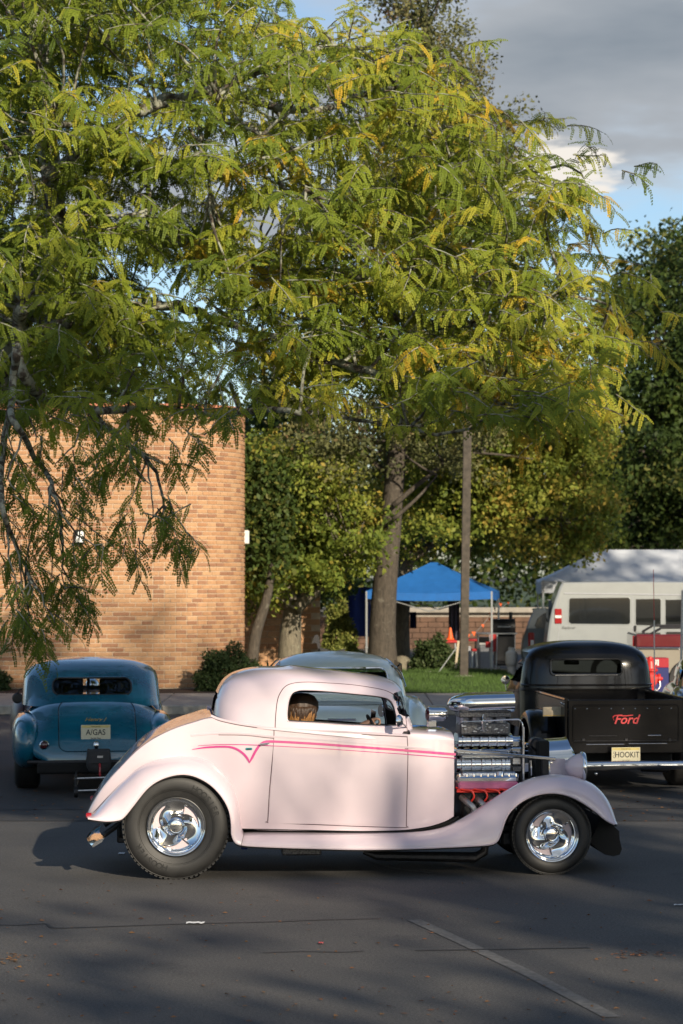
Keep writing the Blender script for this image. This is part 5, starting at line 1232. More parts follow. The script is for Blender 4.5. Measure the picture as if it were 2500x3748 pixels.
# cab
yc0, yc1 = 1.90, 3.10; Wc = .775
ctop = kq(2120, 2344, 2.3).z; cz0 = .55; zbelt = kq(2120, 2520, yc0).z
def cab_tau(z):
    if z < zbelt: return Wc - .02 * (zbelt - z)
    t = (z - zbelt) / (ctop - zbelt); return Wc * (1 - .085 * t) * max(0, 1 - t ** 6) ** (1 / 2.4)
def cab_y(z):
    if z < zbelt: return yc0, yc1 + .25
    t = (z - zbelt) / (ctop - zbelt); return yc0 + .06 * t + .35 * (1 - (1 - t ** 5) ** .5), yc1 + .05 - .25 * t - .45 * (1 - (1 - t ** 5) ** .5)
a, b = kq(2016, 2470, yc0), kq(2278, 2413, yc0); crw = rounded_rect(a.x, b.x, a.z, b.z, .045)
cside = rounded_rect(2.15, 3.0, zbelt + .06, ctop - .13, .04)
def cab(name, m, inset):
    rows = []; na = 180
    for z in list(np.linspace(cz0, zbelt, 10)) + [zbelt + (ctop - zbelt) * math.sin(PI / 2 * k / 34) for k in range(1, 35)]:
        y0, y1 = cab_y(z); y0 += inset; y1 -= inset; w_ = max(0, cab_tau(z) - inset); rows.append([(sup(2 * PI * k / na, 5)[1] * w_, (y0 + y1) / 2 + sup(2 * PI * k / na, 5)[0] * (y1 - y0) / 2, z - (inset if z > zbelt else 0)) for k in range(na)])
    g = MB(); g.loft(rows, close_v=True, cap1=True); v, f = g.v, g.f
    v, f = cut_hole(v, f, lambda p: (p[0], p[2]), crw, lambda p, a, b: (a, p[1], b), lambda p: p[1] < 2.2)
    v, f = cut_hole(v, f, lambda p: (p[1], p[2]), cside, lambda p, a, b: (p[0], a, b), lambda p: abs(p[0]) > .5)
    v, f = cut_hole(v, f, lambda p: (p[0], p[2]), rounded_rect(-.55, .55, zbelt + .08, ctop - .12, .05), lambda p, a, b: (a, p[1], b), lambda p: p[1] > 2.7)
    g.v, g.f = v, f; return g.build(name, m, trk, sharp=0)
cb = cab('cab', 'black_paint', 0); cab('cab_lining', 'black_void', .02)
cf = MB(); cf.tube([(x, cab_y(z)[0] - .002, z) for x, z in crw], .012, 6, closed=True); cf.build('window_rubber', 'black_paint', trk)
cf = MB(); cx = sum(p[0] for p in crw) / len(crw); cf.add([(x, cab_y(z)[0] + .03, z) for x, z in crw], [tuple(range(len(crw)))]); cf.build('rear_window', 'dark_glass', trk)
cf = MB(); cf.tube([(crw[0][0] - .0 - (crw[0][0] - a.x) * q, cab_y(a.z)[0] - .008, a.z - .004) for q in np.linspace(0.06, .94, 8)], .008, 6); cf.build('window_sill', 'chrome', trk)
for py in (2508, 2526):
    zz = kq(2120, py, yc0).z; pts = []
    for k in range(60):
        t = PI + (-.62 + 1.24 * k / 59) * PI * .62; s0, s1 = sup(t, 5); y0, y1 = cab_y(zz); pts.append((s1 * (cab_tau(zz) + .003), (y0 + y1) / 2 + s0 * ((y1 - y0) / 2 + .003), zz))
    bd_ = MB(); bd_.tube(pts, .012, 6); bd_.build('belt_moulding', 'black_paint', trk)
b = MB(); b.loft([[(w_ * sup(t, 3)[0], y, .72 + h_ * sup(t, 3)[1]) for t in np.linspace(0, 2 * PI, 33)[:-1]] for y, w_, h_ in ((3.2, .6, .34), (3.7, .45, .32), (4.3, .33, .30), (4.45, .2, .2))], close_v=True, cap1=True); b.build('hood', 'black_paint', trk, sharp=0)
im = MB(); q = kq(2092, 2425, 2.85); im.box((q.x, 2.85, q.z), (.18, .02, .05), .01); im.build('cabin_mirror', 'black_void', trk)
sh_ = MB(); sh_.box((-.3, 2.2, zbelt + .02), (.5, .12, .18), .04); sh_.build('seat_backrest', 'interior_cloth', trk)

# ---- dark navy car at the edge, mostly hidden by the pickup
np_ = at(2770, 2600, 28.6); NF = Frame((np_.x, 28.6, 0), R(-4))
navy = empty('navy_coupe', NF.O, NF.yaw, 'dark navy coupe with pale blue glass, beyond the black pickup tailgate', 'car')
Nv = Rounded(navy, NF, 'navy_paint', [(0, .65), (.05, .76), (.2, .84), (.8, .90), (3.4, .90), (4.2, .8), (4.6, .5)], [(0, .6), (.05, .72), (.2, .82), (.8, .93), (1.2, .95), (3.3, .95), (4.2, .88), (4.6, .7)], .3,
             dict(z0=.9, z1=1.33, W=.82, tumble=.12, p=5, n=3.8, rear=[(.88, .8), (1.0, 1.0), (1.2, 1.5), (1.28, 1.8), (1.33, 2.1)], front=[(.88, 3.4), (1.0, 3.1), (1.2, 2.7), (1.28, 2.5), (1.33, 2.15)]))
h_ = [('rear', rounded_rect(-.6, .6, .98, 1.2, .06))]
Nv.shell('roof', 'navy_paint', 0, h_); Nv.shell('headliner', 'black_void', .02, h_); Nv.glass(h_[0][1], 'green_glass')
for sg in (-1, 1):
    s_ = MB(); s_.loft([[(sg * (Nv.tau((z - Nv.z0) / (Nv.z1 - Nv.z0)) * (1 - abs((y - 2.1) / 1.35) ** 3.6) ** (1 / 3.6) + .006), y, z) for y in np.linspace(1.55, 2.7, 12)] for z in np.linspace(.99, 1.2, 6)]); s_.build('side_window', 'tinted_window', navy, sharp=0)
    blob((sg * .82, .95, .6), (.14, .9, .32), 2.6).build('rear_fender', 'navy_paint', navy, sharp=0); simple_wheel(navy, sg * .76, .95, .33, .2, sg=sg); simple_wheel(navy, sg * .76, 3.6, .33, .2, sg=sg)
    tail = MB(); tail.box((sg * .66, -.0, .66), (.2, .05, .1), .015); tail.build('tail_light', 'lens_red', navy)
# ------------------------------------------------------------------ vehicles and things beyond the kerb
def side_body(root, name, m, prof, hw, tum=.10, zt=1.0, nw=9):
    """vehicle body from its side outline (x, z) given in metres; narrows above zt"""
    ztop = max(z for _, z in prof); b = MB(); rows = []
    ks = [(-1, .94), (-.985, .985), (-.955, 1.0)] + [(q, 1.0) for q in np.linspace(-.8, .8, 5)] + [(.955, 1.0), (.985, .985), (1, .94)]
    cx = sum(p[0] for p in prof) / len(prof); cz = sum(p[1] for p in prof) / len(prof)
    for q, sc in ks:
        r = []
        for x, z in prof:
            w_ = hw * (1 - tum * max(0, (z - zt) / max(.1, ztop - zt)) ** 1.2); r.append((cx + (x - cx) * (1 - (1 - sc) * .35), q * w_, cz + (z - cz) * (1 - (1 - sc) * .5)))
        rows.append(r)
    b.loft(rows, close_v=True, cap0=True, cap1=True); return b.build(name, m, root, sharp=14)
def vframe(px, Y, yaw=0.0): p = at(px, 2400, Y); return Frame((p.x, Y, 0), yaw)
def round_poly(pts, r=.03, n=4): return smooth_poly(pts, n, closed=True)
def pane(root, name, m, poly, y, th=.02, frame=None, fr_m='black_rubber', fw=.012, lean=0.0):
    b = MB(); b.prism(poly, y, y - th, 'y'); o = b.build(name, m, root, smooth=False)
    if frame: f = MB(); f.tube([(x, y - th * .6, z) for x, z in poly], fw, 6, closed=True); f.build(frame, fr_m, o)
    return o
def side_wheels(root, xs, r, hw, w=.22):
    for x in xs:
        for sg in (-1, 1):
            t = MB(); t.lathe([(r * .6, sg * hw), (r * .9, sg * (hw + .005)), (r, sg * (hw - .04)), (r, sg * (hw - w + .04)), (r * .9, sg * (hw - w))], 'y', (x, 0, r), 32); o = t.build('tyre', 'tyre_rubber', root)
            t = MB(); t.lathe([(0, sg * (hw - .02)), (r * .3, sg * (hw - .02)), (r * .55, sg * (hw - .05)), (r * .62, sg * (hw + .002))], 'y', (x, 0, r), 24); t.build('rim', 'brushed_alloy', o)
# silver high-roof van
VF = vframe(2020, 48, R(-3)); van = empty('silver_van', VF.O, VF.yaw, 'silver passenger van with tall roof and tinted windows behind the black pickup', 'van')
vq = lambda px, py, y=0.0: (VF.pt(px, py, y).x, VF.pt(px, py, y).z)
vx0 = vq(2000, 2400)[0]; ztop = vq(2100, 2131)[1]
prof = smooth_poly([(vx0 + .02, .35), (vx0, .7), (vx0 + .02, 1.1), (vx0 + .10, 1.55), (vx0 + .20, 1.86), (vx0 + .30, ztop - .02), (vx0 + .45, ztop), (vx0 + 2.0, ztop + .015), (vx0 + 3.6, ztop - .02), (vx0 + 3.95, ztop - .12), (vx0 + 4.6, 1.35), (vx0 + 5.4, 1.10), (vx0 + 5.6, .85), (vx0 + 5.6, .4), (vx0 + 5.3, .30), (vx0 + 2.5, .30)], 3, closed=True)
hwv = .98; 
van.location = VF.world((0, hwv, 0))
side_body(van, 'body', 'silver_paint', prof, hwv, tum=.0, zt=1.0)
def vy(z): return -hwv * (1 - .0 * max(0, (z - 1.0) / (ztop - 1.0)) ** 1.2)
for pts in (((2082, 2196), (2088, 2188), (2300, 2186), (2308, 2194), (2308, 2280), (2300, 2287), (2090, 2285), (2080, 2276)), ((2326, 2192), (2414, 2190), (2420, 2196), (2420, 2286), (2414, 2292), (2330, 2290), (2325, 2284)), ((2437, 2194), (2620, 2192), (2620, 2296), (2440, 2296), (2436, 2288))):
    poly = [vq(a, b) for a, b in pts]; zc = sum(p[1] for p in poly) / len(poly)
    pane(van, 'side_window', 'tinted_window', poly, vy(zc) + .03, .036, 'window_trim', 'silver_paint', .018)
for px0, py0, px1, py1, w_ in ((2065, 2172, 2640, 2180, .012), (2315, 2182, 2318, 2440, .006), (2048, 2200, 2040, 2440, .005), (2070, 2290, 2640, 2305, .003)):
    a, b = vq(px0, py0), vq(px1, py1); s_ = MB(); s_.tube([(a[0], vy(a[1]) - .002, a[1]), ((a[0] + b[0]) / 2, vy((a[1] + b[1]) / 2) - .002, (a[1] + b[1]) / 2), (b[0], vy(b[1]) - .002, b[1])], w_, 6); s_.build('body_seam', 'plastic_grey', van)
a, b = vq(2030, 2283), vq(2056, 2228); s_ = MB(); s_.box(((a[0] + b[0]) / 2, vy(1.1) + .01, (a[1] + b[1]) / 2), (b[0] - a[0], .06, b[1] - a[1]), .012); tl = s_.build('tail_light', 'lens_red', van)
s_ = MB(); s_.box(((a[0] + b[0]) / 2, vy(1.1) - .015, (a[1] + b[1]) / 2 - .01), (b[0] - a[0] - .01, .03, .055), .005); s_.build('reverse_lamp', 'white_paint', tl)
a = vq(2319, 2300); s_ = MB(); s_.box((a[0] + .03, vy(1) - .01, a[1]), (.05, .03, .11), .01); s_.build('door_handle', 'dark_metal', van)
a = vq(2080, 2298); text_mesh('Explorer', .075, 'ink_black', 'script_lettering', van, (a[0], vy(a[1]) - .004, a[1]), (PI / 2, 0, 0), .001, shear=.3)
side_wheels(van, (vx0 + 1.2, vx0 + 4.7), .36, hwv)
b = MB().box((vx0 - .03, 0, .5), (.12, 1.9, .2), .03); b.build('rear_bumper', 'plastic_grey', van)
b = MB(); b.prism([(-.75, 1.2), (.75, 1.2), (.68, 1.75), (-.68, 1.75)], vx0 + .12, vx0 + .05, 'x'); b.build('rear_window', 'dark_glass', van, smooth=False)

# graphite wagon half behind the van
SF = vframe(1925, 52, R(-6)); suv = empty('graphite_wagon', SF.world((0, .92, 0)), SF.yaw, 'dark grey estate car parked half hidden behind the silver van', 'car')
sx = SF.pt(1912, 2350, 0).x
prof = smooth_poly([(sx, .45), (sx - .02, .8), (sx + .06, 1.05), (sx + .22, 1.45), (sx + .40, SF.pt(1950, 2229, 0).z), (sx + 2.4, SF.pt(1950, 2229, 0).z + .02), (sx + 3.1, 1.1), (sx + 4.4, .95), (sx + 4.6, .5), (sx + 4.3, .3), (sx + .3, .3)], 4, closed=True)
side_body(suv, 'body', 'graphite_paint', prof, .92, tum=.16, zt=.95)
pane(suv, 'side_window', 'tinted_window', smooth_poly([(sx + .30, 1.08), (sx + .46, 1.42), (sx + 1.0, 1.46), (sx + 1.05, 1.08)], 3, True), -.80, .09, 'window_trim')
pane(suv, 'side_window', 'tinted_window', smooth_poly([(sx + 1.15, 1.08), (sx + 1.15, 1.46), (sx + 2.2, 1.46), (sx + 2.6, 1.08)], 3, True), -.80, .09, 'window_trim')
a, b = SF.pt(1932, 2350, 0), SF.pt(1957, 2318, 0); s_ = MB(); s_.box(((a.x + b.x) / 2, -.895, (a.z + b.z) / 2 - .06), (.13, .09, .34), .02); tl = s_.build('tail_light', 'lens_red', suv)
s_ = MB(); s_.box(((a.x + b.x) / 2 + .02, -.93, (a.z + b.z) / 2 - .12), (.07, .04, .14), .01); s_.build('reverse_lamp', 'white_paint', tl)
for sg in (-1, 1):
    s_ = MB(); s_.tube([(sx + .5, sg * .70, 1.56), (sx + .55, sg * .70, 1.62), (sx + 2.3, sg * .70, 1.62), (sx + 2.35, sg * .70, 1.55)], .015, 6); s_.build('roof_rail', 'dark_metal', suv)
side_wheels(suv, (sx + .85, sx + 3.7), .34, .92)

# maroon-over-tan pickup with bed rack
QF = vframe(2326, 43.9, R(-2)); mpk = empty('two_tone_pickup', QF.world((0, .95, 0)), QF.yaw, 'maroon and tan pickup with black bed rack behind the fire hydrant', 'pickup')
qz = lambda py: QF.pt(2330, py, 0).z
z_t, z_s = qz(2322), qz(2372)
b = MB().box((1.25, 0, (z_t + z_s) / 2), (2.5, 1.9, z_t - z_s), .03); b.build('bed_side', 'maroon_paint', mpk)
b = MB().box((1.25, 0, (z_s + .45) / 2 + .01), (2.48, 1.86, z_s - .45), .03); b.build('lower_body', 'tan_paint', mpk)
b = MB().box((1.25, -.955, z_s), (2.5, .02, .035), .006); b.build('trim_strip', 'chrome', mpk)
for sg in (-1, 1):
    b = MB(); b.tube(smooth_poly([(.28, sg * .85, z_t), (.46, sg * .85, z_t + .10), (.6, sg * .85, z_t + .12), (2.3, sg * .85, z_t + .12)], 4), .022, 8); b.build('bed_rack', 'dark_metal', mpk)
b = MB(); b.tube([(.9, -.7, z_t + .02), (1.15, -.7, z_t + .12), (1.1, -.7, z_t + .16), (2.2, -.7, z_t + .16)], .03, 8); b.build('cargo_bar', 'plastic_grey', mpk)
b = MB().box((-.02, -.80, (z_t + z_s) / 2), (.05, .14, z_t - z_s - .06), .01); b.build('tail_light', 'lens_red', mpk)
side_body(mpk, 'cab', 'maroon_paint', smooth_poly([(2.52, .45), (2.52, 1.2), (2.66, 1.78), (3.7, 1.78), (4.3, 1.22), (5.4, 1.1), (5.5, .45)], 4, True), .93, .12, 1.2)
pane(mpk, 'side_window', 'tinted_window', smooth_poly([(2.7, 1.25), (2.8, 1.66), (3.6, 1.66), (3.95, 1.25)], 3, True), -.86, .03, 'window_trim')
side_wheels(mpk, (.95, 4.6), .37, .95)

# canopies
def canopy(name, cx, cy, w, d, ze, zp, m, label, val=.24, rot=0.0, leg_m='pole_steel'):
    t = empty(name, (cx, cy, 0), rot, label, 'canopy'); P = [(-w / 2, -d / 2), (w / 2, -d / 2), (w / 2, d / 2), (-w / 2, d / 2)]
    rid = max(0, w - d) / 2
    for i in range(4):
        a, b = P[i], P[(i + 1) % 4]; r = MB(); rows = []
        for v in np.linspace(0, 1, 9):
            row = []
            for u in np.linspace(0, 1, 13):
                ex, ey = a[0] + (b[0] - a[0]) * u, a[1] + (b[1] - a[1]) * u; tx = max(-rid, min(rid, ex)) if rid else 0.0
                z = ze + (zp - ze) * v ** 1.12 - .05 * math.sin(PI * u) * (1 - v) ** 2 - .03 * math.sin(PI * v) * math.sin(PI * u); row.append((ex * (1 - v) + tx * v, ey * (1 - v), z))
            rows.append(row)
        r.loft(rows); r.build('roof_panel', m, t, sharp=0)
        q = MB(); rows = [[(a[0] + (b[0] - a[0]) * u + (.01 if k else 0) * math.sin(9 * u * PI), a[1] + (b[1] - a[1]) * u, ze - .05 * math.sin(PI * u) - val * k) for u in np.linspace(0, 1, 25)] for k in (0, .5, 1)]; q.loft(rows); q.build('valance', m, t, sharp=0)
    for x, y in P:
        l = MB(); l.box((x * .985, y * .985, ze / 2), (.045, .045, ze), .006); l.box((x * .985, y * .985, ze * .33), (.06, .06, .05), .006); l.build('leg', leg_m, t)
        l = MB(); l.box((x * .985, y * .985, .012), (.12, .12, .024), .004); l.build('foot_plate', leg_m, t)
    for i in range(4):
        a, b = P[i], P[(i + 1) % 4]
        l = MB(); l.tube([(a[0] * .98, a[1] * .98, ze - .05), ((a[0] + b[0]) / 2 * .98, (a[1] + b[1]) / 2 * .98, ze - .45), (b[0] * .98, b[1] * .98, ze - .05)], .012, 6); l.build('truss', leg_m, t)
    return t
c = at(1600, 2175, 54.0)
canopy('blue_canopy', at(1597, 2180, 54).x, 55.4, 2.85, 2.7, at(1597, 2172, 54).z + .05, at(1597, 2058, 55.4).z, 'canopy_blue', 'bright blue pop-up canopy behind the dark lamp post', .17, rot=R(-7))
canopy('white_canopy', at(2330, 2100, 60).x + .5, 61.5, 5.6, 3.0, at(2100, 2140, 60).z + .1, at(2290, 2011, 61).z, 'canopy_white', 'large white canopy rising above the silver van roof', .30, rot=R(-2))
# blue side cloth hanging behind the trees
def cloth(name, px0, px1, py0, py1, Y, m, label, cat='cloth'):
    a, b = at(px0, py0, Y), at(px1, py1, Y); o = MB(); rows = []
    for z in np.linspace(a.z, b.z, 8): rows.append([(a.x + (b.x - a.x) * u, Y + .06 * math.sin(u * 17) + .02 * math.sin(z * 5), z) for u in np.linspace(0, 1, 24)])
    o.loft(rows); o.loft([[(p[0], p[1] + .012, p[2]) for p in r] for r in rows]); k = o.build(name, m, sharp=0); tag(k, label, cat); return k
cloth('blue_tarp', 1255, 1400, 2150, 2330, 63, 'cloth_blue', 'dark blue tarp hung between the trunks behind the canopy')
cloth('hanging_curtain', 1642, 1682, 2200, 2345, 56.2, 'cloth_purple', 'grey purple cloth hanging from the blue canopy')
cloth('blue_banner', 1500, 1524, 2240, 2300, 57, 'cloth_blue', 'narrow blue banner hanging beside the big trunk')

# lamp post (timber)
def lamp_post():
    b = ground_at(1698, 2480, .15); t = empty('lamp_post', (b.x, b.y, .15), 0, 'tall square timber lamp post standing on the lawn', 'lamp post')
    mat('weathered_timber', (.075, .063, .05), rough=.85, var=.35, scale=9, bump=.5, bscale=40)
    MB().box((.05, 0, 3.4), (.17, .17, 6.8), .012, rot=(0, R(.9), 0)).build('post', 'weathered_timber', t); MB().lathe([(.22, 0), (.22, .03), (.18, .05), (.10, .06)], 'z', (0, 0, -.01), 16).build('footing', 'concrete', t)
    MB().box((.35, 0, 6.75), (.75, .05, .05), .01).build('bracket', 'dark_metal', t); MB().lathe([(0, .12), (.1, .1), (.2, .03), (.22, 0), (.05, -.02), (0, -.03)], 'z', (.72, 0, 6.62), 20).build('lamp_head', 'dark_metal', t)
lamp_post()

# retaining wall and far low wall
fw = empty('retaining_wall', (at(1700, 2300, 72).x, 72, 0), 0, 'low brown brick retaining wall toned down as if shaded, with concrete cap behind the canopy', 'wall')
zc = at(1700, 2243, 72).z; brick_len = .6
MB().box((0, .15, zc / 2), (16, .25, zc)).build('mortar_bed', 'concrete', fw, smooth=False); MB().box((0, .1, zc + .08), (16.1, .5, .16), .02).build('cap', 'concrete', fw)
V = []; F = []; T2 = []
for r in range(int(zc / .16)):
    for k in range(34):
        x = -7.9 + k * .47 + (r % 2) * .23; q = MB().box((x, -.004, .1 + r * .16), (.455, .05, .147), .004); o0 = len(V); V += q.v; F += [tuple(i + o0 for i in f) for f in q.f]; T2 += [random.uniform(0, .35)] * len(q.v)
mat('shaded_brown_brick', (.13, .075, .05), rough=.9, var=.3, scale=3)  # brown brick, its colour darkened for the shade on this wall
b = MB(); b.v, b.f = V, F; o = b.build('brickwork', 'shaded_brown_brick', fw, smooth=False, fix=False); o['kind'] = 'stuff'; o.data.attributes.new('tint', 'FLOAT', 'POINT').data.foreach_set('value', np.array(T2, np.float32))

# cook-out gear under and beside the canopy
def gear(name, px, py, Y, label, cat): b = at(px, py, Y); return empty(name, (b.x, Y, 0.0), 0, label, cat)
def cone_(px, py, Y, label, z0, s=1.0, group=None):
    t = empty('traffic_cone', (at(px, 2300, Y).x, Y, z0), 0, label, 'traffic cone'); 
    MB().lathe([(.03 * s, .50 * s), (.045 * s, .49 * s), (.13 * s, .04 * s), (.13 * s, .02 * s)], 'z', (0, 0, 0), 20).build('cone_body', 'cone_orange', t); MB().box((0, 0, .015), (.32 * s, .32 * s, .03), .008).build('base', 'cone_orange', t)
zc_ = at(1648, 2342, 55).z
cone_(1648, 2300, 55, 'orange traffic cone perched on a stool by the lamp post', zc_, .56)
def stool(px, ptop, Y, label, w=.30, name='red_stool', cat='stool', m='plastic_red', group=None):
    z = at(px, ptop, Y).z; t = empty(name, (at(px, 2400, Y).x, Y, 0), 0, label, cat, group); MB().box((0, 0, z - .03), (w, .3, .06), .015).build('seat', m, t)
    for sx_ in (-1, 1):
        for sy_ in (-1, 1): l = MB(); l.tube([(sx_ * w * .35, sy_ * .11, z - .05), (sx_ * w * .5, sy_ * .15, 0)], .014, 6); l.build('leg', 'pole_steel', t)
    return t
stool(1648, 2343, 55, 'red stool carrying the orange cone')
stool(1735, 2374, 55, 'red folding stool in front of the black smoker', .11)
tb = empty('red_table', (at(1722, 2400, 56).x, 56, 0), 0, 'small red table with dark shelf beside the lamp post', 'table'); z = at(1722, 2342, 56).z
MB().box((0, 0, z), (.28, .5, .05), .01).build('tabletop', 'plastic_red', tb); MB().box((.05, 0, z - .22), (.26, .45, .03), .01).build('shelf', 'dark_metal', tb)
for sx_ in (-1, 1):
    for sy_ in (-1, 1): l = MB(); l.box((sx_ * .12, sy_ * .2, z / 2), (.025, .025, z), .004); l.build('leg', 'dark_metal', tb)
bk = empty('plastic_tote', (at(1710, 2400, 55.4).x, 55.4, 0), 0, 'pale grey plastic tote standing beside the lamp post', 'tote'); z = at(1710, 2368, 55.4).z
MB().box((0, 0, z / 2), (.145, .3, z), .02).build('bin', 'plastic_grey', bk); MB().box((0, 0, z), (.165, .32, .03), .01).build('lid', 'plastic_grey', bk)
ck = empty('ice_chest', (at(1775, 2400, 56).x, 56, 0), 0, 'grey ice chest on the ground under the black smoker', 'cooler'); z = at(1775, 2360, 56).z
MB().box((0, 0, z / 2), (.28, .34, z), .03).build('tub', 'plastic_grey', ck); MB().box((0, 0, z + .02), (.29, .35, .05), .015).build('lid', 'white_paint', ck)
def smoker():
    Y = 56.6; x0, x1 = at(1742, 2300, Y).x, at(1890, 2300, Y).x; zt_ = at(1800, 2318, Y).z
    t = empty('barbecue_smoker', ((x0 + x1) / 2, Y, 0), 0, 'black barrel smoker with grey side shelf by the canopy leg', 'grill'); w_ = x1 - x0
    b = MB(); b.lathe([(0, -.28), (.19, -.27), (.20, -.25), (.20, .25), (.19, .27), (0, .28)], 'x', (w_ * .18, 0, zt_ + .14), 24); k = b.build('barrel', 'grill_black', t); MB().box((w_ * .18, -.21, zt_ + .16), (.3, .03, .03), .008).build('handle', 'brushed_alloy', k)
    MB().box((0, -.1, zt_), (w_, .4, .035), .008).build('shelf', 'pole_steel', t); MB().box((w_ * .2, 0, zt_ * .55), (w_ * .5, .36, zt_ * .8), .02).build('cabinet', 'grill_black', t)
    MB().box((-w_ * .28, 0, zt_ * .75), (w_ * .35, .34, zt_ * .3), .02).build('firebox', 'grill_black', t); MB().tube([(w_ * .36, 0, zt_ + .3), (w_ * .36, 0, zt_ + .5)], .04, 10).build('chimney', 'grill_black', t)
    for sx_ in (-1, 1):
        for sy_ in (-1, 1): MB().box((sx_ * w_ * .45, sy_ * .15, zt_ / 2), (.03, .03, zt_), .004).build('leg', 'pole_steel', t)
smoker()
def camp_chair(px, ptop, pbot, Y, m, label, w=.19):
    z1 = at(px, ptop, Y).z; z0 = at(px, pbot, Y).z; t = empty('camp_chair', (at(px, 2400, Y).x, Y, 0), 0, label, 'chair'); b = MB()
    rows = [[(x * w, .03 * math.cos(x * 3) , z0 + (z1 - z0) * k + .02 * math.sin(x * 9) * (1 - k)) for x in np.linspace(-.5, .5, 9)] for k in np.linspace(0, 1, 6)]; b.loft(rows); b.loft([[(p[0], p[1] + .05, p[2]) for p in r] for r in rows[::-1]]); b.build('folded_fabric', m, t)
    for sx_ in (-1, 1): l = MB(); l.tube([(sx_ * w * .45, 0, z1), (sx_ * w * .30, 0, 0)], .014, 6); l.build('leg', 'pole_steel', t)
    MB().box((-w * .62, 0, z0 + .16), (.12, .03, .14), .01).build('arm_pouch', m, t)
    return t
camp_chair(1806, 2322, 2386, 54.6, 'plastic_red', 'folded red camp chair leaning before the black smoker')
pt_ = empty('propane_tank', (at(1872, 2400, 53).x, 53, 0), 0, 'cream propane tank standing behind the black pickup cab', 'tank'); z1, z0 = at(1872, 2380, 53).z, at(1872, 2440, 53).z
MB().lathe([(0, z1), (.08, z1 - .01), (.125, z1 - .05), (.13, z1 - .1), (.13, z0 + .08), (.11, z0 + .02), (.09, z0), (.09, 0), (0, 0)], 'z', (0, 0, 0), 24).build('cylinder', 'white_paint', pt_); MB().tube([(-.04, 0, z1 - .02), (-.04, 0, z1 + .08)], .015, 8).build('valve', 'brushed_alloy', pt_); MB().lathe([(.07, z1 - .02), (.07, z1 + .06)], 'z', (0, 0, 0), 20, .6, 2 * PI - .6).build('collar', 'white_paint', pt_)
# bunting line with orange flags
bl = empty('bunting_line', (at(1760, 2270, 54).x, 54, 0), 0, 'sloping guy rope with orange flags beside the canopy', 'bunting'); ox = bl.location.x
pa = [at(1880, 2195, 54), at(1800, 2245, 54), at(1766, 2288, 54), at(1735, 2320, 54), at(1706, 2330, 54)]
MB().tube([(p.x - ox, 0, p.z) for p in pa], .006, 5).build('rope', 'pole_steel', bl)
for px, py, s_ in ((1860, 2208, .03), (1832, 2214, .04), (1797, 2250, .05), (1792, 2268, .035), (1767, 2291, .035), (1734, 2320, .05), (1713, 2328, .045)):
    p = at(px, py, 54); f = MB(); f.prism([(p.x - ox - s_, p.z + s_), (p.x - ox + s_, p.z + s_ * .9), (p.x - ox + s_ * .2, p.z - s_ * 1.1)], -.01, -.004, 'y'); f.build('flag', 'cone_orange', bl, smooth=False)
br = empty('guy_pole', (at(1610, 2400, 52).x, 52, 0), 0, 'thin pale pole leaning from the lawn to the lamp post', 'pole'); a, b = at(1604, 2428, 52), at(1672, 2368, 52); MB().tube([(a.x - br.location.x, 0, .15), (b.x - br.location.x, 0, b.z)], .012, 6).build('rod', 'pole_steel', br)
lb = empty('leaning_board', (at(1673, 2400, 53).x, 53, 0), 0, 'pale wooden board leaning against the lamp post', 'board'); z0, z1 = at(1673, 2412, 53).z, at(1673, 2345, 53).z; MB().box((0, 0, (z0 + z1) / 2 - .1), (.05, .02, z1 - z0 + .2), .003, rot=(0, R(6), 0)).build('plank', 'tan_board', lb)
# black chair-like frame seen over the mint roof
ch = empty('black_camp_chair', (at(1160, 2400, 46).x, 46, .15), 0, 'black folding camp chair standing beyond the mint sedan roof', 'chair'); o0 = ch.location
def cpt(px, py): p = at(px, py, 46); return (p.x - o0.x, p.z - .15)
b = MB(); b.prism([cpt(*q) for q in ((1141, 2357), (1147, 2340), (1151, 2326), (1160, 2322), (1166, 2326), (1169, 2345), (1172, 2362), (1170, 2385), (1163, 2372), (1160, 2356), (1152, 2352))], -.03, .03, 'y'); b.build('backrest', 'pack_fabric', ch, sharp=30)
b = MB(); p = [cpt(*q) for q in ((1172, 2371), (1190, 2375), (1210, 2382), (1235, 2383), (1262, 2374))]; b.loft([[(x, y, z + dz) for x, z in p] for y, dz in ((-.2, 0), (.2, 0), (.2, -.05), (-.2, -.05))], close_u=True); b.build('seat', 'pack_fabric', ch)
for q in (1166, 1173, 1255):
    x, z = cpt(q, 2380); l = MB(); l.tube([(x, -.1, z), (x, -.1, 0)], .014, 6); l.tube([(x, .2, z), (x, .2, 0)], .014, 6); l.build('leg', 'dark_metal', ch)
# hydrant, team-coloured box, whip aerial, thin pole
hy = ground_at(2385, 2625, .15); hx = at(2384, 2400, 41).x
hd = empty('fire_hydrant', (hx, 41, 0), 0, 'red fire hydrant with chain standing beyond the black pickup cab', 'hydrant'); zz = lambda py: at(2384, py, 41).z
MB().lathe([(0, zz(2402)), (.035, zz(2404)), (.04, zz(2412)), (.075, zz(2420)), (.095, zz(2440)), (.10, zz(2446)), (.13, zz(2449)), (.13, zz(2456)), (.095, zz(2460)), (.09, zz(2480)), (.10, zz(2500)), (.085, zz(2512)), (.075, zz(2540)), (.075, .05), (.13, .04), (.13, 0)], 'z', (-.02, 0, 0), 24).build('barrel', 'hydrant_red', hd, sharp=30)
for sg, L_ in ((1, .19), (-1, .16)):
    MB().lathe([(.07, 0), (.07, sg * .10), (.085, sg * .11), (.085, sg * .15), (.03, sg * .16), (.03, sg * L_), (0, sg * L_)], 'x', (0, 0, zz(2484)), 18).build('outlet_cap', 'hydrant_red', hd, sharp=30)
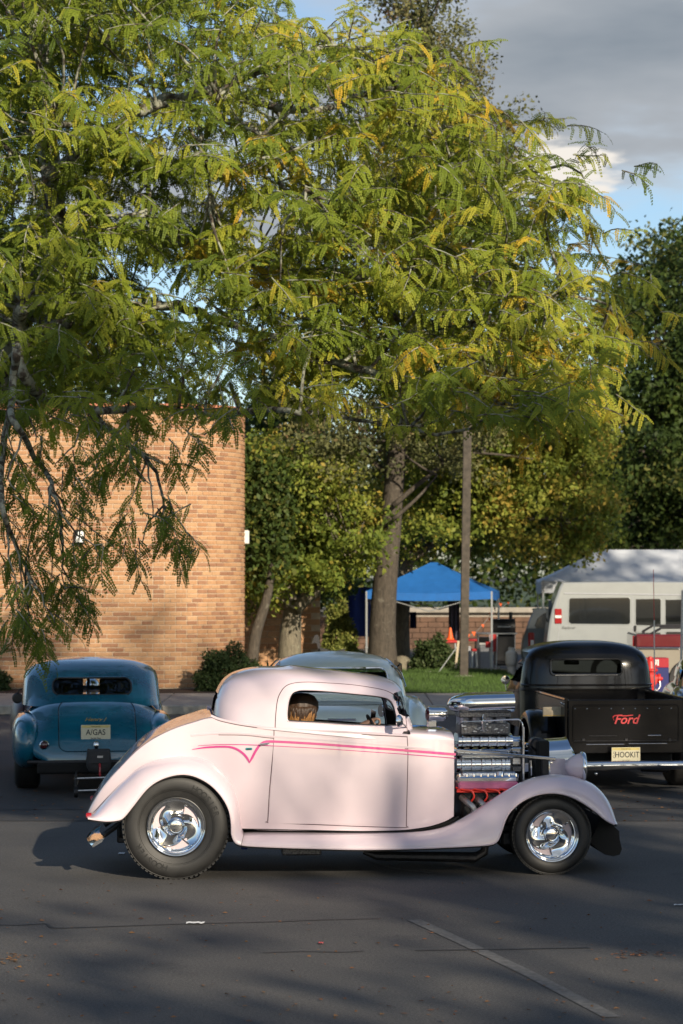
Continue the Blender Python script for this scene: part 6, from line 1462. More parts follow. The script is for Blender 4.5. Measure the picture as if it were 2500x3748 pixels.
MB().lathe([(.08, 0), (.08, -.12), (.10, -.13), (.10, -.17), (0, -.18)], 'y', (-.02, 0, zz(2490)), 18).build('pumper_cap', 'hydrant_red', hd, sharp=30)
MB().tube(smooth_poly([(.13, -.1, zz(2492)), (.13, -.12, zz(2512)), (.06, -.13, zz(2527)), (-.05, -.12, zz(2525)), (-.1, -.1, zz(2500))], 6), .010, 6).build('chain', 'brushed_alloy', hd)
MB().box((.06, -.05, zz(2545)), (.04, .02, .22), .004).build('marker_strip', 'pole_steel', hd)
bxp = at(2405, 2432, 42.2); tm = empty('striped_box', (bxp.x, 42.2, .0), 0, 'red and blue sports box with white letters behind the hydrant', 'box'); w_ = (2446 - 2362) / (FPX / 43); za, zb_, zm = at(2405, 2403, 43).z, at(2405, 2470, 43).z, at(2405, 2437, 43).z
MB().box((0, .2, (za + zm) / 2), (w_, .4, za - zm), .006).build('upper_panel', 'print_red', tm); MB().box((0, .2, zm / 2), (w_, .4, zm - .002), .006).build('lower_panel', 'print_blue', tm)
text_mesh('TUI', .15, 'white_paint', 'lettering', tm, (-w_ * .20, -.004, (za + zm) / 2), (PI / 2, 0, 0), .001, bold=.004)
wa = empty('whip_aerial', (at(2395, 2400, 36).x, 36, 0), 0, 'thin red and white whip aerial rising before the silver van', 'aerial'); za, zb_ = at(2395, 2085, 36).z, at(2395, 2270, 36).z
MB().tube([(0, 0, 0), (0, 0, zb_)], .009, 6).build('lower_rod', 'pole_steel', wa); MB().tube([(0, 0, zb_), (-.01, 0, za)], .005, 6).build('upper_rod', 'plastic_red', wa)
tp_ = empty('thin_pole', (at(2487, 2400, 34).x, 34, 0), 0, 'thin grey steel pole standing by the navy coupe', 'pole'); MB().tube([(0, 0, 0), (.05, 0, at(2487, 2160, 34).z)], .018, 8).build('rod', 'pole_steel', tp_)
# ------------------------------------------------------------------ driver at the far-side wheel
def driver():
    hp = PF.pt(1112, 2606, -.20); x, z = hp.x, hp.z; y = -.20           # head centre in the car frame
    t = empty('person', PF.world((x - .04, y, 0)), PF.yaw, 'person with brown bob hair and sunglasses driving the pink hot rod', 'person')
    V = []; E = []; Rd = []
    def v(p, r): V.append((p[0] - (x - .04), p[1] - y, p[2])); Rd.append(r); return len(V) - 1
    def chain(a, pts):
        for p, r in pts:
            i = v(p, r); E.append((a, i)); a = i
        return a
    pel = v((x - .02, y, z - .62), (.15, .12)); sp = chain(pel, [((x - .05, y, z - .48), (.14, .11)), ((x - .06, y, z - .33), (.155, .10)), ((x - .055, y, z - .21), (.12, .085))])
    nk = chain(sp, [((x - .04, y, z - .14), (.052, .052)), ((x - .015, y, z - .07), (.055, .06)), ((x + .005, y, z + .0), (.078, .088)), ((x + .0, y, z + .06), (.076, .086)), ((x - .005, y, z + .095), (.05, .055))])
    chain(len(V) - 3, [((x + .085, y, z - .035), (.012, .012)), ((x + .102, y, z - .04), (.009, .009))])
    wz = PF.pt(1385, 2640, -.2); hand = Vector((wz.x - .02, y + .02, wz.z + .015))
    for sg in (-1, 1):
        sh_ = chain(sp, [((x - .05, y + sg * .15, z - .23), (.062, .062)), ((x + .07, y + sg * .23, z - .34), (.050, .050)), ((x + .20, y + sg * .22, z - .28 if sg < 0 else z - .36), (.042, .042))])
        hx, hy, hz = (hand.x, hand.y - .10, hand.z) if sg < 0 else (hand.x - .05, hand.y + .22, hand.z - .10)
        wr = chain(sh_, [((hx - .12, hy, hz - .05), (.030, .030)), ((hx - .05, hy, hz - .01), (.036, .022))])
        for k, (dy, L_) in enumerate(((-.030, .055), (-.010, .065), (.010, .062), (.030, .050))):
            chain(wr, [((hx + .0, hy + dy, hz + .012), (.0095, .0095)), ((hx + .02, hy + dy, hz + .005), (.009, .009)), ((hx + .025, hy + dy * .95, hz - .022), (.008, .008)), ((hx + .010, hy + dy * .9, hz - .035), (.007, .007))])
        chain(wr, [((hx - .035, hy - .038 * sg * -1, hz - .02), (.010, .010)), ((hx - .010, hy - .042 * sg * -1, hz - .032), (.009, .009))])
    for sg in (-1, 1):
        chain(pel, [((x + .12, y + sg * .09, z - .62), (.085, .085)), ((x + .42, y + sg * .11, z - .56), (.062, .062)), ((x + .62, y + sg * .10, z - .80), (.045, .045)), ((x + .72, y + sg * .10, z - .90), (.035, .05)), ((x + .84, y + sg * .10, z - .88), (.03, .03))])
    me = bpy.data.meshes.new('body'); me.from_pydata(V, E, []); o = bpy.data.objects.new('body', me); COL.objects.link(o)
    md = o.modifiers.new('skin', 'SKIN'); 
    for i, r in enumerate(Rd): me.skin_vertices[0].data[i].radius = r
    me.skin_vertices[0].data[0].use_root = True; md.use_smooth_shade = True
    o.modifiers.new('sub', 'SUBSURF').levels = 2
    dg = bpy.context.evaluated_depsgraph_get(); m2 = bpy.data.meshes.new_from_object(o.evaluated_get(dg)); bpy.data.objects.remove(o)
    m2.materials.clear(); m2.materials.append(M('skin')); m2.shade_smooth(); m2.name = 'body'; o = bpy.data.objects.new('body', m2); COL.objects.link(o); o.parent = t
    ox = x - .04
    # shirt: shell round the trunk and upper arms
    s = MB(); rows = []
    for dz, wx, wy in ((-.64, .15, .18), (-.48, .145, .175), (-.33, .13, .19), (-.24, .115, .185), (-.20, .095, .14), (-.165, .07, .085)):
        rows.append([(x - .055 - ox + wx * sup(a, 2.4)[0], wy * sup(a, 2.4)[1], z + dz) for a in np.linspace(0, 2 * PI, 25)[:-1]])
    s.loft(rows, close_v=True); s.build('shirt', 'shirt_dark', t, sharp=0)
    for sg in (-1, 1):
        e_ = (x + .20 - ox, sg * .22, z - .28 if sg < 0 else z - .36); sl = MB(); sl.tube([(x - .05 - ox, sg * .15, z - .23), (x + .07 - ox, sg * .23, z - .335), e_, (e_[0] + .10, e_[1] - (.05 if sg > 0 else -.05), e_[2] + .04)], [.072, .060, .052, .044], 12); sl.build('sleeve', 'shirt_dark', t)
    # hair: smooth brown bob, lower length coloured gold for the sun on it
    def strands(name, m, prof, jit, zoff=0):
        h = MB(); rows = []
        for dz, rx, ry, cx in prof:
            rows.append([(x - ox + cx + (rx + jit * math.sin(11 * a + dz * 40)) * math.cos(a), (ry + jit * math.sin(13 * a)) * math.sin(a), z + dz) for a in np.linspace(0, 2 * PI, 49)[:-1]])
        h.loft(rows, close_v=True, cap0=True, cap1=True); h.build(name, m, t, sharp=0)
    strands('hair', 'hair_brown', [(.150, .01, .01, -.02), (.146, .05, .05, -.018), (.125, .098, .092, -.015), (.08, .128, .112, -.016), (.03, .134, .118, -.020), (.0, .130, .117, -.024), (-.018, .116, .104, -.030)], .003)
    for nm, mt_, cnt, ph0 in (('hair_strands', 'hair_brown', 70, 0.0), ('hair_tips', 'hair_sunlit', 84, .03)):
        h = MB()
        for k in range(cnt):
            a = ph0 + 2 * PI * k / cnt
            if abs(math.atan2(math.sin(a), math.cos(a))) < .62: continue         # leave the face open
            e_ = random.uniform(-.19, -.13) if mt_ == 'hair_sunlit' else random.uniform(-.13, -.02); pts = []
            for q in np.linspace(0, 1, 6):
                dz = .045 + (e_ - .045) * q; rr = (.128 if mt_ == 'hair_brown' else .122) + .010 * math.sin(PI * q) - .03 * q * q + random.uniform(-.003, .003)
                pts.append((x - ox - .024 + rr * math.cos(a) - .012 * q, rr * .9 * math.sin(a), z + dz))
            h.tube(pts, [.014, .016, .016, .014, .011, .005], 6)
        h.build(nm, mt_, t, sharp=0)
    g = MB(); g.box((x + .092 - ox, -.035, z + .012), (.012, .055, .04), .005); g.box((x + .092 - ox, .035, z + .012), (.012, .055, .04), .005); g.tube([(x + .09 - ox, -.062, z + .018), (x + .0 - ox, -.085, z + .02)], .004, 6); g.tube([(x + .09 - ox, .062, z + .018), (x + .0 - ox, .085, z + .02)], .004, 6); g.box((x + .094 - ox, 0, z + .018), (.008, .02, .008), .002); g.build('sunglasses', 'grill_black', t)
    mo = MB(); mo.box((x + .077 - ox, 0, z - .072), (.012, .042, .012), .004); mo.build('lips', 'strap_red', t)
driver()
# ------------------------------------------------------------------ trees
def leaf_mat(name, stops, trans=.35, rough=.55):
    m, N, L, b = nodes_of(name)
    a = N.new('ShaderNodeAttribute'); a.attribute_name = 'tint'
    r = N.new('ShaderNodeValToRGB'); L.new(a.outputs['Fac'], r.inputs[0]); e = r.color_ramp.elements
    e[0].position, e[0].color = stops[0][0], (*stops[0][1], 1); e[1].position, e[1].color = stops[-1][0], (*stops[-1][1], 1)
    for p, c in stops[1:-1]: x = e.new(p); x.color = (*c, 1)
    L.new(r.outputs[0], b.inputs['Base Color']); b.inputs['Roughness'].default_value = rough; b.inputs['Specular IOR Level'].default_value = .18
    tr = N.new('ShaderNodeBsdfTranslucent'); L.new(r.outputs[0], tr.inputs[0])
    mx = N.new('ShaderNodeMixShader'); mx.inputs[0].default_value = trans; L.new(b.outputs[0], mx.inputs[1]); L.new(tr.outputs[0], mx.inputs[2]); L.new(mx.outputs[0], N['Material Output'].inputs[0])
    return m
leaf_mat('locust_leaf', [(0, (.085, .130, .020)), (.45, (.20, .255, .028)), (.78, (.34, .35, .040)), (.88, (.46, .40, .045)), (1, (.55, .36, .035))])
leaf_mat('maple_leaf', [(0, (.07, .115, .022)), (.6, (.22, .27, .045)), (.9, (.33, .33, .06)), (1, (.40, .30, .06))])
leaf_mat('conifer_leaf', [(0, (.07, .08, .032)), (.6, (.14, .145, .055)), (.85, (.20, .17, .07)), (1, (.19, .12, .06))], .15)
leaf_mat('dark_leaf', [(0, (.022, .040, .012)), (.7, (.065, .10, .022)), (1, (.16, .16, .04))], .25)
leaf_mat('shrub_leaf', [(0, (.022, .04, .014)), (.7, (.055, .085, .028)), (1, (.10, .12, .05))], .2)
leaf_mat('gold_shrub_leaf', [(0, (.10, .13, .03)), (.7, (.23, .25, .06)), (1, (.33, .30, .08))], .25)
def bark(name, c1, c2, lich=(.32, .33, .26), amt=.62):
    m, N, L, b = nodes_of(name)
    tc = N.new('ShaderNodeTexCoord'); mp = N.new('ShaderNodeMapping'); mp.inputs['Scale'].default_value = (7, 7, 2.2); L.new(tc.outputs['Object'], mp.inputs[0])
    n = N.new('ShaderNodeTexNoise'); n.inputs['Scale'].default_value = 3; n.inputs['Detail'].default_value = 8; n.inputs['Roughness'].default_value = .7; L.new(mp.outputs[0], n.inputs['Vector'])
    r = N.new('ShaderNodeValToRGB'); L.new(n.outputs[0], r.inputs[0]); e = r.color_ramp.elements; e[0].position = .35; e[0].color = (*c1, 1); e[1].position = .65; e[1].color = (*c2, 1)
    n2 = N.new('ShaderNodeTexNoise'); n2.inputs['Scale'].default_value = 9; n2.inputs['Detail'].default_value = 5; L.new(tc.outputs['Object'], n2.inputs['Vector'])
    r2 = N.new('ShaderNodeValToRGB'); L.new(n2.outputs[0], r2.inputs[0]); r2.color_ramp.elements[0].position = amt - .06; r2.color_ramp.elements[1].position = amt + .04
    mx = N.new('ShaderNodeMixRGB'); L.new(r2.outputs[0], mx.inputs[0]); L.new(r.outputs[0], mx.inputs[1]); mx.inputs[2].default_value = (*lich, 1); L.new(mx.outputs[0], b.inputs['Base Color']); b.inputs['Roughness'].default_value = .9
    bp = N.new('ShaderNodeBump'); bp.inputs['Strength'].default_value = .9; bp.inputs['Distance'].default_value = .03; L.new(n.outputs[0], bp.inputs['Height']); L.new(bp.outputs[0], b.inputs['Normal'])
bark('locust_bark', (.045, .036, .028), (.13, .105, .078), amt=.50); bark('trunk_bark', (.045, .037, .029), (.10, .082, .063), lich=(.14, .125, .10), amt=.66); bark('pale_bark', (.12, .105, .078), (.24, .21, .15), lich=(.26, .25, .18), amt=.66)

def np_mesh(name, v, q, tint, m, parent=None):
    """v (n,3), q (k,4) or (k,3)"""
    me = bpy.data.meshes.new(name); k, c = q.shape
    me.vertices.add(len(v)); me.vertices.foreach_set('co', np.ascontiguousarray(v, np.float32).ravel()); me.loops.add(k * c); me.loops.foreach_set('vertex_index', np.ascontiguousarray(q, np.int32).ravel())
    me.polygons.add(k); me.polygons.foreach_set('loop_start', np.arange(0, k * c, c, dtype=np.int32)); me.polygons.foreach_set('loop_total', np.full(k, c, np.int32)); me.update()
    me.attributes.new('tint', 'FLOAT', 'POINT').data.foreach_set('value', np.ascontiguousarray(tint, np.float32)); me.materials.append(M(m))
    o = bpy.data.objects.new(name, me); COL.objects.link(o)
    if parent is not None: o.parent = parent
    return o
def norm(a): return a / np.maximum(1e-9, np.linalg.norm(a, axis=-1, keepdims=True))
def make_frond(seed, pairs=10, L=.19, drop=.5):
    """pinnate leaf: x along, z up; leaflets as diamond faces"""
    r = np.random.default_rng(seed); V = []
    for i in range(pairs):
        t = (i + .7) / pairs; x = L * t; z = -drop * L * t * t; sl = -2 * drop * t
        ll = .031 * (1 - .45 * abs(2 * t - .9)) * r.uniform(.85, 1.1); w = .0098
        for sg in (-1, 1):
            a = r.normal(.35, .12); tw = r.normal(-.35, .25); ax = np.array([math.sin(a), sg * math.cos(a), tw * .6]); ax /= np.linalg.norm(ax)
            sd = np.array([math.cos(a), -sg * math.sin(a), sl]); b = np.array([x, 0, z])
            V += [b, b + ax * ll * .5 + sd * w, b + ax * ll, b + ax * ll * .5 - sd * w]
    V += [np.array([0, -.0018, 0]), np.array([L * .5, -.0015, -drop * L * .25]), np.array([L, 0, -drop * L]), np.array([L * .5, .0015, -drop * L * .25])]
    return np.array(V)
FR = [make_frond(i, 9 + i % 3, .16 + .012 * (i % 4), .35 + .09 * i) for i in range(6)]
def basis(D, U):
    X = norm(D); Y = norm(np.cross(U, X)); Z = np.cross(X, Y); return np.stack([X, Y, Z], -1)   # columns
def fronds_object(name, P, D, U, S, tint, m, parent):
    vs = []; ts = []; n0 = 0; qs = []
    kind = RNG.integers(0, len(FR), len(P))
    for k, f in enumerate(FR):
        ii = np.where(kind == k)[0]
        if not len(ii): continue
        B = basis(D[ii], U[ii]); v = np.einsum('nij,kj->nki', B, f) * S[ii, None, None] + P[ii, None, :]
        vs.append(v.reshape(-1, 3)); ts.append(np.repeat(tint[ii], len(f))); nn = len(ii) * len(f); qs.append(np.arange(nn).reshape(-1, 4) + n0); n0 += nn
    return np_mesh(name, np.concatenate(vs), np.concatenate(qs), np.concatenate(ts), m, parent)
def leaves_object(name, P, size, m, parent, tint, up=.5, asp=.62, face=None):
    """loose leaves: folded diamonds at P"""
    n = len(P); D = norm(RNG.normal(0, 1, (n, 3)) + np.array([0, 0, -.35])); U = norm(RNG.normal(0, 1, (n, 3)) + np.array([0, -.35, up])); B = basis(D, U)
    f = np.array([[0, 0, 0], [.5, asp / 2, .06], [1, 0, -.05], [.5, -asp / 2, .06]]); s = size * RNG.uniform(.7, 1.25, n)
    v = np.einsum('nij,kj->nki', B, f) * s[:, None, None] + P[:, None, :]; return np_mesh(name, v.reshape(-1, 3), np.arange(4 * n).reshape(-1, 4), np.repeat(tint, 4), m, parent)
def wobble(a, b, n=6, amp=.06, sag=0.0):
    a, b = np.array(a, float), np.array(b, float); L = np.linalg.norm(b - a); out = []
    off = RNG.normal(0, amp * L, 3)
    for i in range(n):
        t = i / (n - 1); out.append(tuple(a + (b - a) * t + off * math.sin(PI * t) + np.array([0, 0, -sag * L * t * t]) + (RNG.normal(0, amp * L * .18, 3) if 0 < i < n - 1 else 0)))
    return out

# ---- honey locust over the teal coupe
def locust():
    base = Vector((-5.1, 28.2, 0)); t = empty('locust_tree', base, 0, 'yellow green honey locust arching over the teal coupe and brick wall', 'tree')
    def P3(px, py, Y): return np.array(at(px, py, Y) - base)
    tr = MB(); tr.tube([(0, 0, -.1), (.12, 0, .5), (.3, .05, 2.0), (.7, 0, 3.8), tuple(P3(85, 1125, 28)), tuple(P3(210, 940, 28)), tuple(P3(190, 640, 28)), tuple(P3(130, 250, 28)), tuple(P3(160, -300, 28))], [.36, .27, .22, .19, .165, .15, .125, .12, .10], 14); tr.build('trunk', 'locust_bark', t, sharp=0)
    limbs = [([(85, 1125), (200, 1188), (400, 1142), (598, 1116), (717, 1140), (860, 1200), (1000, 1230)], 27.4, .085), ([(210, 940), (380, 850), (550, 861), (622, 889), (757, 901), (869, 957), (1000, 1010), (1200, 1100), (1420, 1160)], 28.3, .08),
             ([(190, 640), (300, 560), (558, 382), (789, 351), (956, 382), (1156, 406), (1350, 330), (1500, 330)], 27.2, .085), ([(558, 382), (717, 399), (845, 447), (940, 478), (996, 622), (1100, 740), (1280, 780)], 26.8, .05),
             ([(130, 250), (300, 180), (520, 60), (760, -40), (950, -120)], 28, .07), ([(789, 351), (960, 250), (1180, 180), (1420, 190), (1650, 300), (1800, 420)], 28.6, .05), ([(1000, 1010), (1250, 1000), (1593, 1105), (1690, 1060), (1752, 1000), (1900, 860), (2120, 700)], 28.2, .065),
             ([(1420, 1160), (1650, 1190), (1850, 1150), (2050, 1080), (2220, 1120)], 27.6, .05), ([(1000, 1230), (1250, 1330), (1500, 1400), (1750, 1450), (1960, 1500)], 27, .055), ([(1280, 780), (1500, 640), (1750, 600), (1950, 640)], 28, .045),
             ([(85, 1125), (60, 1300), (150, 1450), (330, 1500), (560, 1490), (780, 1520)], 26, .08), ([(330, 1500), (430, 1600), (560, 1700), (600, 1850)], 25.2, .04), ([(60, 1300), (40, 1500), (110, 1650), (200, 1800), (230, 1930)], 24.8, .045), ([(40, 1500), (0, 1800), (60, 2000), (130, 2150)], 24.6, .04), ([(780, 1520), (1000, 1500), (1250, 1530), (1500, 1560)], 26.4, .045), ([(104, 494), (180, 470), (263, 454), (420, 520), (520, 640), (560, 760)], 26.8, .06), ([(190, 640), (60, 560), (-80, 480)], 27, .06), ([(717, 399), (735, 520), (760, 640), (765, 760)], 26.4, .03), ([(940, 478), (1000, 560), (1060, 640), (1120, 690)], 26.3, .03), ([(789, 351), (900, 470), (1010, 500), (1090, 560)], 26.2, .03)]
    nodes = []; lm = MB()
    for pts, Y, r in limbs:
        sp = smooth_poly(pts, 5); n = len(sp); P = []
        for i, (a, b) in enumerate(sp):
            q = P3(a + RNG.normal(0, 4), b + RNG.normal(0, 4), Y + .5 * math.sin(i * .7)); P.append(tuple(q)); nodes.append(q)
        lm.tube(P, [r * (1 - .72 * i / (n - 1)) for i in range(n)], 9)
    lm.build('limbs', 'locust_bark', t, sharp=0)
    nodes = np.array(nodes)
    outline = [(-260, -260), (930, -260), (990, 20), (1080, 60), (1230, 130), (1380, 150), (1560, 170), (1640, 260), (1780, 290), (1830, 380), (1930, 420), (1960, 520), (1880, 560), (1990, 600), (2080, 640), (2170, 650), (2185, 760), (2100, 830), (2190, 900), (2240, 980), (2270, 1130), (2260, 1240), (2130, 1290), (2080, 1360), (2020, 1450), (1900, 1530), (1740, 1570), (1580, 1530), (1420, 1510), (1280, 1470), (1080, 1440), (920, 1430), (830, 1450), (760, 1470), (640, 1500), (520, 1490), (380, 1520), (300, 1560), (180, 1540), (60, 1560), (-260, 1560)]
    gaps = [(560, 190, 75, 120), (940, 860, 100, 60), (640, 1045, 170, 55), (660, 1165, 120, 30), (20, 770, 60, 110), (420, 320, 55, 35), (1020, 365, 60, 40), (1580, 1150, 60, 35), (1150, 40, 140, 60), (330, 1010, 50, 50), (760, 700, 90, 70), (820, 520, 110, 90), (1700, 750, 40, 40), (1900, 960, 50, 40), (1330, 880, 40, 50), (450, 960, 90, 60), (1380, 60, 200, 70), (480, 700, 60, 60), (1780, 1330, 70, 40), (1450, 520, 45, 40), (1130, 830, 50, 40)]
    pads = []
    tries = 0
    while len(pads) < 370 and tries < 20000:
        tries += 1; a, b = RNG.uniform(-200, 2270), RNG.uniform(-200, 1700)
        if not in_poly(a, b, outline): continue
        if any(((a - g[0]) / g[2]) ** 2 + ((b - g[1]) / g[3]) ** 2 < .9 for g in gaps): continue
        Y = RNG.uniform(25.4, 30.6)
        if b > 1420: Y = RNG.uniform(24.6, 27)
        if any(abs(a - p[0]) < 60 and abs(b - p[1]) < 45 and abs(Y - p[2]) < 1.3 for p in pads): continue
        pads.append((a, b, Y))
    hang = [(520, 1660), (600, 1700), (560, 1780), (640, 1880), (560, 1890), (500, 1830), (690, 1960), (620, 1970), (520, 1990), (350, 1700), (300, 1760), (250, 1850), (180, 1880), (330, 1930), (250, 1960), (170, 1960), (380, 1990), (400, 1640), (60, 1700), (20, 1780), (90, 1830), (30, 1880), (20, 2010), (70, 2050), (110, 2110), (190, 2120), (240, 2160), (60, 2160), (140, 2200), (290, 2190), (90, 2200), (190, 2200), (120, 2270), (200, 2280), (60, 2290), (690, 1590), (200, 1700), (130, 1620), (440, 1720), (460, 1600), (870, 1500), (10, 1620), (20, 2230)]
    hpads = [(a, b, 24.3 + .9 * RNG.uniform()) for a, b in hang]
    tw = MB(); FP = []; FD = []; FU = []; FS = []; FT = []; H = []
    def spray(p, Y0, drop, L, n_f, tint, sink, sag_=.09):
        d = norm(np.array([RNG.normal(.25, .7), RNG.normal(-.35, .6), RNG.normal(-drop, .35)])); pts = []; q = p.copy()
        for i in range(6):
            pts.append(tuple(q)); q = q + d * L / 5; d = norm(d + np.array([0, 0, -sag_]) + RNG.normal(0, .09, 3))
        tw.tube(pts, [.0085 - .0011 * i for i in range(6)], 4, cap=False); pa = np.array(pts)
        for k in range(n_f):
            s_ = (k + .6) / n_f * 5; i = min(4, int(s_)); pos = pa[i] + (pa[i + 1] - pa[i]) * (s_ - i); tv = norm(pa[i + 1] - pa[i]); side = norm(np.cross(tv, np.array([0, -.5, 1.]))) * (1 if k % 2 else -1)
            dd = norm(tv * .55 + side * RNG.uniform(.5, .9) + np.array([0, RNG.normal(-.1, .25), RNG.normal(-.15, .2)])); uu = norm(np.array([RNG.normal(.15, .4), RNG.normal(-.85, .4), 1.]))
            sink.append((pos, dd, uu, RNG.uniform(.8, 1.25), float(np.clip(tint + RNG.normal(0, .10), 0, 1))))
    br = MB(); main = []
    def nearest(p): return nodes[np.argmin(np.linalg.norm(nodes - p, axis=1))]
    for (a, b, Y) in pads:
        c = P3(a, b, Y); nn = nearest(c); br.tube(wobble(nn, c, 6, .07), list(np.linspace(.022, .009, 6)), 5, cap=False)
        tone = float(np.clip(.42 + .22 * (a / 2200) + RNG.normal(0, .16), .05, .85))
        if RNG.uniform() < .035: tone = .86
        for s_ in range(RNG.integers(8, 12)):
            o_ = RNG.normal(0, 1, 3) * np.array([.34, .34, .15]); p = c + o_; w_ = Vector(p) + base; sx_, sy_ = 1250 + w_.x / w_.y * FPX, YH - (w_.z - CAM_H) / w_.y * FPX
            if any(((sx_ - g[0]) / g[2]) ** 2 + ((sy_ + 40 - g[1]) / g[3]) ** 2 < .55 for g in gaps): continue
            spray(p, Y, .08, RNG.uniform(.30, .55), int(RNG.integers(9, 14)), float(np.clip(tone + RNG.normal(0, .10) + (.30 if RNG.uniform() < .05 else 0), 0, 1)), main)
    for (a, b, Y) in hpads:
        c = P3(a, b, Y); hub = nearest(c + np.array([0, 0, .5])); br.tube(wobble(hub, c, 7, .10), list(np.linspace(.013, .006, 7)), 5, cap=False)
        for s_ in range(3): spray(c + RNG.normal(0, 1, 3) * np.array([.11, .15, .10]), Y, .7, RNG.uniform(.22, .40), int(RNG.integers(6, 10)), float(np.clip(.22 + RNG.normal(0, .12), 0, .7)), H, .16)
    br.build('branches', 'locust_bark', t, sharp=0, fix=False)['kind'] = 'stuff'; tw.build('twigs', 'locust_bark', t, sharp=0, fix=False)['kind'] = 'stuff'
    idx = RNG.permutation(len(H))[:280]; one = set(int(i) for i in idx)
    fm = []
    for k, f in enumerate(FR):
        for tone in (.12, .32):
            me_o = np_mesh('leaf', f, np.arange(len(f)).reshape(-1, 4), np.full(len(f), tone), 'locust_leaf'); fm.append(me_o.data); bpy.data.objects.remove(me_o)
    for i in one:
        p, d, u, s_, tn = H[i]; B = basis(np.array([d]), np.array([u]))[0]; o = bpy.data.objects.new('leaf', fm[int(RNG.integers(0, len(fm)))]); COL.objects.link(o); o.parent = t
        o.matrix_local = Matrix.Translation(Vector(p)) @ Matrix([list(r) for r in B]).to_4x4() @ Matrix.Scale(float(s_), 4)
    rest = main + [h for i, h in enumerate(H) if i not in one]
    P, D, U = (np.array([r[k] for r in rest]) for k in range(3)); o = fronds_object('foliage', P, D, U, np.array([r[3] for r in rest]), np.array([r[4] for r in rest]), 'locust_leaf', t); o['kind'] = 'stuff'
    return len(rest)
N_FR = locust()

# ---- other trees: trunk, limbs, crown of leaf clumps
def clumps(cs, n_per, spread):
    out = []
    for c in cs: out.append(np.array(c) + RNG.normal(0, 1, (n_per, 3)) * np.array(spread))
    return np.concatenate(out)
def region_pads(poly, n, Y0, Y1, gaps=(), mind=0):
    xs = [p[0] for p in poly]; ys = [p[1] for p in poly]; out = []; k = 0
    while len(out) < n and k < 40000:
        k += 1; a, b = RNG.uniform(min(xs), max(xs)), RNG.uniform(min(ys), max(ys))
        if not in_poly(a, b, poly) or any(((a - g[0]) / g[2]) ** 2 + ((b - g[1]) / g[3]) ** 2 < 1 for g in gaps): continue
        Y = RNG.uniform(Y0, Y1)
        if mind and any(abs(a - p[0]) < mind and abs(b - p[1]) < mind * .8 for p in out): continue
        out.append((a, b, Y))
    return out
def tree(name, label, base_px, Y, trunk, rt, limbs, poly, n_pads, n_leaf, size, spread, leafm, barkm='trunk_bark', tone=(.45, .2), dy=2.5, gaps=(), group=None, mind=0, accent=.0, cat='tree', up=.5):
    bx = at(base_px, 2400, Y).x; base = Vector((bx, Y, 0)); t = empty(name, base, 0, label, cat, group)
    P3 = lambda px, py, yy: np.array(at(px, py, yy) - base)
    nodes = []
    if trunk:
        pts = [(0, 0, -.1)] + [tuple(P3(a, b, Y)) for a, b in trunk]; n = len(pts); mb_ = MB(); mb_.tube(smooth_poly(pts, 4), list(np.interp(np.linspace(0, 1, 4 * (n - 1) + 1), [0, .1, 1], [rt * 1.35, rt, rt * .35])), 12); mb_.build('trunk', barkm, t, sharp=0); nodes += [np.array(p) for p in smooth_poly(pts, 4)[3:]]
    if limbs:
        lm = MB()
        for pl, r, yy in limbs:
            pts = smooth_poly([tuple(P3(a, b, Y + yy)) for a, b in pl], 4); lm.tube(pts, list(np.linspace(r, r * .3, len(pts))), 8); nodes += [np.array(p) for p in pts]
        lm.build('limbs', barkm, t, sharp=0)
    pads = region_pads(poly, n_pads, Y - dy, Y + dy, gaps, mind); cs = [P3(*p) for p in pads]; nodes = np.array(nodes) if nodes else None
    if nodes is not None and len(nodes):
        br = MB()
        for c in cs[:140]: br.tube(wobble(nodes[np.argmin(np.linalg.norm(nodes - c, axis=1))], c, 5, .06), list(np.linspace(.035, .010, 5)), 4, cap=False)
        br.build('branches', barkm, t, sharp=0, fix=False)['kind'] = 'stuff'
    per = max(1, n_leaf // len(cs)); P = []; T_ = []
    for c in cs:
        sub = c + RNG.normal(0, 1, (4, 3)) * np.array(spread) * .9; tn = tone[0] + RNG.normal(0, tone[1])
        if RNG.uniform() < accent: tn += .5
        for s_ in sub:
            k = per // 4 + 1; P.append(s_ + RNG.normal(0, 1, (k, 3)) * np.array(spread) * .55); T_.append(np.clip(tn + RNG.normal(0, .12, k), 0, 1))
    o = leaves_object('crown', np.concatenate(P), size, leafm, t, np.concatenate(T_), up); o['kind'] = 'stuff'; return t
tree('tall_conifer', 'tall brownish green conifer rising behind the honey locust', 1400, 52, [(1400, 2300), (1412, 2100), (1432, 1900), (1450, 1700), (1500, 1300), (1540, 900), (1560, 500), (1560, 100)], .29,
     [([(1440, 1850), (1560, 1750), (1700, 1660), (1950, 1680)], .06, -.5), ([(1450, 1760), (1300, 1650), (1150, 1620), (1000, 1640)], .06, .3), ([(1440, 1900), (1530, 1820), (1600, 1740)], .05, -1), ([(1470, 1500), (1700, 1350), (1900, 1300)], .06, 0), ([(1500, 1300), (1300, 1150)], .06, 0)],
     [(1480, -150), (1600, -160), (1690, 60), (1690, 150), (1720, 200), (1760, 300), (1830, 400), (1880, 520), (1960, 700), (1900, 900), (1940, 1100), (1900, 1350), (1850, 1500), (1780, 1650), (1640, 1720), (1540, 1700), (1300, 1720), (1150, 1700), (1050, 1620), (1080, 1450), (1150, 1200), (1240, 800), (1330, 400), (1340, 150), (1330, 60), (1400, -60)],
     240, 62000, .095, (.30, .5, .22), 'conifer_leaf', tone=(.5, .2), dy=1.8, accent=.08)
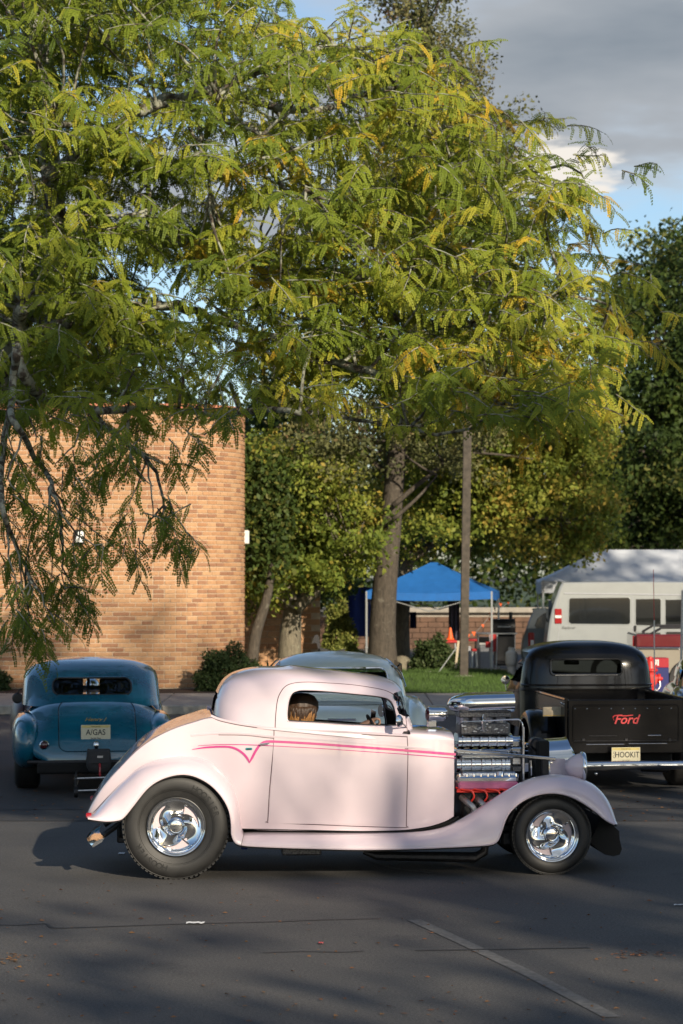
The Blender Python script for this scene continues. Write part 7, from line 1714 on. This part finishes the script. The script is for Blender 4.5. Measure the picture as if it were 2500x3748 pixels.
tree('forked_maple', 'small leafy tree with pale forked trunk beside the brick wing', 1058, 52.5, [(1062, 2330), (1070, 2230), (1050, 2150), (1030, 2050)], .27, [([(1078, 2230), (1150, 2170), (1230, 2110), (1300, 2050)], .15, -.2), ([(1066, 2210), (1130, 2090), (1180, 2000)], .12, .3), ([(1050, 2180), (990, 2110), (950, 2050)], .10, .2)],
     [(900, 1640), (1100, 1600), (1280, 1720), (1360, 1860), (1390, 1990), (1370, 2110), (1300, 2150), (1200, 2120), (1100, 2160), (1000, 2180), (920, 2200), (895, 2100), (890, 1800)], 120, 26000, .115, (.26, .5, .20), 'maple_leaf', 'pale_bark', tone=(.55, .2), dy=1.8, gaps=[(1120, 2150, 60, 50)])
tree('spreading_maple', 'broad bright green tree spreading above the blue and white canopies', 1462, 57, [(1462, 2330), (1470, 2200), (1500, 2000), (1600, 1800), (1750, 1650)], .26, [([(1500, 2050), (1650, 1950), (1850, 1900), (2050, 1900)], .11, -.5), ([(1560, 1850), (1800, 1750), (2000, 1700)], .10, .5), ([(1480, 2120), (1420, 2000), (1380, 1900)], .08, 0)],
     [(1380, 1700), (1500, 1500), (1750, 1300), (2000, 1250), (2120, 1380), (2170, 1480), (2210, 1600), (2190, 1730), (2230, 1800), (2215, 1900), (2240, 1960), (2180, 1990), (2110, 2030), (2030, 2070), (1960, 2020), (1880, 1990), (1800, 2030), (1740, 2020), (1660, 1990), (1560, 1970), (1490, 2020), (1440, 2000), (1400, 1920)], 250, 62000, .125, (.30, .7, .24), 'maple_leaf', 'pale_bark', tone=(.68, .2), dy=2.4, accent=.06)
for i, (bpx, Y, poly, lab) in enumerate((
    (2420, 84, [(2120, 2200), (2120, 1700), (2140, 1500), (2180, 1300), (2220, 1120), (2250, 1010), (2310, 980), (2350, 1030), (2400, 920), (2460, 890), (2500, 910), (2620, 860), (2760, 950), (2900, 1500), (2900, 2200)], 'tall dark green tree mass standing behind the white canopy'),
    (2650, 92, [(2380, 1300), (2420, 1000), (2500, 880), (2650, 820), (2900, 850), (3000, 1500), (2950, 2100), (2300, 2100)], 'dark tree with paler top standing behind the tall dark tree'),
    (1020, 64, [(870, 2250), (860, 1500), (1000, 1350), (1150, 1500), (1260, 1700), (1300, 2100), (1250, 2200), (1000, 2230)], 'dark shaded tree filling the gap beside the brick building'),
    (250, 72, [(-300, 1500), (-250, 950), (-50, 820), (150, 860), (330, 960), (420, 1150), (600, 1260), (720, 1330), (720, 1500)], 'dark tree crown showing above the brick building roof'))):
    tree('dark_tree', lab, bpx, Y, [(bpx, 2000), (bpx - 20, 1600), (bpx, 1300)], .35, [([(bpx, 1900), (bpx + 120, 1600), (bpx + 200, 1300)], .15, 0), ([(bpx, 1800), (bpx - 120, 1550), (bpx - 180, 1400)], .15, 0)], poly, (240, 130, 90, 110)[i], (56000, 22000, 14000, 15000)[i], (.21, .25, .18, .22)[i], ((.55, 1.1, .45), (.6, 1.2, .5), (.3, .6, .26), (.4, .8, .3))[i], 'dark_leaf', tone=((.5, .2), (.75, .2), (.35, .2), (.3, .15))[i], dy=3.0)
# leaning thin trunk beside the corner
lt = empty('leaning_tree', (at(915, 2400, 50).x, 50, .1), 0, 'thin dark trunk leaning beside the rounded brick corner', 'tree'); o_ = lt.location
pts = [(0, 0, -.05)] + [tuple(Vector(at(a, b, 50)) - o_) for a, b in ((935, 2330), (965, 2230), (985, 2150), (990, 2050), (970, 1950))]
MB().tube(smooth_poly(pts, 4), list(np.linspace(.13, .06, 21)), 10).build('trunk', 'trunk_bark', lt, sharp=0)
P = clumps([np.array(at(a, b, 50)) - np.array(o_) for a, b in [(RNG.uniform(895, 1040), RNG.uniform(1650, 2120)) for _ in range(34)]], 130, (.22, .3, .2)); leaves_object('crown', P, .13, 'dark_leaf', lt, np.clip(RNG.normal(.55, .25, len(P)), 0, 1))['kind'] = 'stuff'
# far wood closing the horizon
wd = [np.array((RNG.uniform(-40, 60), RNG.uniform(120, 150), RNG.uniform(.5, 9))) for _ in range(1400)]; P = clumps(wd, 50, (1.2, 1.2, 1.0)); o = leaves_object('far_wood', P, .42, 'dark_leaf', None, np.clip(RNG.normal(.5, .3, len(P)), 0, 1)); tag(o, 'dense green wood along the horizon beyond the retaining wall', 'wood', kind='stuff')
# shrubs
def shrub(name, label, px, Y, z0, rx, rz, n, size, m, tone=.45, ry=None, top=1.0, group=None):
    b = at(px, 2400, Y); t = empty(name, (b.x, Y, z0), 0, label, 'shrub', group); ry = ry or rx * .7; d = norm(RNG.normal(0, 1, (n, 3))); d[:, 2] = np.abs(d[:, 2]); rad = RNG.uniform(.55, 1.02, (n, 1)) ** .6 * (1 + .10 * np.sin(9 * d[:, :1] + 5 * d[:, 1:2]) + .08 * np.sin(13 * d[:, 2:3] + 3 * d[:, :1]))
    P = d * rad * np.array([rx, ry, rz]); o = leaves_object('foliage', P, size, m, t, np.clip(tone + RNG.normal(0, .2, n), 0, 1)); o['kind'] = 'stuff'
    st = MB()
    for k in range(7): a = RNG.uniform(0, 2 * PI); st.tube([(0, 0, -.02), (rx * .35 * math.cos(a), ry * .35 * math.sin(a), rz * .45), (rx * .7 * math.cos(a), ry * .7 * math.sin(a), rz * .7)], [.025, .016, .008], 5)
    st.build('stems', 'trunk_bark', t); return t
shrub('clipped_yew', 'dark clipped yew bush at the foot of the rounded corner', 838, 44.2, .15, .66, .80, 9000, .06, 'shrub_leaf', .5)
shrub('round_bush', 'small round bush at the foot of the flat brick wall', -35, 44.3, .15, .36, .48, 4200, .06, 'shrub_leaf', .6)
shrub('shade_bush', 'dull green bush behind the lawn under the blue canopy', 1590, 54.4, 0, .58, .85, 6000, .08, 'shrub_leaf', .6)
shrub('golden_cypress', 'yellow green cypress bush at the end of the brick wing', 1240, 56, 0, .40, 1.75, 6500, .09, 'gold_shrub_leaf', .55)
shrub('low_juniper', 'sprawling yellow green juniper beyond the mint sedan', 1262, 53, .1, .62, .62, 6000, .08, 'gold_shrub_leaf', .45)

# ---- unseen trees behind and right of the camera, placed and thinned for their shade
def shade_tree(x, y, z0, z1, rx, ry, n, label, size=.42):
    t = empty('shade_tree', (x, y, 0), 0, label, 'tree', 'trees behind the photographer'); MB().tube([(0, 0, -.1), (.1, 0, 1.5), (0, .1, z0), (.1, 0, (z0 + z1) / 2)], [.42, .30, .24, .12], 12).build('trunk', 'trunk_bark', t, sharp=0)
    lm = MB(); nodes = []
    for k in range(9):
        a = 2 * PI * k / 9; e = (rx * .75 * math.cos(a), ry * .75 * math.sin(a), z0 + (z1 - z0) * (.35 + .4 * (k % 3) / 2)); lm.tube(wobble((0, 0, z0 * .9), e, 6, .05), list(np.linspace(.12, .03, 6)), 6)
    lm.build('limbs', 'trunk_bark', t, sharp=0)
    k = 46; d = norm(RNG.normal(0, 1, (k, 3))); c = d * RNG.uniform(.3, 1, (k, 1)) ** .5 * np.array([rx, ry, (z1 - z0) / 2]) + np.array([0, 0, (z0 + z1) / 2]); P = clumps(c, n // k, (rx * .16, ry * .16, (z1 - z0) * .09))
    o = leaves_object('crown', P, size, 'maple_leaf', t, np.clip(RNG.normal(.5, .2, len(P)), 0, 1)); o['kind'] = 'stuff'
    return t
def shade_spot(X, Y, Z, at_y):
    """place on the sun ray through (X,Y,Z) where it crosses the plane y=at_y"""
    t = (at_y - Y) / SUN_DIR.y; return X + SUN_DIR.x * t, Z + SUN_DIR.z * t
for (X, Y0, Y1, at_y, rx, ry, n, lab) in (
    (-3.6, 22.6, 36.0, -1.0, 3.3, 2.6, 5200, 'leafy shade tree shading the teal coupe'), (1.2, 23.0, 36.0, 0.5, 3.0, 2.6, 600, 'leafy shade tree shading the mint sedan'), (5.4, 22.0, 42.5, -1.0, 3.4, 2.6, 6600, 'leafy shade tree shading the black pickup'),
    (-3.5, 9.0, 17.6, -14.0, 3.2, 3, 300, 'sparse shade tree dappling the asphalt behind the rear wheel'), (1.0, 8.0, 17.4, -13.0, 3.0, 3, 280, 'sparse shade tree dappling the bay line'), (5.0, 9.0, 20.5, -14.0, 3.0, 3, 800, 'leafy shade tree dappling the asphalt ahead of the hot rod'),
    (-4.6, 42.0, 48.5, -8.0, 3.0, 3, 420, 'tall thin shade tree dappling the brick wall'), (1.6, 19.6, 22.5, -8.0, 1.5, 2, 230, 'slim shade tree dappling the front half of the hot rod'), (-.6, 18.6, 22.5, -18.0, 1.7, 2, 90, 'very sparse shade tree dappling the hot rod door'),
    (7.2, 43.0, 70.0, 30.0, 4.5, 3, 4200, 'unseen tree added to shade the silver van and the white canopy'), (14.0, 60.0, 92.0, 42.0, 5.5, 4, 4200, 'unseen tree added to shade the dark tree mass')):
    x, z0 = shade_spot(X, Y0, 0, at_y); x2, z1 = shade_spot(X, Y1, 0, at_y); shade_tree((x + x2) / 2, at_y, z0, z1, rx, ry, n, lab)
